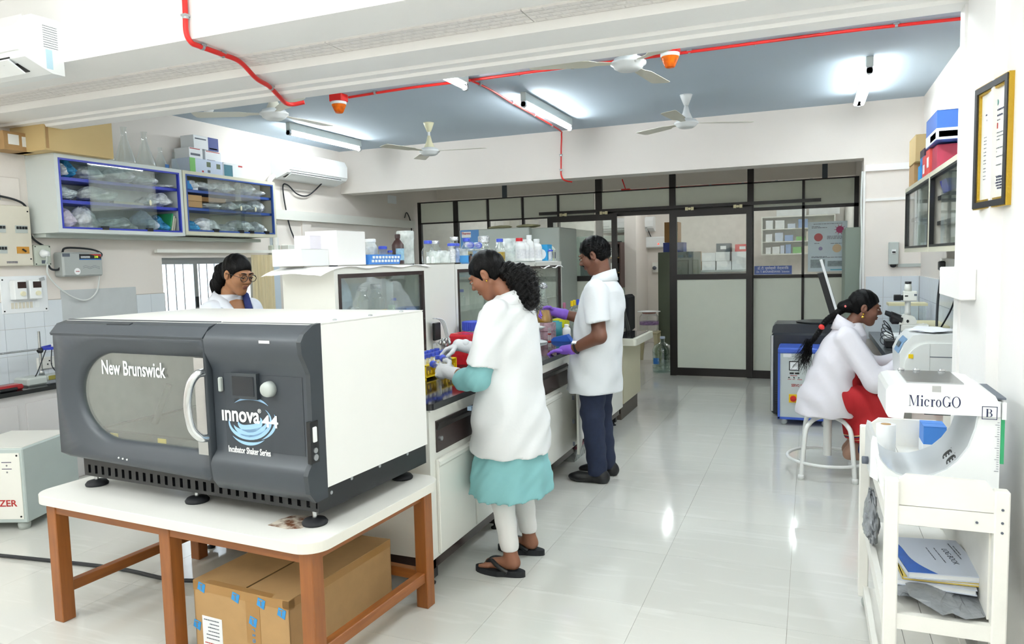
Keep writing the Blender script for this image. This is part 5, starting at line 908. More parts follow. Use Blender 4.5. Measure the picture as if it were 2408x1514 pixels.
# ------------------------------------------------------------------ right bench with instruments
rbn = thing('side_bench', 'white wall bench with dark top under the microscope on the right', 'bench', (.72, 6, 0)); wb(MB().box(.52, .94, 4.0, 7.7, .74, .785), 'worktop', mat('dark_grey_top', '#4c5257', .25, noise=.1, nscale=60), rbn); wb(MB().box(.60, .94, 4.0, 5.15, .0, .74).box(.62, .94, 6.3, 7.7, .0, .74), 'cupboard', M_cream, rbn); wb(MB().box(.92, .94, 5.15, 6.3, .0, .74), 'back_panel', M_cream, rbn)
ms = thing('microscope', 'upright laboratory microscope with camera tube on the right bench', 'microscope', (.607, 5.56, .856)); ms.scale = (.65, .89, .89); M_msw = mat('microscope_white', '#e4e6df', .35)
MB().prism([(-.06, -.078), (.2, -.078), (.2, .03), (.1, .05), (.1, -.04), (-.06, -.045)], 'y', -.1, .1).build('base', M_msw, ms); MB().prism([(.10, .04), (.19, .04), (.2, .2), (.16, .22), (.11, .2)], 'y', -.05, .05).build('arm', M_msw, ms); MB().bbox(-.06, .2, -.055, .055, .16, .215, .01).build('arm_top', M_msw, ms)
MB().bbox(-.07, .08, -.075, .075, .085, .10, .004).build('stage', M_black, ms); MB().lathe([(.02, .10), (.03, .14), (.035, .16)], (.0, 0, 0), 16).build('nosepiece', M_black, ms)
MB().prism([(-.08, .215), (.075, .215), (.085, .24), (.06, .275), (-.02, .29), (-.06, .275)], 'y', -.05, .05).build('head', M_msw, ms); MB().cyl((.0, -.052, .24), .012, .004, 14, 'y').build('selector', M_black, ms)
for s in (-1, 1):
    q = MB().tube([(-.05, .025*s, .245), (-.15, .028*s, .285)], .034, 12, r2=.026).build('binocular_tube', M_black, ms); MB().tube([(-.15, .028*s, .285), (-.20, .028*s, .30)], .020, 12, r2=.017).build('eyepiece', M_rubber, q)
MB().bbox(-.16, -.05, -.05, .05, .215, .285, .02).build('binocular_body', M_black, ms)
MB().lathe([(.03, .285), (.03, .31), (.026, .312), (.028, .39), (.03, .4)], (.005, 0, 0), 20).build('photo_tube', mat('grey_white', '#c9ccc8', .35), ms); MB().lathe([(.026, .288), (.026, .305)], (.005, 0, 0), 20).build('dark_ring', M_black, ms)
MB().bbox(-.04, .085, -.045, .045, .39, .465, .006).build('camera_port', M_msw, ms); MB().tube([(-.04, 0, .415), (-.06, 0, .415), (-.062, 0, .415), (-.125, 0, .415)], [.02, .02, .024, .024], 14).build('side_camera', M_black, ms); MB().box(-.03, .0, -.047, -.045, .425, .435).build('filter_slider', M_black, ms)
MB().lathe([(.034, .465), (.034, .5), (.03, .505), (.03, .52)], (.005, 0, 0), 20).build('camera_adapter', M_msw, ms); MB().lathe([(.031, .52), (.031, .537), (0, .537)], (.005, 0, 0), 20).build('camera_cap', M_black, ms); MB().box(.055, .08, -.0465, -.045, .43, .445).build('marking', M_greyp, ms)
MB().tube(bez([(-.06, -.03, .22), (-.08, -.06, .12), (-.12, -.08, .03), (-.18, -.05, .02)]), .004, 6).build('lead', M_wire, ms)
c1 = thing('centrifuge', 'white bench centrifuge with blue keypad on the right bench', 'centrifuge', (.52, 4.85, .786)); M_cw = mat('instrument_white', '#e9ecea', .3)
MB().prism([(-.02, 0), (-.025, .14), (.0, .20), (.045, .255), (.09, .262), (.36, .262), (.36, 0)], 'y', 0, .42).build('housing', M_cw, c1); MB().prism([(-.0265, .142), (-.0015, .202), (.02, .228), (.017, .231), (-.006, .203), (-.031, .143)], 'y', .05, .26).build('keypad', mat('steel_blue_panel', '#7ba0c4', .35), c1)
MB().prism([(-.022, .175), (-.008, .205), (-.0115, .207), (-.0255, .177)], 'y', .1, .2).build('display', mat('lcd_grey', '#5e6a70', .2), c1)
pr_ = []
for k in range(13): a = R(180-90*k/12); pr_.append((.13+.13*math.cos(a), .06+.15*math.sin(a)))
MB().prism(pr_+[(.13, .0), (.0, .0)], 'y', -.012, 0).build('lid_arch', M_cw, c1); MB().prism([(.13, .0), (.335, .0), (.335, .21), (.13, .21)], 'y', -.008, 0).build('front_plate', M_cw, c1); MB().box(.13, .34, -.0095, -.008, .128, .133).build('seam', M_greyp, c1); MB().box(.02, .045, -.014, -.012, .12, .145).build('warning_label', M_yellow, c1)
o = blob((.68, 5.05, 1.049), (.10, .16, .012), mat('crumpled_paper', '#eef0f6', .7), 77, .3); o.name = 'paper_sheet'; tag(o, 'crumpled white paper sheets lying on the bench centrifuge', 'paper')
c3 = thing('analyser', 'tall white analyser with blue sloping panel beside the right column', 'analyser', (.74, 4.35, .786)); MB().prism([(0, 0), (-.01, .27), (.0, .29), (.09, .385), (.19, .385), (.19, 0)], 'y', -.2, .2).build('housing', M_cw, c3); MB().prism([(.003, .292), (.088, .382), (.085, .385), (.0, .295)], 'y', -.17, .17).build('panel', mat('wave_blue_panel', '#6fb0dc', .3, noise=.4, nscale=14), c3); MB().box(-.012, -.0095, -.1, -.03, .17, .23).build('sticker', M_boxw, c3)
tk = thing('glass_tank', 'small glass tank with cream rim behind the microscope', 'tank', (.76, 6.95, .786)); MB().box(-.14, .13, -.09, .09, 0, .3).build('glass', M_glass, tk); MB().box(-.15, .14, -.10, .10, .3, .322).build('rim', mat('cream_rim', '#d9d3ae', .5), tk)
t2 = thing('glass_tank', 'low glass tank with cream board against the right wall', 'tank', (.84, 6.4, .786)); MB().box(-.08, .09, -.3, .2, 0, .18).build('glass', M_glass, t2); MB().box(-.09, .1, -.32, .22, .18, .2).build('board', MATS['cream_rim'], t2)
bl = thing('adapter_box', 'small dark power box with coiled cables on the right bench', 'power supply', (.61, 6.45, .786)); MB().bbox(-.06, .09, -.08, .08, 0, .06, .006).build('box', M_black, bl)
mb = MB()
for k in range(5): mb.tube([(-.04+.05*math.cos(t*.45+k)*(1-.1*k), .02+.03*math.sin(t*.45), .05+.03*k+.04*math.sin(t*.45+k*.7)) for t in range(15)], .0035, 6)
mb.build('coiled_lead', M_wire, bl)
ws = thing('phone_handset', 'white plastic instrument behind the coiled cables', 'instrument', (.64, 6.75, .786)); MB().bbox(-.07, .08, -.1, .1, 0, .08, .015).build('case', M_white, ws)
# servo stabilizer
sv = thing('servo_stabilizer', 'pale servo voltage stabilizer with blue lid and rotary switch behind the stool', 'stabilizer', (-.05, 7.1, 0)); M_svb = mat('royal_blue_enamel', '#3f62c4', .4); M_svg = mat('pale_grey_enamel', '#ccd4d3', .45)
MB().box(-.195, .215, -.16, .16, .075, .69).build('case', M_svg, sv); MB().bbox(-.215, .235, -.18, .18, .655, .705, .012).build('lid', M_svb, sv); MB().box(-.215, -.195, -.17, .17, .06, .655).box(.215, .235, -.17, .17, .06, .655).box(-.215, .235, -.17, .17, .055, .075).build('side_trim', M_svb, sv)
for x in (-.16, .18):
    for y in (-.12, .12):
        c_ = MB().lathe([(.018, -.012), (.026, -.012), (.026, .012), (.018, .012)], (x, y, .027), 16, 'y').build('caster_wheel', M_grey, sv); MB().box(x-.012, x+.012, y-.018, y+.018, .035, .06).build('caster_fork', M_alu, sv)
mt = MB().box(-.12, -.035, -.164, -.16, .50, .585).build('meter_frame', M_black, sv); MB().box(-.112, -.043, -.166, -.164, .508, .577).build('meter_dial', M_wprint, sv); MB().box(-.085, -.08, -.1665, -.166, .53, .56, RY(30)).build('meter_needle', M_black, sv)
MB().box(-.115, -.08, -.163, -.16, .468, .482).box(-.07, -.035, -.163, -.16, .468, .482).build('terminal', M_black, sv)
for x in (-.12, -.078, -.038): MB().cyl((x, -.16, .435), .006, .005, 10, 'y').build('lamp', M_navyp, sv)
lines('caption', M_redp, sv, (-.13, -.1605, 0), (1, 0, 0), (0, 0, 1), .12, [(.452, .02, .08), (.418, 0, .03), (.418, .04, .06), (.418, .08, .12)], .005)
text('lettering', 'SERVO VOLTAGE STABILIZER', .035, M_redp, sv, (-.10, -.1612, .365), (90, 0, 0), .0005, align='LEFT', bold=.0006, width=.30); rs = MB().box(-.12, -.045, -.166, -.16, .21, .285).build('switch_plate', M_yellow, sv); MB().cyl((-.083, -.19, .248), .026, .025, 18, 'y').box(-.10, -.055, -.2, -.19, .243, .253).build('rotary_knob', mat('signal_red', '#d0241f', .4), rs)
MB().box(-.17, -.1, -.1615, -.16, .62, .655).build('maker_plate', M_wprint, sv)
# black instrument with monitor
bk = thing('black_instrument', 'bulky black floor instrument with silver edge behind the servo stabilizer', 'instrument', (.05, 7.52, 0)); MB().bbox(-.385, .36, -.22, .2, .02, .80, .02).build('cabinet', mat('dark_navy_plastic', '#20252c', .35), bk); MB().prism([(-.385, .80), (.36, .80), (.36, .85), (.30, .885), (-.35, .885), (-.375, .86)], 'y', -.2, .2).build('top_cover', mat('charcoal_plastic', '#2b3036', .3), bk); MB().lathe([(.2, 0), (.21, .01), (.19, .015), (0, .012)], (.03, 0, .885), 28).build('tray_ring', M_black, bk); MB().bbox(-.395, -.365, -.235, -.215, .05, .78, .006).build('silver_edge', M_alu, bk)
for k in range(9): MB().box(-.355, -.30, -.225, -.22, .12+.022*k, .13+.022*k).build('vent', M_black, bk)
mo = thing('monitor', 'flat monitor seen edge on standing on the black instrument', 'monitor', (.235, 7.45, .902)); MB().lathe([(0, 0), (.09, 0), (.08, .012), (.015, .02), (.015, .12)], n=20).build('stand', M_black, mo)
rt = RY(-16); MB().box(-.06, -.008, -.17, .17, .06, .48, rt, (0, 0, .06)).build('shell', M_black, mo); MB().box(-.008, .014, -.215, .215, .05, .60, rt, (0, 0, .06)).build('bezel', M_white, mo)
MB().box(.014, .016, -.2, .2, .07, .57, rt, (0, 0, .06)).build('screen', M_black, mo)
gcp = thing('tall_cupboard', 'tall grey green cupboard beside the pillar in front of the partition', 'cupboard', (.42, 8.7, 0)); MB().bbox(-.09, .09, -.4, .4, 0, 1.8, .006).build('body', mat('grey_green_enamel', '#8f9c90', .45), gcp); MB().box(-.0925, -.09, -.3, -.28, .9, 1.1).build('handle', M_grey, gcp)
cable('wall_cable', [(.445, 7.7, 2.30), (.44, 7.72, 2.0), (.45, 7.72, 1.6), (.44, 7.7, 1.25), (.45, 7.72, .9), (.44, 7.7, .3)], .008, M_wirew, 'bundle of pale cables running down the pillar edge')
# ------------------------------------------------------------------ stool
so = thing('stool', 'white tubular lab stool under the seated woman', 'stool', (.12, 5.47, 0)); M_st = mat('white_tube_enamel', '#e9ebe9', .3)
MB().lathe([(0, .45), (.16, .45), (.17, .46), (.165, .482), (0, .485)], n=28).build('seat', M_st, so); MB().tube([(0, 0, .13), (0, 0, .45)], .028, 14).build('column', M_st, so)
for a in (52, 128, 232, 308):
    c_, s_ = math.cos(R(a)), math.sin(R(a)); MB().tube(bez([(0, 0, .41), (c_*.12, s_*.12, .405), (c_*.2, s_*.2, .37), (c_*.235, s_*.235, .30), (c_*.27, s_*.27, .02)], 5), .0155, 10).build('leg', M_st, so); MB().lathe([(.02, 0), (.021, .03), (.016, .035)], (c_*.272, s_*.272, 0), 12).build('foot_cap', M_st, so)
MB().tube([(.262*math.cos(2*PI*k/40), .262*math.sin(2*PI*k/40), .115) for k in range(40)], .011, 8, closed=True).build('foot_ring', M_st, so)
# ------------------------------------------------------------------ white trolley
ct = thing('trolley', 'white painted wooden trolley with shelves at the right edge', 'trolley', (.39, 2.96, 0)); X0, X1, YA, YB = .222, .555, 2.50, 3.42
for x, y, zt in ((X0, YA, .825), (X1-.04, YA, .815), (X0-.02, YB-.04, .80), (X1-.05, YB-.04, .80)): wb(MB().bbox(x, x+.04, y, y+.04, .05, zt, .004), 'post', M_whitep, ct)
wb(MB().prism([(X0+.04, .745), (X1-.04, .745), (X1-.04, .81), (X1-.06, .838), (X0+.06, .842), (X0+.04, .825)], 'y', YA+.012, YA+.03), 'end_board', M_whitep, ct); wb(MB().box(X0+.04, X1-.04, YA+.005, YA+.035, .685, .743), 'end_rail', M_whitep, ct)
wb(MB().prism([(X0+.02, .72), (X1-.05, .72), (X1-.05, .81), (X1-.07, .835), (X0+.05, .835), (X0+.02, .81)], 'y', YB-.03, YB-.012), 'end_board', M_whitep, ct)
for x in (X0, X1-.035):
    wb(MB().box(x, x+.02, YA+.04, YB-.04, .69, .745), 'side_board', M_whitep, ct); wb(MB().box(x, x+.02, YA+.04, YB-.04, .335, .40), 'side_board', M_whitep, ct); wb(MB().box(x, x+.02, YA+.04, YB-.04, .05, .10), 'side_board', M_whitep, ct)
wb(MB().box(X0+.04, X1-.04, YA+.005, YA+.03, .345, .395), 'end_rail', M_whitep, ct)
for z in (.722, .385, .09):
    for k in range(3): w_ = (X1-X0-.05)/3; wb(MB().box(X0+.02+k*w_, X0+.018+(k+1)*w_, YA+.03, YB-.03, z-.02, z), 'shelf_plank', M_whitep, ct)
wb(MB().box(X1-.045, X1-.035, YA+.04, YB-.04, .40, .69), 'back_board', M_whitep, ct)
for x, z in ((.535, .76), (.535, .72), (.535, .69), (.47, .715)): wb(MB().cyl((x, YA-.002, z), .004, .003, 8, 'y'), 'screw', M_greyp, ct)
for x in (.24, .53):
    for y in (2.52, 3.39): wb(MB().lathe([(.012, -.01), (.024, -.01), (.024, .01), (.012, .01)], (x, y, .025), 14, 'y').box(x-.01, x+.01, y-.012, y+.012, .03, .052), 'caster', M_grey, ct)
# dispenser
GO = thing('hand_dispenser', 'white hand cleaning dispenser with curved steel tray on the trolley', 'dispenser', (.39, 2.70, .724)); Z = .724; XO = .39
def gp(l): return [(x-XO, z-Z) for x, z in l]
arc = [(.505, 1.003), (.498, .955), (.48, .895), (.452, .85), (.42, .817), (.385, .797), (.345, .785), (.305, .782), (.272, .79), (.248, .806), (.232, .825), (.222, .838)]
M_go = mat('dispenser_white', '#f2f5f6', .22)
MB().prism(gp([(.225, .74), (.235, .735), (.555, .735), (.565, .76), (.565, 1.05), (.53, 1.055), (.505, 1.055)]+arc+[(.213, .835)]), 'y', 0, .32).build('body', M_go, GO)
MB().prism(gp([(.236, 1.0), (.244, .986), (.26, .983), (.289, .983), (.291, 1.003), (.56, 1.003), (.56, 1.04), (.545, 1.07), (.515, 1.09), (.48, 1.097), (.265, 1.097), (.244, 1.09), (.236, 1.075)]), 'y', -.015, .30).build('head', M_go, GO)
inner = [(x-.004*(i < 6), z+.004) for i, (x, z) in enumerate(arc)]; MB().prism(gp(arc+inner[::-1]), 'y', .004, .316, True).build('curved_tray', mat('satin_steel', '#dfe4e8', .3, .35), GO)
MB().box(-.09, .075, .02, .29, .373, .377).build('lid_plate', M_steel, GO)
for x in (-.08, -.03, .05): MB().sphere((x, .285, .38), (.012, .006, .006), 8, 6).build('lid_hinge', M_steel, GO)
MB().prism(gp([(.196, .76), (.222, .745), (.226, .83), (.215, .90), (.203, .905), (.198, .88)]), 'y', .05, .31).build('side_shield', M_go, GO); MB().lathe([(.012, -.02), (.014, -.018), (.014, 0)], (-.195, .12, .075), 12, 'x').build('side_knob', M_greyp, GO)
MB().box(.150, .185, .06, .31, .26, .33).build('tank', M_white, GO); MB().prism([(.0, .332), (.0, .338), (.28, .338), (.30, .325)], 'x', .13, .188).build('tank_lid', M_greyp, GO); MB().box(.1755, .186, -.001, .05, .125, .275).build('liquid_gauge', mat('green_liquid', '#2fa06a', .15), GO)
MB().box(.176, .188, -.008, .06, .27, .325).build('gauge_cap', M_go, GO)
mb = MB()
for k in range(22): mb.box(.172-.006-(.006 if k % 5 == 0 else 0), .172, -.0016, -.0008, .10+.0075*k, .101+.0075*k)
mb.build('scale_marks', M_navyp, GO)
mb = MB()
for i in range(2):   # printed hand pictograms on the tray
    cx_, cz_ = .055+.03*i-.0, .0
for q, yy in enumerate((.105, .035)):
    mb.sphere((.048, yy+.022, .1195), (.018, .016, .0008), 14, 6, RY(-46))
    for k in range(4): mb.tube([(.036+.0075*k, yy+.012, .1075+.0078*k), (.034+.0075*k, yy-.014+.004*abs(k-1.5), .1055+.0078*k)], .0026, 6)
    for k in range(5): mb.sphere((.062+.004*k, yy+.03-.012*k, .135+.004*k), .002, 6, 4)
mb.build('pictogram', M_black, GO)
# serif lettering built from strokes
def ell(cx, cz, rx, rz, a0, a1, n=28): return [(cx+rx*math.cos(R(a0+(a1-a0)*k/n)), cz+rz*math.sin(R(a0+(a1-a0)*k/n))) for k in range(n+1)]
def serif_word(word, x, z, H, m, parent, name, y, sx=1):
    x0_ = x
    mb = MB(); t = H*.15; th = H*.035; xh = H*.66
    def bar(a, b, c, d): mb.box(a, b, y-.0006, y, c, d)
    def ser(a, zz, w=.14): bar(a-H*w, a+H*w, zz, zz+th)
    def ringp(cx, cz, rx, rz, a0=0, a1=360):
        o = ell(cx, cz, rx, rz, a0, a1); i = ell(cx, cz, rx-t*.95, rz-th*1.2, a0, a1); mb.add([(p[0], y-.0006, p[1]) for p in o+i], [(k, k+1, len(o)+k+1, len(o)+k) for k in range(len(o)-1)])
    for ch in word:
        if ch == 'M':
            bar(x+.05*H, x+.05*H+th, z, z+H); bar(x+.85*H, x+.85*H+t, z, z+H); ser(x+.06*H, z, .12); ser(x+.92*H, z, .17); bar(x-.05*H, x+.15*H, z+H-th, z+H); bar(x+.82*H, x+1.08*H, z+H-th, z+H)
            mb.prism([(x+.05*H, z+H), (x+.05*H+t, z+H), (x+.52*H, z+.12*H), (x+.46*H, z)], 'y', y-.0006, y); mb.prism([(x+.46*H, z), (x+.5*H, z+.06*H), (x+.88*H, z+H), (x+.85*H, z+H)], 'y', y-.0006, y); x += 1.2*H
        elif ch == 'i': bar(x+.1*H, x+.1*H+t, z, z+xh); ser(x+.1*H+t/2, z); bar(x, x+.12*H, z+xh-th, z+xh); mb.prism(ell(x+.1*H+t/2, z+.92*H, .09*H, .09*H, 0, 350, 12), 'y', y-.0006, y); x += .42*H
        elif ch in 'cCG':
            hh = xh if ch == 'c' else H; rx = hh*.42; ringp(x+rx, z+hh/2, rx, hh/2+.01*H, 42, 318 if ch != 'G' else 330)
            if ch == 'c': mb.prism(ell(x+rx*1.7, z+hh*.78, .07*H, .08*H, 0, 350, 12), 'y', y-.0006, y)
            else: bar(x+rx*1.62, x+rx*1.62+t, z+.08*H, z+.42*H); ser(x+rx*1.62+t/2, z+.42*H, .17); bar(x+rx*1.78, x+rx*1.82, z+.68*H, z+H)
            x += rx*2+.14*H
        elif ch == 'r': bar(x+.08*H, x+.08*H+t, z, z+xh); ser(x+.08*H+t/2, z); bar(x-.02*H, x+.1*H, z+xh-th, z+xh); mb.prism([(x+.2*H, z+xh*.7), (x+.3*H, z+xh), (x+.42*H, z+xh), (x+.46*H, z+xh*.82), (x+.38*H, z+xh*.82), (x+.3*H, z+xh*.9)], 'y', y-.0006, y); x += .55*H
        elif ch in 'oO': hh = xh if ch == 'o' else H; rx = hh*(.46 if ch == 'O' else .44); ringp(x+rx, z+hh/2, rx, hh/2+.01*H); x += rx*2+.13*H
        elif ch == 'B':
            bar(x+.06*H, x+.06*H+t, z, z+H); bar(x-.02*H, x+.4*H, z, z+th); bar(x-.02*H, x+.38*H, z+H-th, z+H); bar(x+.1*H, x+.4*H, z+.51*H, z+.51*H+th)
            for cz, rz, rx in ((z+.27*H, .27*H, .32*H), (z+.76*H, .24*H, .27*H)): ringp(x+.36*H, cz, rx, rz, -90, 90)
            x += .8*H
    mb.v = [(x0_+(v[0]-x0_)*sx, v[1], v[2]) for v in mb.v]; mb.build(name, m, parent); return x
serif_word('MicroGO', -.085, .303, .036, M_navyp, GO, 'lettering', -.0155, .74)
serif_word('B', .131, .278, .026, M_navyp, GO, 'letter', -.0155); MB().box(.12, .162, -.0158, -.015, .27, .272).box(.12, .162, -.0158, -.015, .310, .312).box(.12, .122, -.0158, -.015, .272, .31).box(.16, .162, -.0158, -.015, .272, .31).build('letter_frame', M_navyp, GO)
MB().box(-.02, .005, -.0162, -.015, .352, .372).build('tape', M_steel, GO)
tr_ = thing('tissue_roll', 'white paper tissue roll standing on the far end of the trolley', 'tissue roll', (.285, 3.22, .723)); MB().lathe([(.018, 0), (.036, 0), (.036, .125), (.018, .125), (.018, 0)], n=24).build('paper', M_boxw, tr_); MB().lathe([(.0175, .001), (.0185, .126)], n=20).build('core', M_card, tr_)
pb = carton('carton_box', (.46, 3.30, .723), (.08, .12, .12), mat('blue_white_card', '#3f7fd0', .5), 'small blue and white carton behind the dispenser', prints=(('-y', 0, 1, 0, .4, M_boxw), ('-x', 0, 1, 0, .4, M_boxw)))
# lower shelf of the trolley
gb = blob((.40, 2.80, .386), (.14, .26, .034), mat('grey_bin_liner', '#8b8f94', .2, noise=.25, nscale=20, bump=.6, bscale=30), 41, .3, 34, 20, crumple=.09); gb.name = 'plastic_sheet'; tag(gb, 'grey plastic sheet spread under the log books on the trolley shelf', 'plastic sheet')
g2 = blob((.228, 3.10, .40), (.028, .09, .10), MATS['grey_bin_liner'], 43, .35, 26, 18, peak=.3, crumple=.14); g2.name = 'plastic_sheet'; tag(g2, 'crumpled grey plastic hanging over the left side of the trolley', 'plastic sheet')
M_cover = mat('book_cover_white', '#d3dbea', .3)
zz = .43
for i, (x, y, rz, th, m, lb) in enumerate(((.395, 2.80, -4, .02, M_cover, 'lowest log book in the stack on the trolley shelf'), (.40, 2.81, 3, .012, mat('yellow_folder', '#e2c860', .5), 'thin yellow edged folder between the log books'), (.40, 2.80, 8, .02, M_cover, 'top blue and white log book on the trolley shelf'))):
    bk_ = thing('log_book', lb, 'book', (x, y, zz), R(rz)); MB().box(-.118, .118, -.16, .16, 0, .003).box(-.118, .118, -.16, .16, th-.003, th).box(-.118, -.115, -.16, .16, 0, th).build('cover', m, bk_); MB().box(-.114, .114, -.157, .157, .003, th-.003).build('pages', M_boxw, bk_); zz += th+.002
    if i == 2:
        n = 14; pts = [(-.117, -.159), (-.03, -.159)]+[(-.03-.075*math.sin(PI/2*k/n)-.012*math.sin(PI*k/n*2), -.159+.318*k/n) for k in range(1, n+1)]+[(-.117, .159)]
        MB().prism(pts, 'z', th, th+.0006).build('blue_wave', mat('cobalt_print', '#2a62bd', .35, noise=.3, nscale=18), bk_)
        text('lettering', 'LOG BOOK', .026, M_greyp, bk_, (.052, .0, th+.0008), (0, 0, -90), .0002); lines('printed_text', M_greyp, bk_, (.08, .12, th+.0003), (0, -1, 0), (1, 0, 0), .2, [(0, 0, .14), (.01, .02, .1), (-.06, .05, .18), (-.085, .05, .16)], .003)
ba = thing('steel_basin', 'round stainless steel basin on the trolley shelf under the top board', 'basin', (.385, 3.06, .52)); MB().lathe([(0, 0), (.07, .0), (.11, .03), (.128, .09), (.13, .15), (.136, .152), (.126, .152), (.122, .09), (.105, .034), (.06, .006), (0, .006)], n=32).build('bowl', M_steel, ba)
# ------------------------------------------------------------------ room behind the partition
wc = ac_unit((-3.6, 13.3, 2.02), 0, 1.0, 'white air conditioner on the far wall behind the sliding door', .26, .22)
sh = thing('wall_shelf', 'open cream wall shelf with lab packs behind the partition glass', 'shelf', (-.2, 13.15, 1.54)); MB().box(-.57, .57, -.15, .15, 0, .02).box(-.57, .57, -.15, .15, .62, .64).box(-.57, -.55, -.15, .15, .02, .62).box(.55, .57, -.15, .15, .02, .62).box(-.55, .55, .13, .15, .02, .62).build('carcass', M_cream, sh)
for z in (.21, .42): MB().box(-.55, .55, -.14, .13, z, z+.015).build('shelf_board', M_cream, sh)
rs = random.Random(3); pal = [M_boxw, M_boxw, M_boxb, mat('soft_blue_card', '#7f9fd0', .5), M_green, M_beige, M_boxw, M_lt]
cnt = 0
for sn, z in (('bottom', 1.561), ('middle', 1.766), ('top', 1.976)):
    x = -.70; i = 0
    while x < .26:
        w_ = rs.uniform(.06, .15); h_ = rs.uniform(.06, .15); carton('lab_pack', (x+w_/2, 13.1, z), (w_, .14, h_), pal[cnt % len(pal)], '%s pack from the left on the %s board of the shelf behind the partition' % (ORD[i], sn), group='packs on the far shelf'); x += w_+rs.uniform(.01, .05); i += 1; cnt += 1
for i, x in enumerate((-.30, .2)): carton('carton_box', (x, 13.1, 2.181), (.46, .2, .12), M_boxw, '%s long white carton on top of the far shelf' % ('left', 'right')[i])
tbk = thing('back_table', 'plain table against the far wall carrying stacked cartons', 'table', (-1.45, 12.95, 0)); MB().box(-.62, .52, -.3, .3, 1.28, 1.31).build('top', M_grey, tbk)
for x in (-.58, .48): MB().box(x-.02, x+.02, -.28, -.24, 0, 1.28).box(x-.02, x+.02, .24, .28, 0, 1.28).build('leg', M_grey, tbk)
for i, (x, z, d, m, lb) in enumerate(((-1.85, 1.311, (.24, .3, .15), M_card, 'lower brown carton with white label behind the door glass'), (-1.86, 1.463, (.20, .3, .17), M_card, 'upper brown carton behind the door glass'), (-1.60, 1.311, (.22, .3, .15), M_boxw, 'lower white carton next to the brown cartons'), (-1.60, 1.463, (.22, .3, .14), M_boxw, 'second white carton next to the brown cartons'), (-1.35, 1.311, (.24, .3, .15), M_boxw, 'lower pale carton in the middle of the far stack'), (-1.37, 1.463, (.23, .3, .15), M_boxw, 'upper pale carton in the middle of the far stack'), (-1.36, 1.615, (.23, .3, .14), mat('slate_card', '#59626a', .5), 'dark grey carton topping the far stack'), (-1.10, 1.311, (.24, .3, .30), M_boxw, 'tall white carton at the right of the far stack'), (-1.05, 1.613, (.24, .3, .12), mat('red_white_card', '#d84444', .5), 'red carton topping the far stack'))): carton('carton_box', (x, 12.9, z), d, m, lb, prints=(('-y', .3, .7, .3, .7, M_wprint),))
for i, (x, w_, h_) in enumerate(((-1.8, .26, .2), (-1.5, .22, .16), (-1.2, .3, .18))): pass
bx_ = thing('lab_table', 'cluttered low table under the cartons behind the door', 'table', (-1.45, 12.3, 0)); MB().box(-.6, .6, -.25, .25, .92, .95).box(-.58, -.54, -.22, .22, 0, .92).box(.54, .58, -.22, .22, 0, .92).build('frame', M_grey, bx_)
for i, (x, d, m) in enumerate(((-1.9, (.2, .2, .24), M_white), (-1.6, (.26, .2, .12), M_boxw), (-1.3, (.2, .2, .2), mat('olive_cloth', '#a8a684', .9)), (-1.02, (.22, .2, .18), M_card))): carton('carton_box', (x, 12.3, .951), d, m, '%s object from the left on the low table behind the door glass' % ORD[i])
dc = thing('display_cabinet', 'dark glass display cabinet at the left behind the sliding door glass', 'cabinet', (-3.45, 12.9, 0)); MB().bbox(-.45, .45, -.25, .25, 0, 1.95, .01).build('body', mat('pale_green_cabinet', '#a9b3a8', .5), dc); MB().box(-.38, .38, -.26, -.25, 1.05, 1.85).build('glass_front', mat('dark_glass', '#3e4c4a', .05), dc)
wr_ = thing('wooden_rack', 'dark brown wooden wall rack beyond the open doorway', 'rack', (-2.95, 12.2, 1.05)); MB().box(-.27, .0, -.15, .15, 0, .03).box(-.27, .0, -.15, .15, .74, .77).box(-.27, -.25, -.15, .15, .03, .74).box(-.02, .0, -.15, .15, .03, .74).box(-.25, -.02, .13, .15, .03, .74).build('carcass', mat('dark_wood', '#4a3530', .5, noise=.2), wr_)
for z in (.25, .5): MB().box(-.25, -.02, -.14, .13, z, z+.02).build('shelf_board', mat('wood_board', '#9a7a4a', .6), wr_)
for i, z in enumerate((1.085, 1.325, 1.575)): carton('lab_pack', (-3.07, 12.15, z), (.12, .12, .15), (M_boxb, M_boxw, M_boxw)[i], '%s pack in the brown wooden rack' % ('lowest', 'middle', 'highest')[i])
tag(MB().box(-2.95, -2.75, 12.35, 13.3, 0, 2.9).build('column', M_wall), 'cream wall column beside the brown rack beyond the doorway', 'column')
ss = thing('voltage_stabilizer', 'white wall stabilizer with red lamp seen through the open doorway', 'stabilizer', (-2.60, 13.3, 1.72)); MB().bbox(-.17, .17, -.12, 0, 0, .2, .02).build('case', M_white, ss); MB().cyl((.07, -.126, .07), .012, .008, 10, 'y').build('red_lamp', mat('lit_red', '#ff2a1a', .4, emit=3), ss)
s4 = thing('socket_box', 'cream socket box with plug below the doorway stabilizer', 'socket', (-2.58, 13.3, 1.28)); MB().bbox(-.08, .08, -.05, 0, 0, .18, .006).build('case', M_cream, s4); MB().lathe([(.035, -.05), (.03, 0)], (-.03, -.05, .08), 14, 'y').build('plug', M_greyp, s4)
cable('power_cable', [(-2.72, 13.2, 2.05), (-2.66, 13.25, 1.9), (-2.5, 13.2, 1.78)], .008, M_wire, 'grey cable from the far air conditioner to its stabilizer')
gd = thing('steel_cupboard', 'olive green steel cupboard at the right of the open doorway', 'cupboard', (-1.90, 11.4, 0)); MB().bbox(-.22, .3, -.4, .4, 0, 1.62, .006).build('body', mat('olive_enamel', '#5b6350', .45), gd); carton('carton_box', (-1.9, 11.2, 1.621), (.3, .3, .14), M_navyc, 'navy blue carton on the olive cupboard'); carton('carton_box', (-1.93, 11.2, 1.765), (.2, .3, .3), mat('dark_card', '#9c7446', .8), 'brown carton on top of the navy carton')
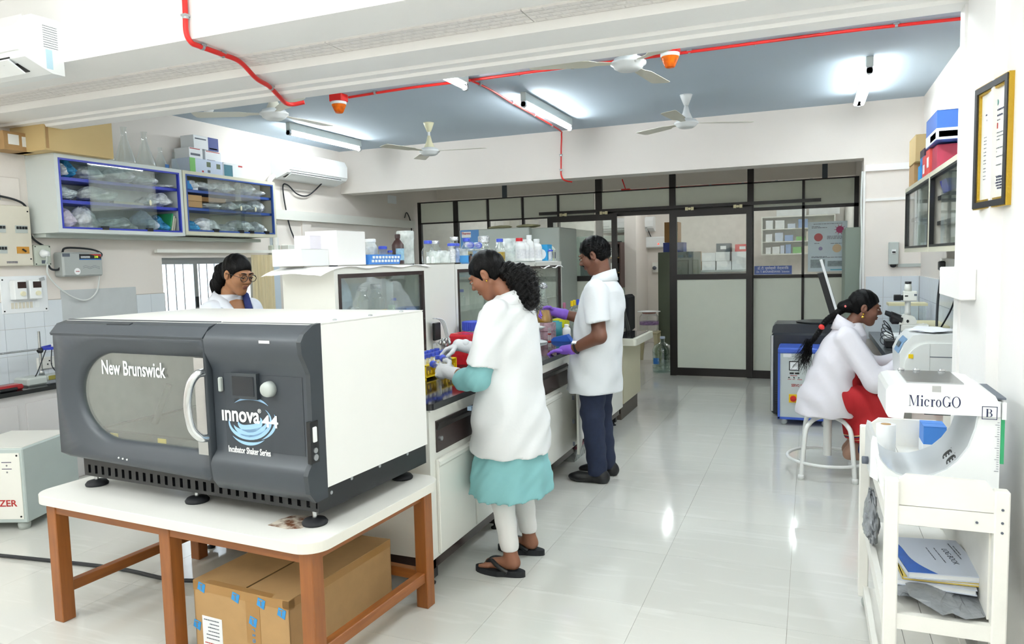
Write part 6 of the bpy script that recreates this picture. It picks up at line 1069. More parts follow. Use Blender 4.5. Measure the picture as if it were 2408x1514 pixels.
jst = thing('plastic_stool', 'cream plastic stool beyond the open doorway', 'stool', (-2.22, 10.8, 0)); M_ps = mat('cream_stool', '#c9bf9c', .45); MB().bbox(-.15, .15, -.15, .15, .42, .45, .01).build('seat', M_ps, jst)
for x in (-1, 1):
    for y in (-1, 1): MB().prism([(x*.14, .42), (x*.09, .42), (x*.125, 0), (x*.165, 0)], 'y', y*.13-.02, y*.13+.02).build('leg', M_ps, jst)
jar = thing('water_jar', 'clear water dispenser jar with printed band on the plastic stool', 'jar', (-2.22, 10.8, .451)); MB().lathe([(0, 0), (.12, 0), (.14, .03), (.14, .22), (.1, .27)], n=24).build('body', M_labglass, jar); MB().lathe([(.1, .27), (.105, .29), (0, .29)], n=24).build('lid_ring', mat('terracotta_lid', '#9c5a48', .5), jar); MB().lathe([(0, .29), (.17, .292), (.17, .3), (0, .305)], n=24).build('plate', M_white, jar); MB().lathe([(.1415, .10), (.1415, .15)], n=24).build('printed_band', mat('motley_band', '#8a6f9a', .5, noise=.9, nscale=30), jar)
wbt = thing('water_bottle', 'large clear twenty litre water bottle standing in the doorway', 'water bottle', (-1.84, 9.82, 0)); MB().lathe([(0, 0), (.12, 0), (.135, .02), (.135, .09), (.128, .1), (.135, .11), (.135, .19), (.128, .2), (.135, .21), (.135, .30), (.11, .36), (.04, .40), (.03, .41), (.03, .46)], n=28).build('body', glass('bottle_glass', '#d3e3e0', .08, .7), wbt); MB().lathe([(.034, .45), (.034, .48), (0, .482)], n=16).build('cap', M_boxb, wbt); MB().box(-.1, -.02, -.128, -.122, .12, .2).build('label', M_bluep, wbt)
oc = thing('office_chair', 'black office chair back seen past the man', 'chair', (-2.05, 8.75, 0)); MB().bbox(-.06, .04, -.2, .2, .65, 1.10, .03).build('backrest', mat('black_fabric', '#14161c', .8), oc); MB().bbox(-.45, .02, -.22, .22, .45, .53, .02).build('seat', MATS['black_fabric'], oc); MB().tube([(-.2, 0, .08), (-.2, 0, .45)], .025, 10).build('column', M_black, oc); MB().tube([(.03, 0, .48), (.05, 0, .6), (.0, 0, .7)], .02, 8).build('back_bar', M_black, oc)
for k in range(5): a = 2*PI*k/5; b_ = MB().tube([(-.2, 0, .08), (-.2+.25*math.cos(a), .25*math.sin(a), .06)], .018, 8).build('base_arm', M_black, oc); MB().lathe([(.01, -.015), (.028, -.015), (.028, .015), (.01, .015)], (-.2+.25*math.cos(a), .25*math.sin(a), .028), 12, 'x').build('caster', M_black, oc)
conduit('red_conduit', [(-2.35, 9.75, 2.60), (-2.3, 9.75, 2.45), (-2.0, 9.75, 2.45), (-1.0, 9.75, 2.45), (.45, 9.75, 2.44)], [((-2.0+.4*k, 9.75, 2.447), (1, 0, 0)) for k in range(6)], 'red conduit running along the top of the partition', .009)
tag(MB().bbox(-2.36, -2.24, 9.72, 9.79, 2.42, 2.47, .004).build('junction_box', M_red), 'red junction box on the conduit above the doorway', 'junction box')
# ------------------------------------------------------------------ people: smooth implicit surfaces meshed with surface nets
def smin(a, b, k):
    h = np.clip(.5+.5*(b-a)/k, 0, 1); return b*(1-h)+a*h-k*h*(1-h)
def cone(P, a, b, ra, rb):
    a = np.array(a, float); d = np.array(b, float)-a; t = np.clip(((P-a)@d)/(d@d), 0, 1); return np.linalg.norm(P-a-t[:, None]*d, axis=1)-(ra+(rb-ra)*t)
def elli(P, c, r, M=None):
    q = P-np.array(c, float); r = np.array(r, float)
    if M is not None: q = q@np.array(M)
    k0 = np.linalg.norm(q/r, axis=1); k1 = np.linalg.norm(q/(r*r), axis=1)+1e-9; return k0*(k0-1)/k1
def loft(P, secs, axis=2, fold=0, nf=7, ph=0):
    """secs: rows (t, cx, cy, rx, ry) of ellipses along the axis; fold adds drapery waves growing toward the first row"""
    s = np.array(sorted(secs), float); t = P[:, axis]; ia = [i for i in range(3) if i != axis]
    tt = np.clip(t, s[0, 0], s[-1, 0]); c0, c1, r0, r1 = (np.interp(tt, s[:, 0], s[:, i]) for i in (1, 2, 3, 4))
    x = P[:, ia[0]]-c0; y = P[:, ia[1]]-c1; k = np.sqrt((x/r0)**2+(y/r1)**2)
    if fold:
        w = np.clip((s[-1, 0]-t)/(s[-1, 0]-s[0, 0]), 0, 1); k = k/(1+fold*w*np.sin(np.arctan2(y, x)*nf+ph+2.5*np.sin(t*5))*.7+fold*.4*np.sin(t*23+3*np.arctan2(y, x)))
    return np.maximum((k-1)*np.minimum(r0, r1), np.maximum(s[0, 0]-t, t-s[-1, 0]))
def snet(fn, lo, hi, h):
    lo = np.array(lo, float); n = np.ceil((np.array(hi)-lo)/h).astype(int)+1
    g = [lo[i]+h*np.arange(n[i]) for i in range(3)]
    F = np.empty(n); YZ = np.stack(np.meshgrid(g[1], g[2], indexing='ij'), -1).reshape(-1, 2)
    for i0 in range(0, n[0], 16):
        xs = g[0][i0:i0+16]; P = np.concatenate([np.repeat(xs, len(YZ))[:, None], np.tile(YZ, (len(xs), 1))], 1); F[i0:i0+16] = fn(P).reshape(len(xs), n[1], n[2])
    F[0], F[-1], F[:, 0], F[:, -1], F[:, :, 0], F[:, :, -1] = [np.maximum(q, 1e-4) for q in (F[0], F[-1], F[:, 0], F[:, -1], F[:, :, 0], F[:, :, -1])]
    s = F < 0; cor = [(i, j, k) for i in (0, 1) for j in (0, 1) for k in (0, 1)]
    def sub(A, c): return A[c[0]:n[0]-1+c[0], c[1]:n[1]-1+c[1], c[2]:n[2]-1+c[2]]
    cnt = sum(sub(s, c).astype(np.int8) for c in cor); act = (cnt > 0) & (cnt < 8); idx = np.argwhere(act)
    V = np.zeros((len(idx), 3)); N = np.zeros(len(idx)); vals = {c: sub(F, c)[act] for c in cor}
    for c in cor:
        for ax in range(3):
            if c[ax]: continue
            d = list(c); d[ax] = 1; d = tuple(d); a, b = vals[c], vals[d]; m = (a < 0) != (b < 0); t = np.where(m, a/(a-b+1e-12), 0)
            p = np.tile(np.array(c, float), (len(idx), 1)); p[:, ax] += t; V[m] += p[m]; N += m
    V = lo+h*(idx+V/np.maximum(N, 1)[:, None]); im = -np.ones(act.shape, int); im[act] = np.arange(len(idx)); fs = []
    for ax in range(3):
        o = [i for i in range(3) if i != ax]; A = np.moveaxis(s, ax, 0); m = A[:-1] != A[1:]; I = np.moveaxis(im, ax, 0)
        e = np.argwhere(m[:, 1:-1, 1:-1])+[0, 1, 1]; i, j, k = e.T; q = np.stack([I[i, j-1, k-1], I[i, j, k-1], I[i, j, k], I[i, j-1, k]], 1)
        inside = A[i, j, k]; flip = inside if ax != 1 else ~inside; q[~flip] = q[~flip][:, ::-1]; fs.append(q)
    return V, np.concatenate(fs)
def mesh_from(name, parts, m, parent):
    vs = []; fs = []; o = 0
    for V, Fq in parts: vs.append(V); fs.append(Fq+o); o += len(V)
    V = np.concatenate(vs); Fq = np.concatenate(fs); me = bpy.data.meshes.new(name); me.vertices.add(len(V)); me.vertices.foreach_set('co', V.ravel()); me.loops.add(4*len(Fq)); me.loops.foreach_set('vertex_index', Fq.ravel().astype(np.int32)); me.polygons.add(len(Fq)); me.polygons.foreach_set('loop_start', np.arange(0, 4*len(Fq), 4, dtype=np.int32)); me.polygons.foreach_set('use_smooth', np.ones(len(Fq), bool)); me.update(calc_edges=True); me.validate()
    return obj(name, me, m, parent)
def xf(part, Mx, t): return (part[0]@np.array(Mx).T+np.array(t), part[1])
def U(*ds, k=.02):
    r = ds[0]
    for d in ds[1:]: r = smin(r, d, k)
    return r
def rot3(yaw=0, pitch=0, roll=0): return np.array(RZ(yaw) @ RY(pitch) @ RX(roll))
def head_fn(P, neck=((-.02, 0, -.06), (-.05, 0, -.19)), fem=True):
    A = np.abs(P)*[0, 1, 0]+P*[1, 0, 1]   # mirrored halves
    d = U(elli(P, (-.012, 0, .03), (.096, .074, .092)), elli(P, (.032, 0, -.035), (.06, .057, .082)), k=.03)
    d = U(d, cone(P, (.052, 0, -.09), (.058, 0, -.1), .027, .024), cone(A, (-.005, .05, -.05), (.05, .012, -.098), .024, .02), elli(A, (.06, .035, -.025), (.028, .026, .028)), k=.025)
    d = U(d, elli(A, (.084, .03, .028), (.012, .03, .010)), k=.015)
    d = -smin(-d, elli(A, (.105, .034, .008), (.02, .018, .013)), .012)
    d = U(d, cone(P, (.088, 0, .015), (.111, 0, -.022), .008, .0115), elli(A, (.100, .012, -.027), (.011, .008, .008)), k=.012)
    d = U(d, elli(P, (.089, 0, -.0555), (.011, .023, .0065)), elli(P, (.087, 0, -.068), (.011, .019, .0075)), k=.005)
    d = U(d, elli(A, (.0935, .031, .0105), (.0105, .0135, .0075)), elli(A, (.090, .031, -.006), (.0095, .0135, .006)), k=.004)
    e = np.maximum(elli(A, (-.008, .078, -.003), (.021, .0105, .033)), -elli(A, (-.002, .089, -.002), (.011, .009, .020)))
    d = U(d, e, k=.006)
    return U(d, cone(P, neck[0], neck[1], .044 if fem else .053, .052 if fem else .058), k=.025)
def hand_fn(P, curl, thumb, s=1):
    """wrist at 0, fingers along +x, palm towards -z, thumb towards +y; curl: bend per finger in degrees"""
    d = elli(P, (.045, 0, 0), (.052, .040, .017)); d = U(d, cone(P, (-.03, 0, 0), (.02, 0, 0), .027, .026), k=.02)
    Ls = [(.042, .026, .02), (.046, .030, .021), (.042, .027, .02), (.033, .02, .017)]; ys = [.03, .010, -.011, -.03]
    for i in range(4):
        p = np.array((.082 if i in (1, 2) else .077, ys[i], .002)); a = 0; r = .0098-.0008*(i == 3)
        for j, L in enumerate(Ls[i]):
            a += R(curl[i]*(1.0, 1.1, .8)[j]); q = p+L*np.array((math.cos(a), ys[i]*.6*(j == 0), -math.sin(a))); d = U(d, cone(P, p, q, r, r*.92), k=.006); p = q; r *= .93
    p = np.array((.02, .03, -.004)); dirs = [np.array(t, float) for t in thumb]
    for j, (L, r) in enumerate(((.038, .0125), (.032, .0112), (.026, .010))):
        q = p+L*dirs[min(j, len(dirs)-1)]/np.linalg.norm(dirs[min(j, len(dirs)-1)]); d = U(d, cone(P, p, q, r, r*.93), k=.008); p = q
    return d
def hand(curl, thumb, mirror=False, s=.95):
    V, Fq = snet(lambda P: hand_fn(P, curl, thumb), (-.055, -.09, -.13), (.20, .11, .06), .0036)
    if mirror: V = V*[1, -1, 1]; Fq = Fq[:, ::-1]
    return V*s, Fq
def basis(x, z):
    """rotation whose columns map the hand's axes: x = finger direction, z = back of the hand"""
    x = np.array(x, float); x /= np.linalg.norm(x); z = np.array(z, float); z = z-x*(z@x); z /= np.linalg.norm(z); return np.stack([x, np.cross(z, x), z], 1)
SK1 = mat('skin_brown', '#8e5f47', .5, noise=.06, nscale=25, sss=.08); SK2 = mat('skin_deep_brown', '#6f4735', .5, noise=.06, nscale=25, sss=.08); SK3 = mat('skin_warm_brown', '#a0714f', .5, noise=.05, nscale=25, sss=.08)
HAIR = mat('black_hair', '#050506', .36, noise=.5, nscale=30, stretch=(1, 6, 1), bump=.4, bscale=60, spec=.12); COAT = mat('white_lab_coat', '#e9ecee', .8, noise=.03, nscale=6, bump=.5, bscale=9); COAT2 = mat('white_lab_coat_lilac', '#e2dfe6', .8, noise=.03, nscale=6, bump=.5, bscale=9)
GLV = mat('violet_glove', '#8459c8', .45, noise=.12, nscale=30, bump=.3, bscale=40); GLW = mat('white_glove', '#dadce0', .55, noise=.06, nscale=30, bump=.25, bscale=45); EYE = mat('eye_white', '#b3a89e', .3); IRIS = mat('eye_dark', '#17100d', .15); LIP = mat('lip_brown', '#6e3a33', .45); TEAL = mat('teal_cotton', '#86bfc2', .8, noise=.06, nscale=8, bump=.15, bscale=25)
def face_bits(p, Mx, t, brow=HAIR, lipm=LIP):
    def put(mb, nm, m): mb.v = [tuple(np.array(Mx)@np.array(v)+np.array(t)) for v in mb.v]; return mb.build(nm, m, p)
    for s in (-1, 1):
        put(MB().sphere((.0925, .032*s, .003), (.0098, .0118, .0062), 12, 8), 'eye', EYE); put(MB().sphere((.0995, .033*s, .002), (.0035, .0052, .0052), 10, 6), 'iris', IRIS)
        put(MB().tube(bez([(.1, .012*s, .029), (.098, .033*s, .034), (.083, .055*s, .028)], 4), .0042, 6, r2=.0022), 'eyebrow', brow); put(MB().tube(bez([(.1, .019*s, .004), (.1042, .033*s, .0055), (.093, .049*s, .004)], 4), .002, 6), 'eyelid', brow)
    put(MB().sphere((.0905, 0, -.0562), (.0115, .021, .0058), 12, 8), 'upper_lip', lipm); put(MB().sphere((.0885, 0, -.0678), (.0115, .018, .0066), 12, 8), 'lower_lip', lipm)
    return put
def strands(name, n, seed, base, length, spread, parent, m=HAIR, r=.0009, wave=.01):
    """many thin wavy tubes; base(rnd) gives start point and direction"""
    rs = random.Random(seed); mb = MB()
    for _ in range(n):
        p, d = base(rs); p = Vector(p); d = Vector(d).normalized(); pts = [p]; L = length*rs.uniform(.6, 1.1)
        for k in range(5): d = (d+Vector((rs.uniform(-1, 1), rs.uniform(-1, 1), rs.uniform(-1, 1)))*spread).normalized(); p = p+d*L/5; pts.append(p)
        mb.tube(pts, r, 3, r2=r*.4, cap=False)
    o = mb.build(name, m, parent); o['kind'] = 'stuff'; return o
def coat_collar(parent, rows, m, nm='collar', th=.006):
    """strip mesh given as rows of (inner point, outer point)"""
    mb = MB(); vs = []
    for a, b in rows: vs += [a, b]
    n = len(rows); mb.add(vs, [(2*k, 2*k+1, 2*k+3, 2*k+2) for k in range(n-1)], True); o = mb.build(nm, m, parent); md = o.modifiers.new('thickness', 'SOLIDIFY'); md.thickness = th; md.offset = 0; return o
def shoe_fn(P, c, L=.265, w=.048, hgt=.075):
    q = P-np.array(c, float); d = U(cone(q, (-L*.32, 0, .035), (L*.25, 0, .028), .04, .038), elli(q, (L*.30, 0, .028), (.075, w*.95, .032)), elli(q, (-L*.3, 0, .04), (.05, w*.8, .045)), k=.03); d = U(d, cone(q, (-L*.25, 0, .06), (-L*.2, 0, .11), .042, .04), k=.03); return np.maximum(d, -q[:, 2])
def along(o, bottom, top):
    """stand a thing built along +z so that its foot is at bottom and it points to top"""
    b = Vector(bottom); q = Vector((0, 0, 1)).rotation_difference(Vector(top)-b); o.location = b; o.rotation_mode = 'QUATERNION'; o.rotation_quaternion = q
def hair_cap(P, r=(.106, .0845, .102), face=((.092, 0, -.034), (.082, .102, .086)), nape=-.062):
    A = np.abs(P)*[0, 1, 0]+P*[1, 0, 1]; d = elli(P, (-.016, 0, .034), np.array(r))+.0014*np.sin(P[:, 0]*150+P[:, 2]*70+P[:, 1]*40)
    d = U(d, elli(P, (-.06, 0, -.03), (.05, .062, .05)), k=.03)
    for q in (elli(P, *face), elli(A, (-.004, .088, -.012), (.027, .032, .040)), P[:, 2]-nape+.35*(P[:, 0]+.02)): d = -smin(-d, q, .008)
    return d
def person(label, loc, rz):
    return thing('person', label, 'person', loc, R(rz))
HV = {}
def add_head(p, c, pitch, yaw, s, skin, body_parts, hairextra=None, nape=-.062, roll=0, hairm=HAIR, neck_to=None, hr=(.106, .0845, .102), fem=True):
    Mx = rot3(yaw, pitch, roll)*s; ne = np.linalg.inv(Mx)@(np.array(neck_to)-np.array(c)); V = snet(lambda P: head_fn(P, ((-.03, 0, -.05), tuple(ne)), fem), (-.2, -.12, -.25), (.14, .12, .14), .0042); body_parts.append(xf(V, Mx, c))
    hp = [xf(snet(lambda P: hair_cap(P, r=hr, nape=nape), (-.15, -.12, -.12), (.12, .12, .16), .0045), Mx, c)]
    if hairextra: hp += hairextra
    mesh_from('hair', hp, hairm, p); return Mx, face_bits(p, Mx, c)
def sole(mb, c, L=.25, w=.045, h=.022, toe=1):
    pts = []
    for k in range(24): a = 2*PI*k/24; x = L/2*math.cos(a); y = w*math.sin(a)*(1.0 if math.cos(a) > 0 else .8); pts.append((c[0]+x, c[1]+y))
    return mb.prism(pts, 'z', c[2], c[2]+h)
# ================================================================== woman filling tubes (centre)
P1 = person('woman in short sleeved white coat over teal kurta holding two tubes at the bench', (-1.40, 3.35, 0), 180); bp = []
pony = [snet(lambda P: U(elli(P, (-.088, 0, 1.43), (.072, .075, .085)), elli(P, (-.11, .0, 1.36), (.06, .07, .08)), cone(P, (-.01, 0, 1.485), (-.07, 0, 1.46), .05, .05), k=.03)+.007*np.sin(P[:, 0]*110)*np.sin(P[:, 1]*95)*np.sin(P[:, 2]*90)+.004*np.sin(P[:, 0]*210+P[:, 2]*190), (-.2, -.12, 1.24), (.06, .12, 1.56), .006)]
Mx, put = add_head(P1, (.098, 0, 1.468), 30, 4, .92, SK1, bp, pony, neck_to=(-.02, 0, 1.34))
strands('hair_strands', 900, 4, lambda r: ((-.095+.07*math.cos(r.uniform(0, 6.3))*r.uniform(.5, 1), .07*math.sin(r.uniform(0, 6.3)), 1.42+r.uniform(-.13, .07)), (-.6+r.uniform(-.8, .4), r.uniform(-1, 1), r.uniform(-1.2, .3))), .05, .8, P1, mat('fuzzy_black_hair', '#171417', .6))
put(MB().sphere((-.005, .086, -.037), .006, 8, 6), 'earring', mat('gold_jewel', '#d9b24a', .25, 1)); put(MB().sphere((-.005, -.086, -.037), .006, 8, 6), 'earring', MATS['gold_jewel'])
tor = lambda P: U(loft(P, [(.7, 0, 0, .12, .15), (1.0, 0, 0, .11, .14), (1.2, 0, 0, .11, .15), (1.32, -.02, 0, .06, .07)]), cone(P, (-.03, 0, 1.3), (-.02, 0, 1.36), .05, .05), cone(P, (0, .15, 1.28), (.065, .205, .98), .045, .042), cone(P, (.065, .205, .975), (.255, .135, .985), .042, .029), cone(P, (0, -.15, 1.28), (.12, -.24, 1.03), .045, .042), cone(P, (.12, -.24, 1.03), (.32, -.14, 1.088), .042, .029),
    cone(P, (0, .09, .75), (.02, .1, .45), .075, .05), cone(P, (.02, .1, .45), (-.05, .145, .09), .05, .035), cone(P, (0, -.09, .75), (-.01, -.1, .45), .075, .05), cone(P, (-.01, -.1, .45), (-.045, -.12, .09), .05, .035),
    cone(P, (-.065, .148, .06), (.06, .155, .045), .034, .026), cone(P, (-.06, -.12, .06), (.06, -.125, .045), .034, .026), k=.02)
def toes(P, d):
    for y0 in (.155, -.125):
        for i in range(5): s_ = 1 if y0 > 0 else -1; d = U(d, cone(P, (.06, y0+s_*(.026-.013*i), .04), (.103-.009*i, y0+s_*(.028-.014*i), .036), .012-.001*i, .0095-.0006*i), k=.008)
    return d
bp.append(snet(lambda P: toes(P, tor(P)), (-.2, -.32, .02), (.4, .32, 1.4), .0075)); mesh_from('body', bp, SK1, P1)
coat1 = lambda P: U(loft(P, [(.585, -.005, 0, .20, .23), (.75, -.01, 0, .19, .225), (.9, -.005, 0, .165, .198), (1.05, 0, 0, .162, .19), (1.2, 0, 0, .155, .195), (1.29, -.005, 0, .13, .18), (1.34, -.02, 0, .085, .115), (1.365, -.025, 0, .066, .078)], fold=.045, nf=5), np.maximum(cone(P, (-.005, .155, 1.285), (.058, .217, 1.0), .072, .08), 1.035-P[:, 2]+.2*P[:, 0]), np.maximum(cone(P, (0, -.155, 1.285), (.08, -.225, 1.03), .072, .08), 1.05-P[:, 2]), k=.03)+.0035*np.sin(P[:, 2]*34+P[:, 0]*38+P[:, 1]*21+2*np.sin(P[:, 2]*9+P[:, 1]*8))
mesh_from('lab_coat', [snet(coat1, (-.26, -.33, .57), (.27, .33, 1.4), .0085)], COAT, P1)
coat_collar(P1, [((-.02+.075*math.cos(a)*1.05-.0, .085*math.sin(a), 1.375-.03*math.cos(a)), (-.02+.1*math.cos(a), .125*math.sin(a), 1.325-.06*max(0, math.cos(a)))) for a in [R(20+320*k/20) for k in range(21)]], COAT)
kur = lambda P: U(loft(P, [(.375, .0, 0, .205, .245), (.5, -.005, 0, .19, .228), (.585, -.005, 0, .172, .208), (.7, -.005, 0, .15, .185), (1.0, 0, 0, .12, .15)], fold=.06, nf=9), cone(P, (.04, .205, 1.06), (.075, .21, .985), .058, .066), cone(P, (.075, .21, .98), (.165, .175, .962), .064, .056), cone(P, (.06, -.22, 1.1), (.11, -.235, 1.03), .066, .06), cone(P, (.11, -.235, 1.03), (.19, -.2, 1.045), .06, .055), k=.02)
slit = lambda P: np.maximum(kur(P), .008-np.maximum(np.abs(P[:, 1]-.21+.12*P[:, 0]), np.maximum(P[:, 2]-.55, -P[:, 0]-.3)))
mesh_from('kurta', [snet(lambda P: kur(P)+.002*np.sin(P[:, 2]*90+P[:, 0]*120), (-.27, -.34, .34), (.27, .34, 1.2), .0085)], TEAL, P1)
leg = lambda P: U(cone(P, (0, .09, .75), (.02, .1, .45), .09, .064), cone(P, (.02, .1, .45), (-.041, .139, .135), .064, .046), cone(P, (0, -.09, .75), (-.01, -.1, .45), .09, .064), cone(P, (-.01, -.1, .45), (-.041, -.1175, .135), .064, .046), k=.02)
mesh_from('leggings', [snet(lambda P: np.maximum(leg(P)+.0015*np.sin(P[:, 2]*70), .118-P[:, 2]), (-.16, -.22, .1), (.14, .24, .8), .008)], mat('white_leggings', '#e9e8e6', .7, noise=.03), P1)
for y in (.155, -.125):
    sd = sole(MB(), (.005, y, 0), .265, .048, .028).build('sandal', M_rubber, P1); MB().tube(bez([(.075, y+.01, .045), (.045, y+.02, .07), (-.0, y+.044, .055), (-.05, y+.046, .03)], 4), .011, 6).tube(bez([(.075, y+.01, .045), (.045, y-.01, .07), (-.0, y-.044, .055), (-.05, y-.046, .03)], 4), .011, 6).build('strap', M_black, sd)
hl = hand((48, 52, 58, 62), ((.55, .75, -.35), (.9, .25, -.35), (1, -.1, -.3)), True); hr = hand((34, 38, 42, 46), ((.5, .6, -.62), (.85, .2, -.5), (.9, .0, -.45)))
mesh_from('glove', [xf(hl, basis((.95, -.22, .12), (.1, .9, .45)), (.262, .132, .988)), snet(lambda P: cone(P, (.215, .15, .982), (.275, .128, .988), .036, .032), (.15, .06, .92), (.33, .22, 1.05), .006)], GLW, P1)
mesh_from('glove', [xf(hr, basis((.93, .18, -.28), (.28, -.1, .95)), (.33, -.135, 1.092)), snet(lambda P: cone(P, (.262, -.168, 1.072), (.34, -.13, 1.095), .036, .032), (.2, -.25, 1.0), (.4, -.05, 1.16), .006)], GLW, P1)
MB().tube([(.255+.034*math.cos(a)*.3, -.172+.034*math.cos(a), 1.07+.034*math.sin(a)) for a in [2*PI*k/16 for k in range(16)]], .004, 6, closed=True).build('red_thread', M_red, P1)
MB().box(.150, .172, .10, .13, .80, .82).build('pocket_tissue', mat('pale_blue_tissue', '#a9c4dd', .7), P1)
def w1(x, y, z): return (-1.40-x, 3.35-y, z)
along(falcon((0, 0, 0), 'clear tube with blue cap held in the upper gloved hand', .12, .0155), w1(.30, .02, .985), w1(.425, -.055, 1.06)); along(falcon((0, 0, 0), 'clear tube with blue cap gripped in the lower gloved hand', .12, .0155), w1(.30, .10, .992), w1(.44, .03, 1.025))
# ================================================================== man with flask
P2 = person('man in short sleeved white coat and dark jeans holding a flask', (-1.36, 4.87, 0), 180); bp = []
Mx, put = add_head(P2, (.015, 0, 1.56), 20, 3, .98, SK2, bp, None, nape=-.072, neck_to=(-.045, 0, 1.40), hr=(.107, .083, .104), fem=False)
def scalp(r):
    while True:
        v = np.array((r.gauss(0, 1), r.gauss(0, 1), r.gauss(0, 1))); v /= np.linalg.norm(v); q = v*np.array((.106, .083, .103))+np.array((-.016, 0, .034))
        if float(hair_cap(q[None], r=(.107, .083, .104), nape=-.072)[0]) < .003: break
    t = np.cross(v, (0, 1, 0)); t = t if t[0] < 0 else -t; t[2] -= .35; return tuple(Mx@q+np.array((.015, 0, 1.56))), tuple(Mx@(t+.1*v))
strands('hair_strands', 1100, 12, scalp, .03, .1, P2, HAIR, .0012)
put(MB().tube(bez([(.09, .027, -.047), (.101, .012, -.041), (.104, 0, -.039), (.101, -.012, -.041), (.09, -.027, -.047)], 3), .0055, 6), 'moustache', HAIR)
tor2 = lambda P: U(loft(P, [(.75, .02, 0, .13, .16), (1.0, 0, 0, .12, .16), (1.2, -.03, 0, .12, .17), (1.36, -.045, 0, .07, .09)]), cone(P, (-.05, 0, 1.36), (-.055, 0, 1.42), .055, .055), cone(P, (-.04, .18, 1.32), (-.085, .262, 1.03), .055, .046), cone(P, (-.085, .262, 1.03), (.14, .20, .925), .048, .030), cone(P, (-.03, -.18, 1.32), (.10, -.27, 1.08), .055, .046), cone(P, (.10, -.27, 1.08), (.36, -.185, 1.155), .047, .03),
    cone(P, (.01, .09, .85), (-.01, .085, .1), .08, .04), cone(P, (.01, -.09, .85), (-.02, -.1, .1), .08, .04), k=.02)
bp.append(snet(tor2, (-.22, -.36, .08), (.45, .36, 1.48), .008)); mesh_from('body', bp, SK2, P2)
coat2 = lambda P: U(loft(P, [(.625, .028, 0, .19, .22), (.8, .02, 0, .18, .212), (1.0, 0, 0, .168, .206), (1.2, -.03, 0, .16, .215), (1.32, -.042, 0, .135, .195), (1.385, -.05, 0, .09, .125), (1.425, -.052, 0, .07, .082)], fold=.035, nf=6, ph=1), np.maximum(cone(P, (-.04, .185, 1.325), (-.085, .268, 1.06), .078, .088), 1.115-P[:, 2]-.12*P[:, 0]), np.maximum(cone(P, (-.03, -.185, 1.325), (.06, -.26, 1.1), .078, .085), 1.13-P[:, 2]), k=.03)+.0035*np.sin(P[:, 2]*30-P[:, 0]*34+P[:, 1]*25)
mesh_from('lab_coat', [snet(coat2, (-.26, -.38, .61), (.27, .38, 1.46), .0085)], mat('white_lab_coat_cool', '#e3e7ea', .8, noise=.03, nscale=6, bump=.5, bscale=9), P2)
coat_collar(P2, [((-.05+.078*math.cos(a), .088*math.sin(a), 1.44-.028*math.cos(a)), (-.05+.094*math.cos(a), .132*math.sin(a), 1.388-.06*max(0, math.cos(a)))) for a in [R(20+320*k/20) for k in range(21)]], MATS['white_lab_coat_cool'])
jn = lambda P: U(cone(P, (.01, .085, .85), (.02, .09, .48), .105, .08), cone(P, (.02, .09, .48), (-.012, .088, .07), .08, .066), cone(P, (.01, -.085, .85), (.015, -.095, .48), .105, .08), cone(P, (.015, -.095, .48), (-.025, -.1, .07), .08, .066), k=.02)
mesh_from('jeans', [snet(lambda P: np.maximum(jn(P)+.003*np.sin(P[:, 2]*55+P[:, 0]*30), .05-P[:, 2]), (-.2, -.25, .04), (.2, .25, .92), .0085)], mat('dark_denim', '#1d2740', .85, noise=.25, nscale=40), P2)
for y, x in ((.095, .06), (-.105, .045)): mesh_from('shoe', [snet(lambda P: shoe_fn(P, (x-.02, y, 0), .28, .05), (x-.2, y-.09, -.004), (x+.2, y+.09, .16), .006)], mat('black_leather', '#17181b', .35, bump=.1), P2)
gl = hand((10, 14, 16, 18), ((.7, .55, -.3), (.9, .25, -.2), (1, .1, -.1)), True); gr = hand((40, 42, 46, 50), ((.45, .8, -.2), (.8, .5, -.35), (.9, .2, -.4)))
mesh_from('glove', [xf(gl, basis((.95, -.12, -.10), (.12, .05, 1)), (.165, .192, .928)), snet(lambda P: cone(P, (.118, .206, .935), (.19, .188, .926), .036, .031), (.05, .1, .86), (.25, .29, 1.0), .006)], GLV, P2)
mesh_from('glove', [xf(gr, basis((.9, .42, .05), (-.35, -.75, .5)), (.375, -.18, 1.16)), snet(lambda P: cone(P, (.30, -.205, 1.138), (.385, -.176, 1.162), .04, .032), (.22, -.3, 1.05), (.45, -.08, 1.25), .006)], GLV, P2)
wt_ = MB().tube([(.09+.012*math.sin(a), .214+.037*math.cos(a), .948+.037*math.sin(a)) for a in [2*PI*k/20 for k in range(20)]], .008, 6, closed=True).build('watch_strap', M_black, P2); MB().cbox((.095, .235, .982), (.032, .03, .012), RX(-25)).build('watch_case', M_alu, wt_)
flask((-1.80, 5.01, 1.085), .064, .27, 'foil topped conical flask of amber liquid raised in the violet glove', mat('amber_broth', '#b8862a', .15), .34, True, group=None)
# ================================================================== woman with glasses behind the incubator
P3 = person('woman with glasses and white coat standing behind the incubator', (-3.30, 3.5, 0), -4); bp = []
tail = [snet(lambda P: U(cone(P, (-.055, 0, 1.52), (-.10, .0, 1.43), .05, .045), cone(P, (-.10, 0, 1.43), (-.10, -.02, 1.33), .045, .03), k=.03)+.004*np.sin(P[:, 0]*150+P[:, 2]*60), (-.2, -.12, 1.28), (.05, .12, 1.6), .006)]
Mx, put = add_head(P3, (.065, 0, 1.495), 16, -6, .93, SK3, bp, tail, neck_to=(-.012, 0, 1.36))
for s in (-1, 1):
    put(MB().tube([(.112, .034*s+.026*math.cos(2*PI*k/20), .003+.022*math.sin(2*PI*k/20)) for k in range(20)], .0022, 6, closed=True), 'glasses_rim', M_black); put(MB().tube([(.110, .06*s, .01), (.05, .08*s, .012), (-.01, .085*s, .006)], .0018, 5), 'glasses_arm', M_black)
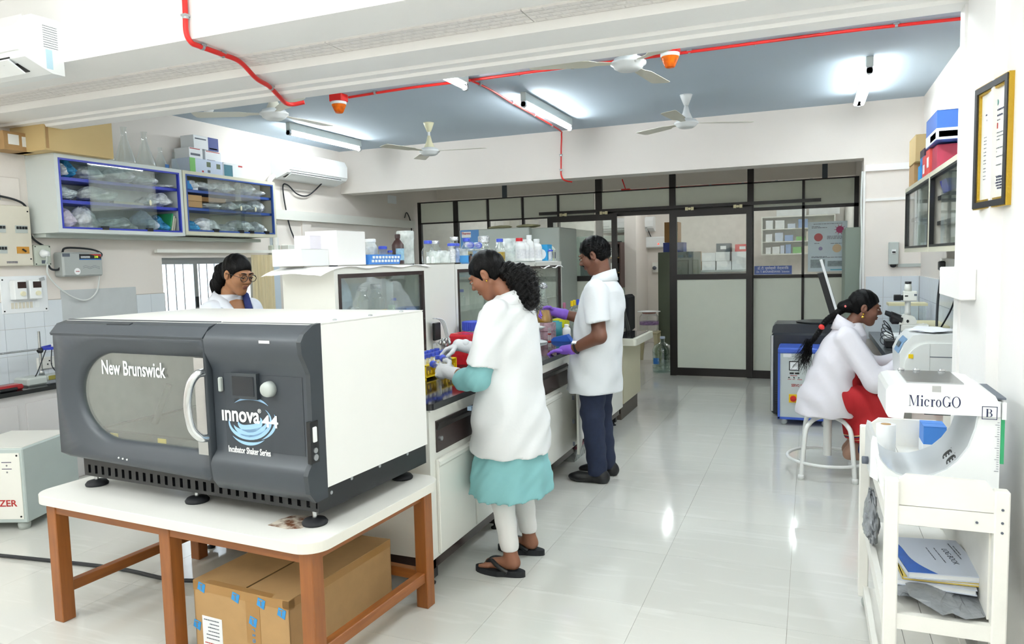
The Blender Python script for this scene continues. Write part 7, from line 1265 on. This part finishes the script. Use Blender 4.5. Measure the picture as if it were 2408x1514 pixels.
put(MB().tube([(.113, -.009, .006), (.115, 0, .009), (.113, .009, .006)], .002, 5), 'glasses_bridge', M_black)
t3 = lambda P: U(loft(P, [(.6, 0, 0, .12, .15), (1.0, 0, 0, .11, .15), (1.22, 0, 0, .11, .16), (1.34, -.01, 0, .07, .08)]), cone(P, (-.015, 0, 1.32), (-.01, 0, 1.39), .052, .05), cone(P, (0, .15, 1.27), (.06, .21, 1.0), .045, .042), cone(P, (.06, .21, 1.0), (.22, .13, .98), .042, .03), cone(P, (0, -.15, 1.27), (.06, -.21, 1.0), .045, .042), cone(P, (.06, -.21, 1.0), (.22, -.13, .98), .042, .03), cone(P, (0, .08, .7), (0, .09, .1), .08, .04), cone(P, (0, -.08, .7), (0, -.09, .1), .08, .04), cone(P, (-.04, .09, .05), (.09, .1, .04), .035, .03), cone(P, (-.04, -.09, .05), (.09, -.1, .04), .035, .03), k=.02)
bp.append(snet(t3, (-.2, -.3, 0), (.35, .3, 1.42), .0085)); mesh_from('body', bp, SK3, P3)
c3_ = lambda P: np.maximum(U(loft(P, [(.55, -.01, 0, .17, .23), (.8, -.01, 0, .165, .21), (1.05, 0, 0, .155, .19), (1.2, 0, 0, .15, .195), (1.29, -.005, 0, .125, .18), (1.345, -.015, 0, .085, .12), (1.375, -.02, 0, .068, .085)], fold=.03), cone(P, (0, .155, 1.275), (.06, .215, 1.0), .07, .07), cone(P, (.06, .215, 1.0), (.21, .14, .98), .066, .055), cone(P, (0, -.155, 1.275), (.06, -.215, 1.0), .07, .07), cone(P, (.06, -.215, 1.0), (.21, -.14, .98), .066, .055), k=.03), -np.maximum(np.abs(P[:, 1])-.62*np.clip(P[:, 2]-1.17, 0, 1)*1.0, -(P[:, 0]-.045)))
mesh_from('lab_coat', [snet(c3_, (-.25, -.32, .54), (.33, .32, 1.4), .008)], mat('white_lab_coat_blue', '#e3e8f2', .75, noise=.03, nscale=6, bump=.1, bscale=18), P3)
coat_collar(P3, [((.075, .012, 1.15), (.15, .03, 1.16)), ((.10, .045, 1.25), (.14, .12, 1.24)), ((.06, .082, 1.34), (.09, .145, 1.30)), ((-.02, .092, 1.385), (-.03, .14, 1.335)), ((-.085, .05, 1.395), (-.115, .08, 1.34)), ((-.095, 0, 1.40), (-.13, 0, 1.345)), ((-.085, -.05, 1.395), (-.115, -.08, 1.34)), ((-.02, -.092, 1.385), (-.03, -.14, 1.335)), ((.06, -.082, 1.34), (.09, -.145, 1.30)), ((.10, -.045, 1.25), (.14, -.12, 1.24)), ((.075, -.012, 1.15), (.15, -.03, 1.16))], MATS['white_lab_coat_blue'])
mesh_from('navy_scarf', [snet(lambda P: U(cone(P, (.06, .06, 1.365), (.125, .035, 1.22), .02, .026), cone(P, (.125, .035, 1.22), (.14, .03, 1.1), .026, .026), k=.02), (0, -.05, 1.05), (.2, .12, 1.42), .006)], mat('navy_cloth', '#1f2c66', .8), P3)
mesh_from('brown_top', [snet(lambda P: loft(P, [(1.05, .0, 0, .14, .13), (1.2, 0, 0, .12, .12), (1.27, 0, 0, .1, .09)]), (-.16, -.16, 1.04), (.16, .16, 1.3), .01)], mat('brown_cotton', '#7d6238', .8), P3); MB().sphere((.125, -.012, 1.225), .007, 8, 6).build('button', M_wprint, P3)
# ================================================================== seated woman at the microscope
P4 = person('seated woman in white coat and red kurta looking into the microscope', (.12, 5.47, 0), 0); bp = []
braid = MB(); pts = bez([(.11, 0, 1.165), (.05, 0, 1.125), (-.02, 0, 1.065), (-.065, -.01, .99), (-.115, -.02, .91), (-.155, -.02, .84)], 5)
Mx, put = add_head(P4, (.222, 0, 1.163), 10, 0, .92, SK2, bp, [snet(lambda P: U(cone(P, (.16, 0, 1.18), (.09, 0, 1.17), .06, .04), k=.02), (.0, -.1, 1.08), (.26, .1, 1.27), .006)], neck_to=(.135, 0, 1.035))
n = len(pts)
for i in range(n-1):
    t = i/(n-1); w_ = (.030-.008*t) if t < .7 else .022*(1-.6*(t-.7)/.3)
    for s in (-1, 1): q = pts[i]+Vector((0, s*w_*.45, 0)); braid.sphere(q, (w_*.8, w_*.65, w_*.9), 9, 7)
braid.build('braid', HAIR, P4)
strands('hair_strands', 260, 9, lambda r: ((-.12+r.uniform(-.03, .02), -.02+r.uniform(-.025, .025), .90+r.uniform(-.05, .05)), (-.35, r.uniform(-.2, .2), -1)), .16, .25, P4, HAIR, .0013)
MB().sphere((.105, -.03, 1.175), .016, 10, 8).build('hair_tie', mat('pink_tie', '#e2706f', .5), P4); MB().sphere((-.045, -.02, 1.03), .021, 10, 8).build('hair_tie', mat('red_tie', '#d8302a', .5), P4)
for s in (-1, 1): put(MB().sphere((-.006, .088*s, -.042), .007, 8, 6).lathe([(.002, -.018), (.011, -.012), (.009, 0), (0, .004)], (-.006, .088*s, -.055), 10), 'earring', MATS['gold_jewel'])
t4 = lambda P: U(elli(P, (0, 0, .56), (.13, .16, .12)), cone(P, (.02, 0, .6), (.10, 0, .92), .11, .11), cone(P, (.12, 0, .98), (.15, 0, 1.05), .06, .05), cone(P, (.11, -.14, .98), (.28, -.2, .69), .045, .042), cone(P, (.28, -.2, .69), (.44, -.1, .79), .042, .028), cone(P, (.11, .14, .98), (.27, .2, .73), .045, .042), cone(P, (.27, .2, .73), (.42, .1, .795), .042, .028), cone(P, (.03, .09, .54), (.36, .085, .53), .075, .06), cone(P, (.03, -.09, .54), (.36, -.085, .53), .075, .06), cone(P, (.36, .085, .53), (.2, .065, .17), .055, .036), cone(P, (.36, -.085, .53), (.2, -.065, .17), .055, .036), k=.025)
bp.append(snet(t4, (-.2, -.3, .12), (.5, .3, 1.12), .0085)); h4 = hand((28, 30, 32, 34), ((.6, .6, -.3), (.9, .2, -.3))); h4m = hand((28, 30, 32, 34), ((.6, .6, -.3), (.9, .2, -.3)), True)
bp += [xf(h4, basis((.95, .2, -.05), (.1, -.3, .95)), (.445, -.1, .795)), xf(h4m, basis((.98, -.1, -.03), (.1, .2, .95)), (.425, .1, .80))]; mesh_from('body', bp, SK2, P4)
c4 = lambda P: U(loft(P, [(.43, -.005, 0, .20, .225), (.55, -.005, 0, .195, .22), (.68, .02, 0, .165, .195), (.8, .05, 0, .15, .185), (.9, .085, 0, .145, .18), (.98, .115, 0, .12, .165), (1.035, .13, 0, .085, .11), (1.06, .135, 0, .07, .08)], fold=.03, nf=4), cone(P, (.11, -.145, .975), (.275, -.205, .69), .074, .07), cone(P, (.275, -.205, .69), (.43, -.105, .785), .068, .052), cone(P, (.11, .145, .975), (.265, .205, .735), .074, .07), cone(P, (.265, .205, .735), (.41, .105, .79), .068, .052), k=.03)+.004*np.sin(P[:, 2]*33+P[:, 0]*45+P[:, 1]*19)
front = lambda P: np.maximum(c4(P), -np.maximum(np.maximum(.165-P[:, 0]+.12*(P[:, 2]-.45)*0, P[:, 2]-.74), np.abs(P[:, 1])-.14))
mesh_from('lab_coat', [snet(front, (-.25, -.32, .42), (.5, .32, 1.09), .008)], COAT2, P4)
coat_collar(P4, [((.13+.078*math.cos(a), .085*math.sin(a), 1.075-.05*math.cos(a)), (.12+.105*math.cos(a), .125*math.sin(a), 1.02-.08*max(0, math.cos(a)))) for a in [R(20+320*k/20) for k in range(21)]], COAT2)
for z in (.70, .58, .48): MB().sphere((.19, -.08, z), .008, 8, 6).build('coat_button', M_wprint, P4)
sk = lambda P: U(elli(P, (.02, 0, .55), (.15, .185, .13)), cone(P, (.03, .085, .55), (.35, .08, .525), .115, .10), cone(P, (.03, -.085, .55), (.35, -.08, .525), .115, .10), cone(P, (.34, .07, .5), (.26, .07, .30), .12, .12), cone(P, (.34, -.07, .5), (.26, -.07, .30), .12, .12), cone(P, (.2, 0, .45), (.22, 0, .32), .12, .12), k=.04)+.004*np.sin(P[:, 0]*60+P[:, 1]*70+P[:, 2]*20)
def red_cloth():
    m = bpy.data.materials.new('red_kurta_cloth'); m.use_nodes = True; N = m.node_tree.nodes; L = m.node_tree.links; b = N['Principled BSDF']; b.inputs['Roughness'].default_value = .8
    tc = N.new('ShaderNodeTexCoord'); sp = N.new('ShaderNodeSeparateXYZ'); L.new(tc.outputs['Object'], sp.inputs[0]); a = N.new('ShaderNodeMath'); a.operation = 'MULTIPLY_ADD'; a.inputs[1].default_value = .35; L.new(sp.outputs['X'], a.inputs[0]); inv = N.new('ShaderNodeMath'); inv.operation = 'MULTIPLY'; inv.inputs[1].default_value = -1; L.new(a.outputs[0], inv.inputs[0])
    a.inputs[2].default_value = 0; s_ = N.new('ShaderNodeMath'); s_.operation = 'ADD'; L.new(sp.outputs['Z'], s_.inputs[0]); L.new(inv.outputs[0], s_.inputs[1])
    cr = N.new('ShaderNodeValToRGB'); cr.color_ramp.interpolation = 'CONSTANT'; E_ = cr.color_ramp.elements; E_[0].position = 0; E_[0].color = C('#1d2a66'); E_[1].position = .19; E_[1].color = C('#b3161e')
    for p_, c_ in ((.215, '#d9c08a'), (.222, '#b3161e'), (.235, '#2a2a66'), (.245, '#d9c08a'), (.251, '#b3161e')): e = E_.new(p_); e.color = C(c_)
    L.new(s_.outputs[0], cr.inputs[0]); w = N.new('ShaderNodeTexWave'); w.inputs['Scale'].default_value = 45; w.inputs['Distortion'].default_value = 4; L.new(tc.outputs['Object'], w.inputs['Vector']); mx = N.new('ShaderNodeMix'); mx.data_type = 'RGBA'; mx.blend_type = 'MULTIPLY'; mx.inputs[7].default_value = (.7, .62, .62, 1); L.new(w.outputs['Fac'], mx.inputs[0]); L.new(cr.outputs[0], mx.inputs[6]); L.new(mx.outputs[2], b.inputs['Base Color']); return m
mesh_from('kurta', [snet(lambda P: np.maximum(sk(P), .262-P[:, 2]+.0*P[:, 0]), (-.2, -.25, .25), (.5, .25, .72), .0085), snet(lambda P: loft(P, [(.5, .12, 0, .10, .13), (.7, .11, 0, .1, .13), (.78, .12, 0, .09, .12)]), (-.02, -.15, .48), (.24, .15, .8), .01)], red_cloth(), P4)
mesh_from('leggings', [snet(lambda P: np.maximum(U(cone(P, (.3, .075, .4), (.2, .065, .17), .05, .042), cone(P, (.3, -.075, .4), (.2, -.065, .17), .05, .042), k=.01), .175-P[:, 2]), (.1, -.15, .15), (.4, .15, .48), .008)], mat('navy_leggings', '#1c2d63', .8), P4)
for y in (.065, -.065): mesh_from('shoe', [snet(lambda P: shoe_fn(P, (.215, y, .127), .22, .042), (.05, y-.08, .12), (.4, y+.08, .28), .006)], mat('tan_shoe', '#9c7a68', .5), P4)
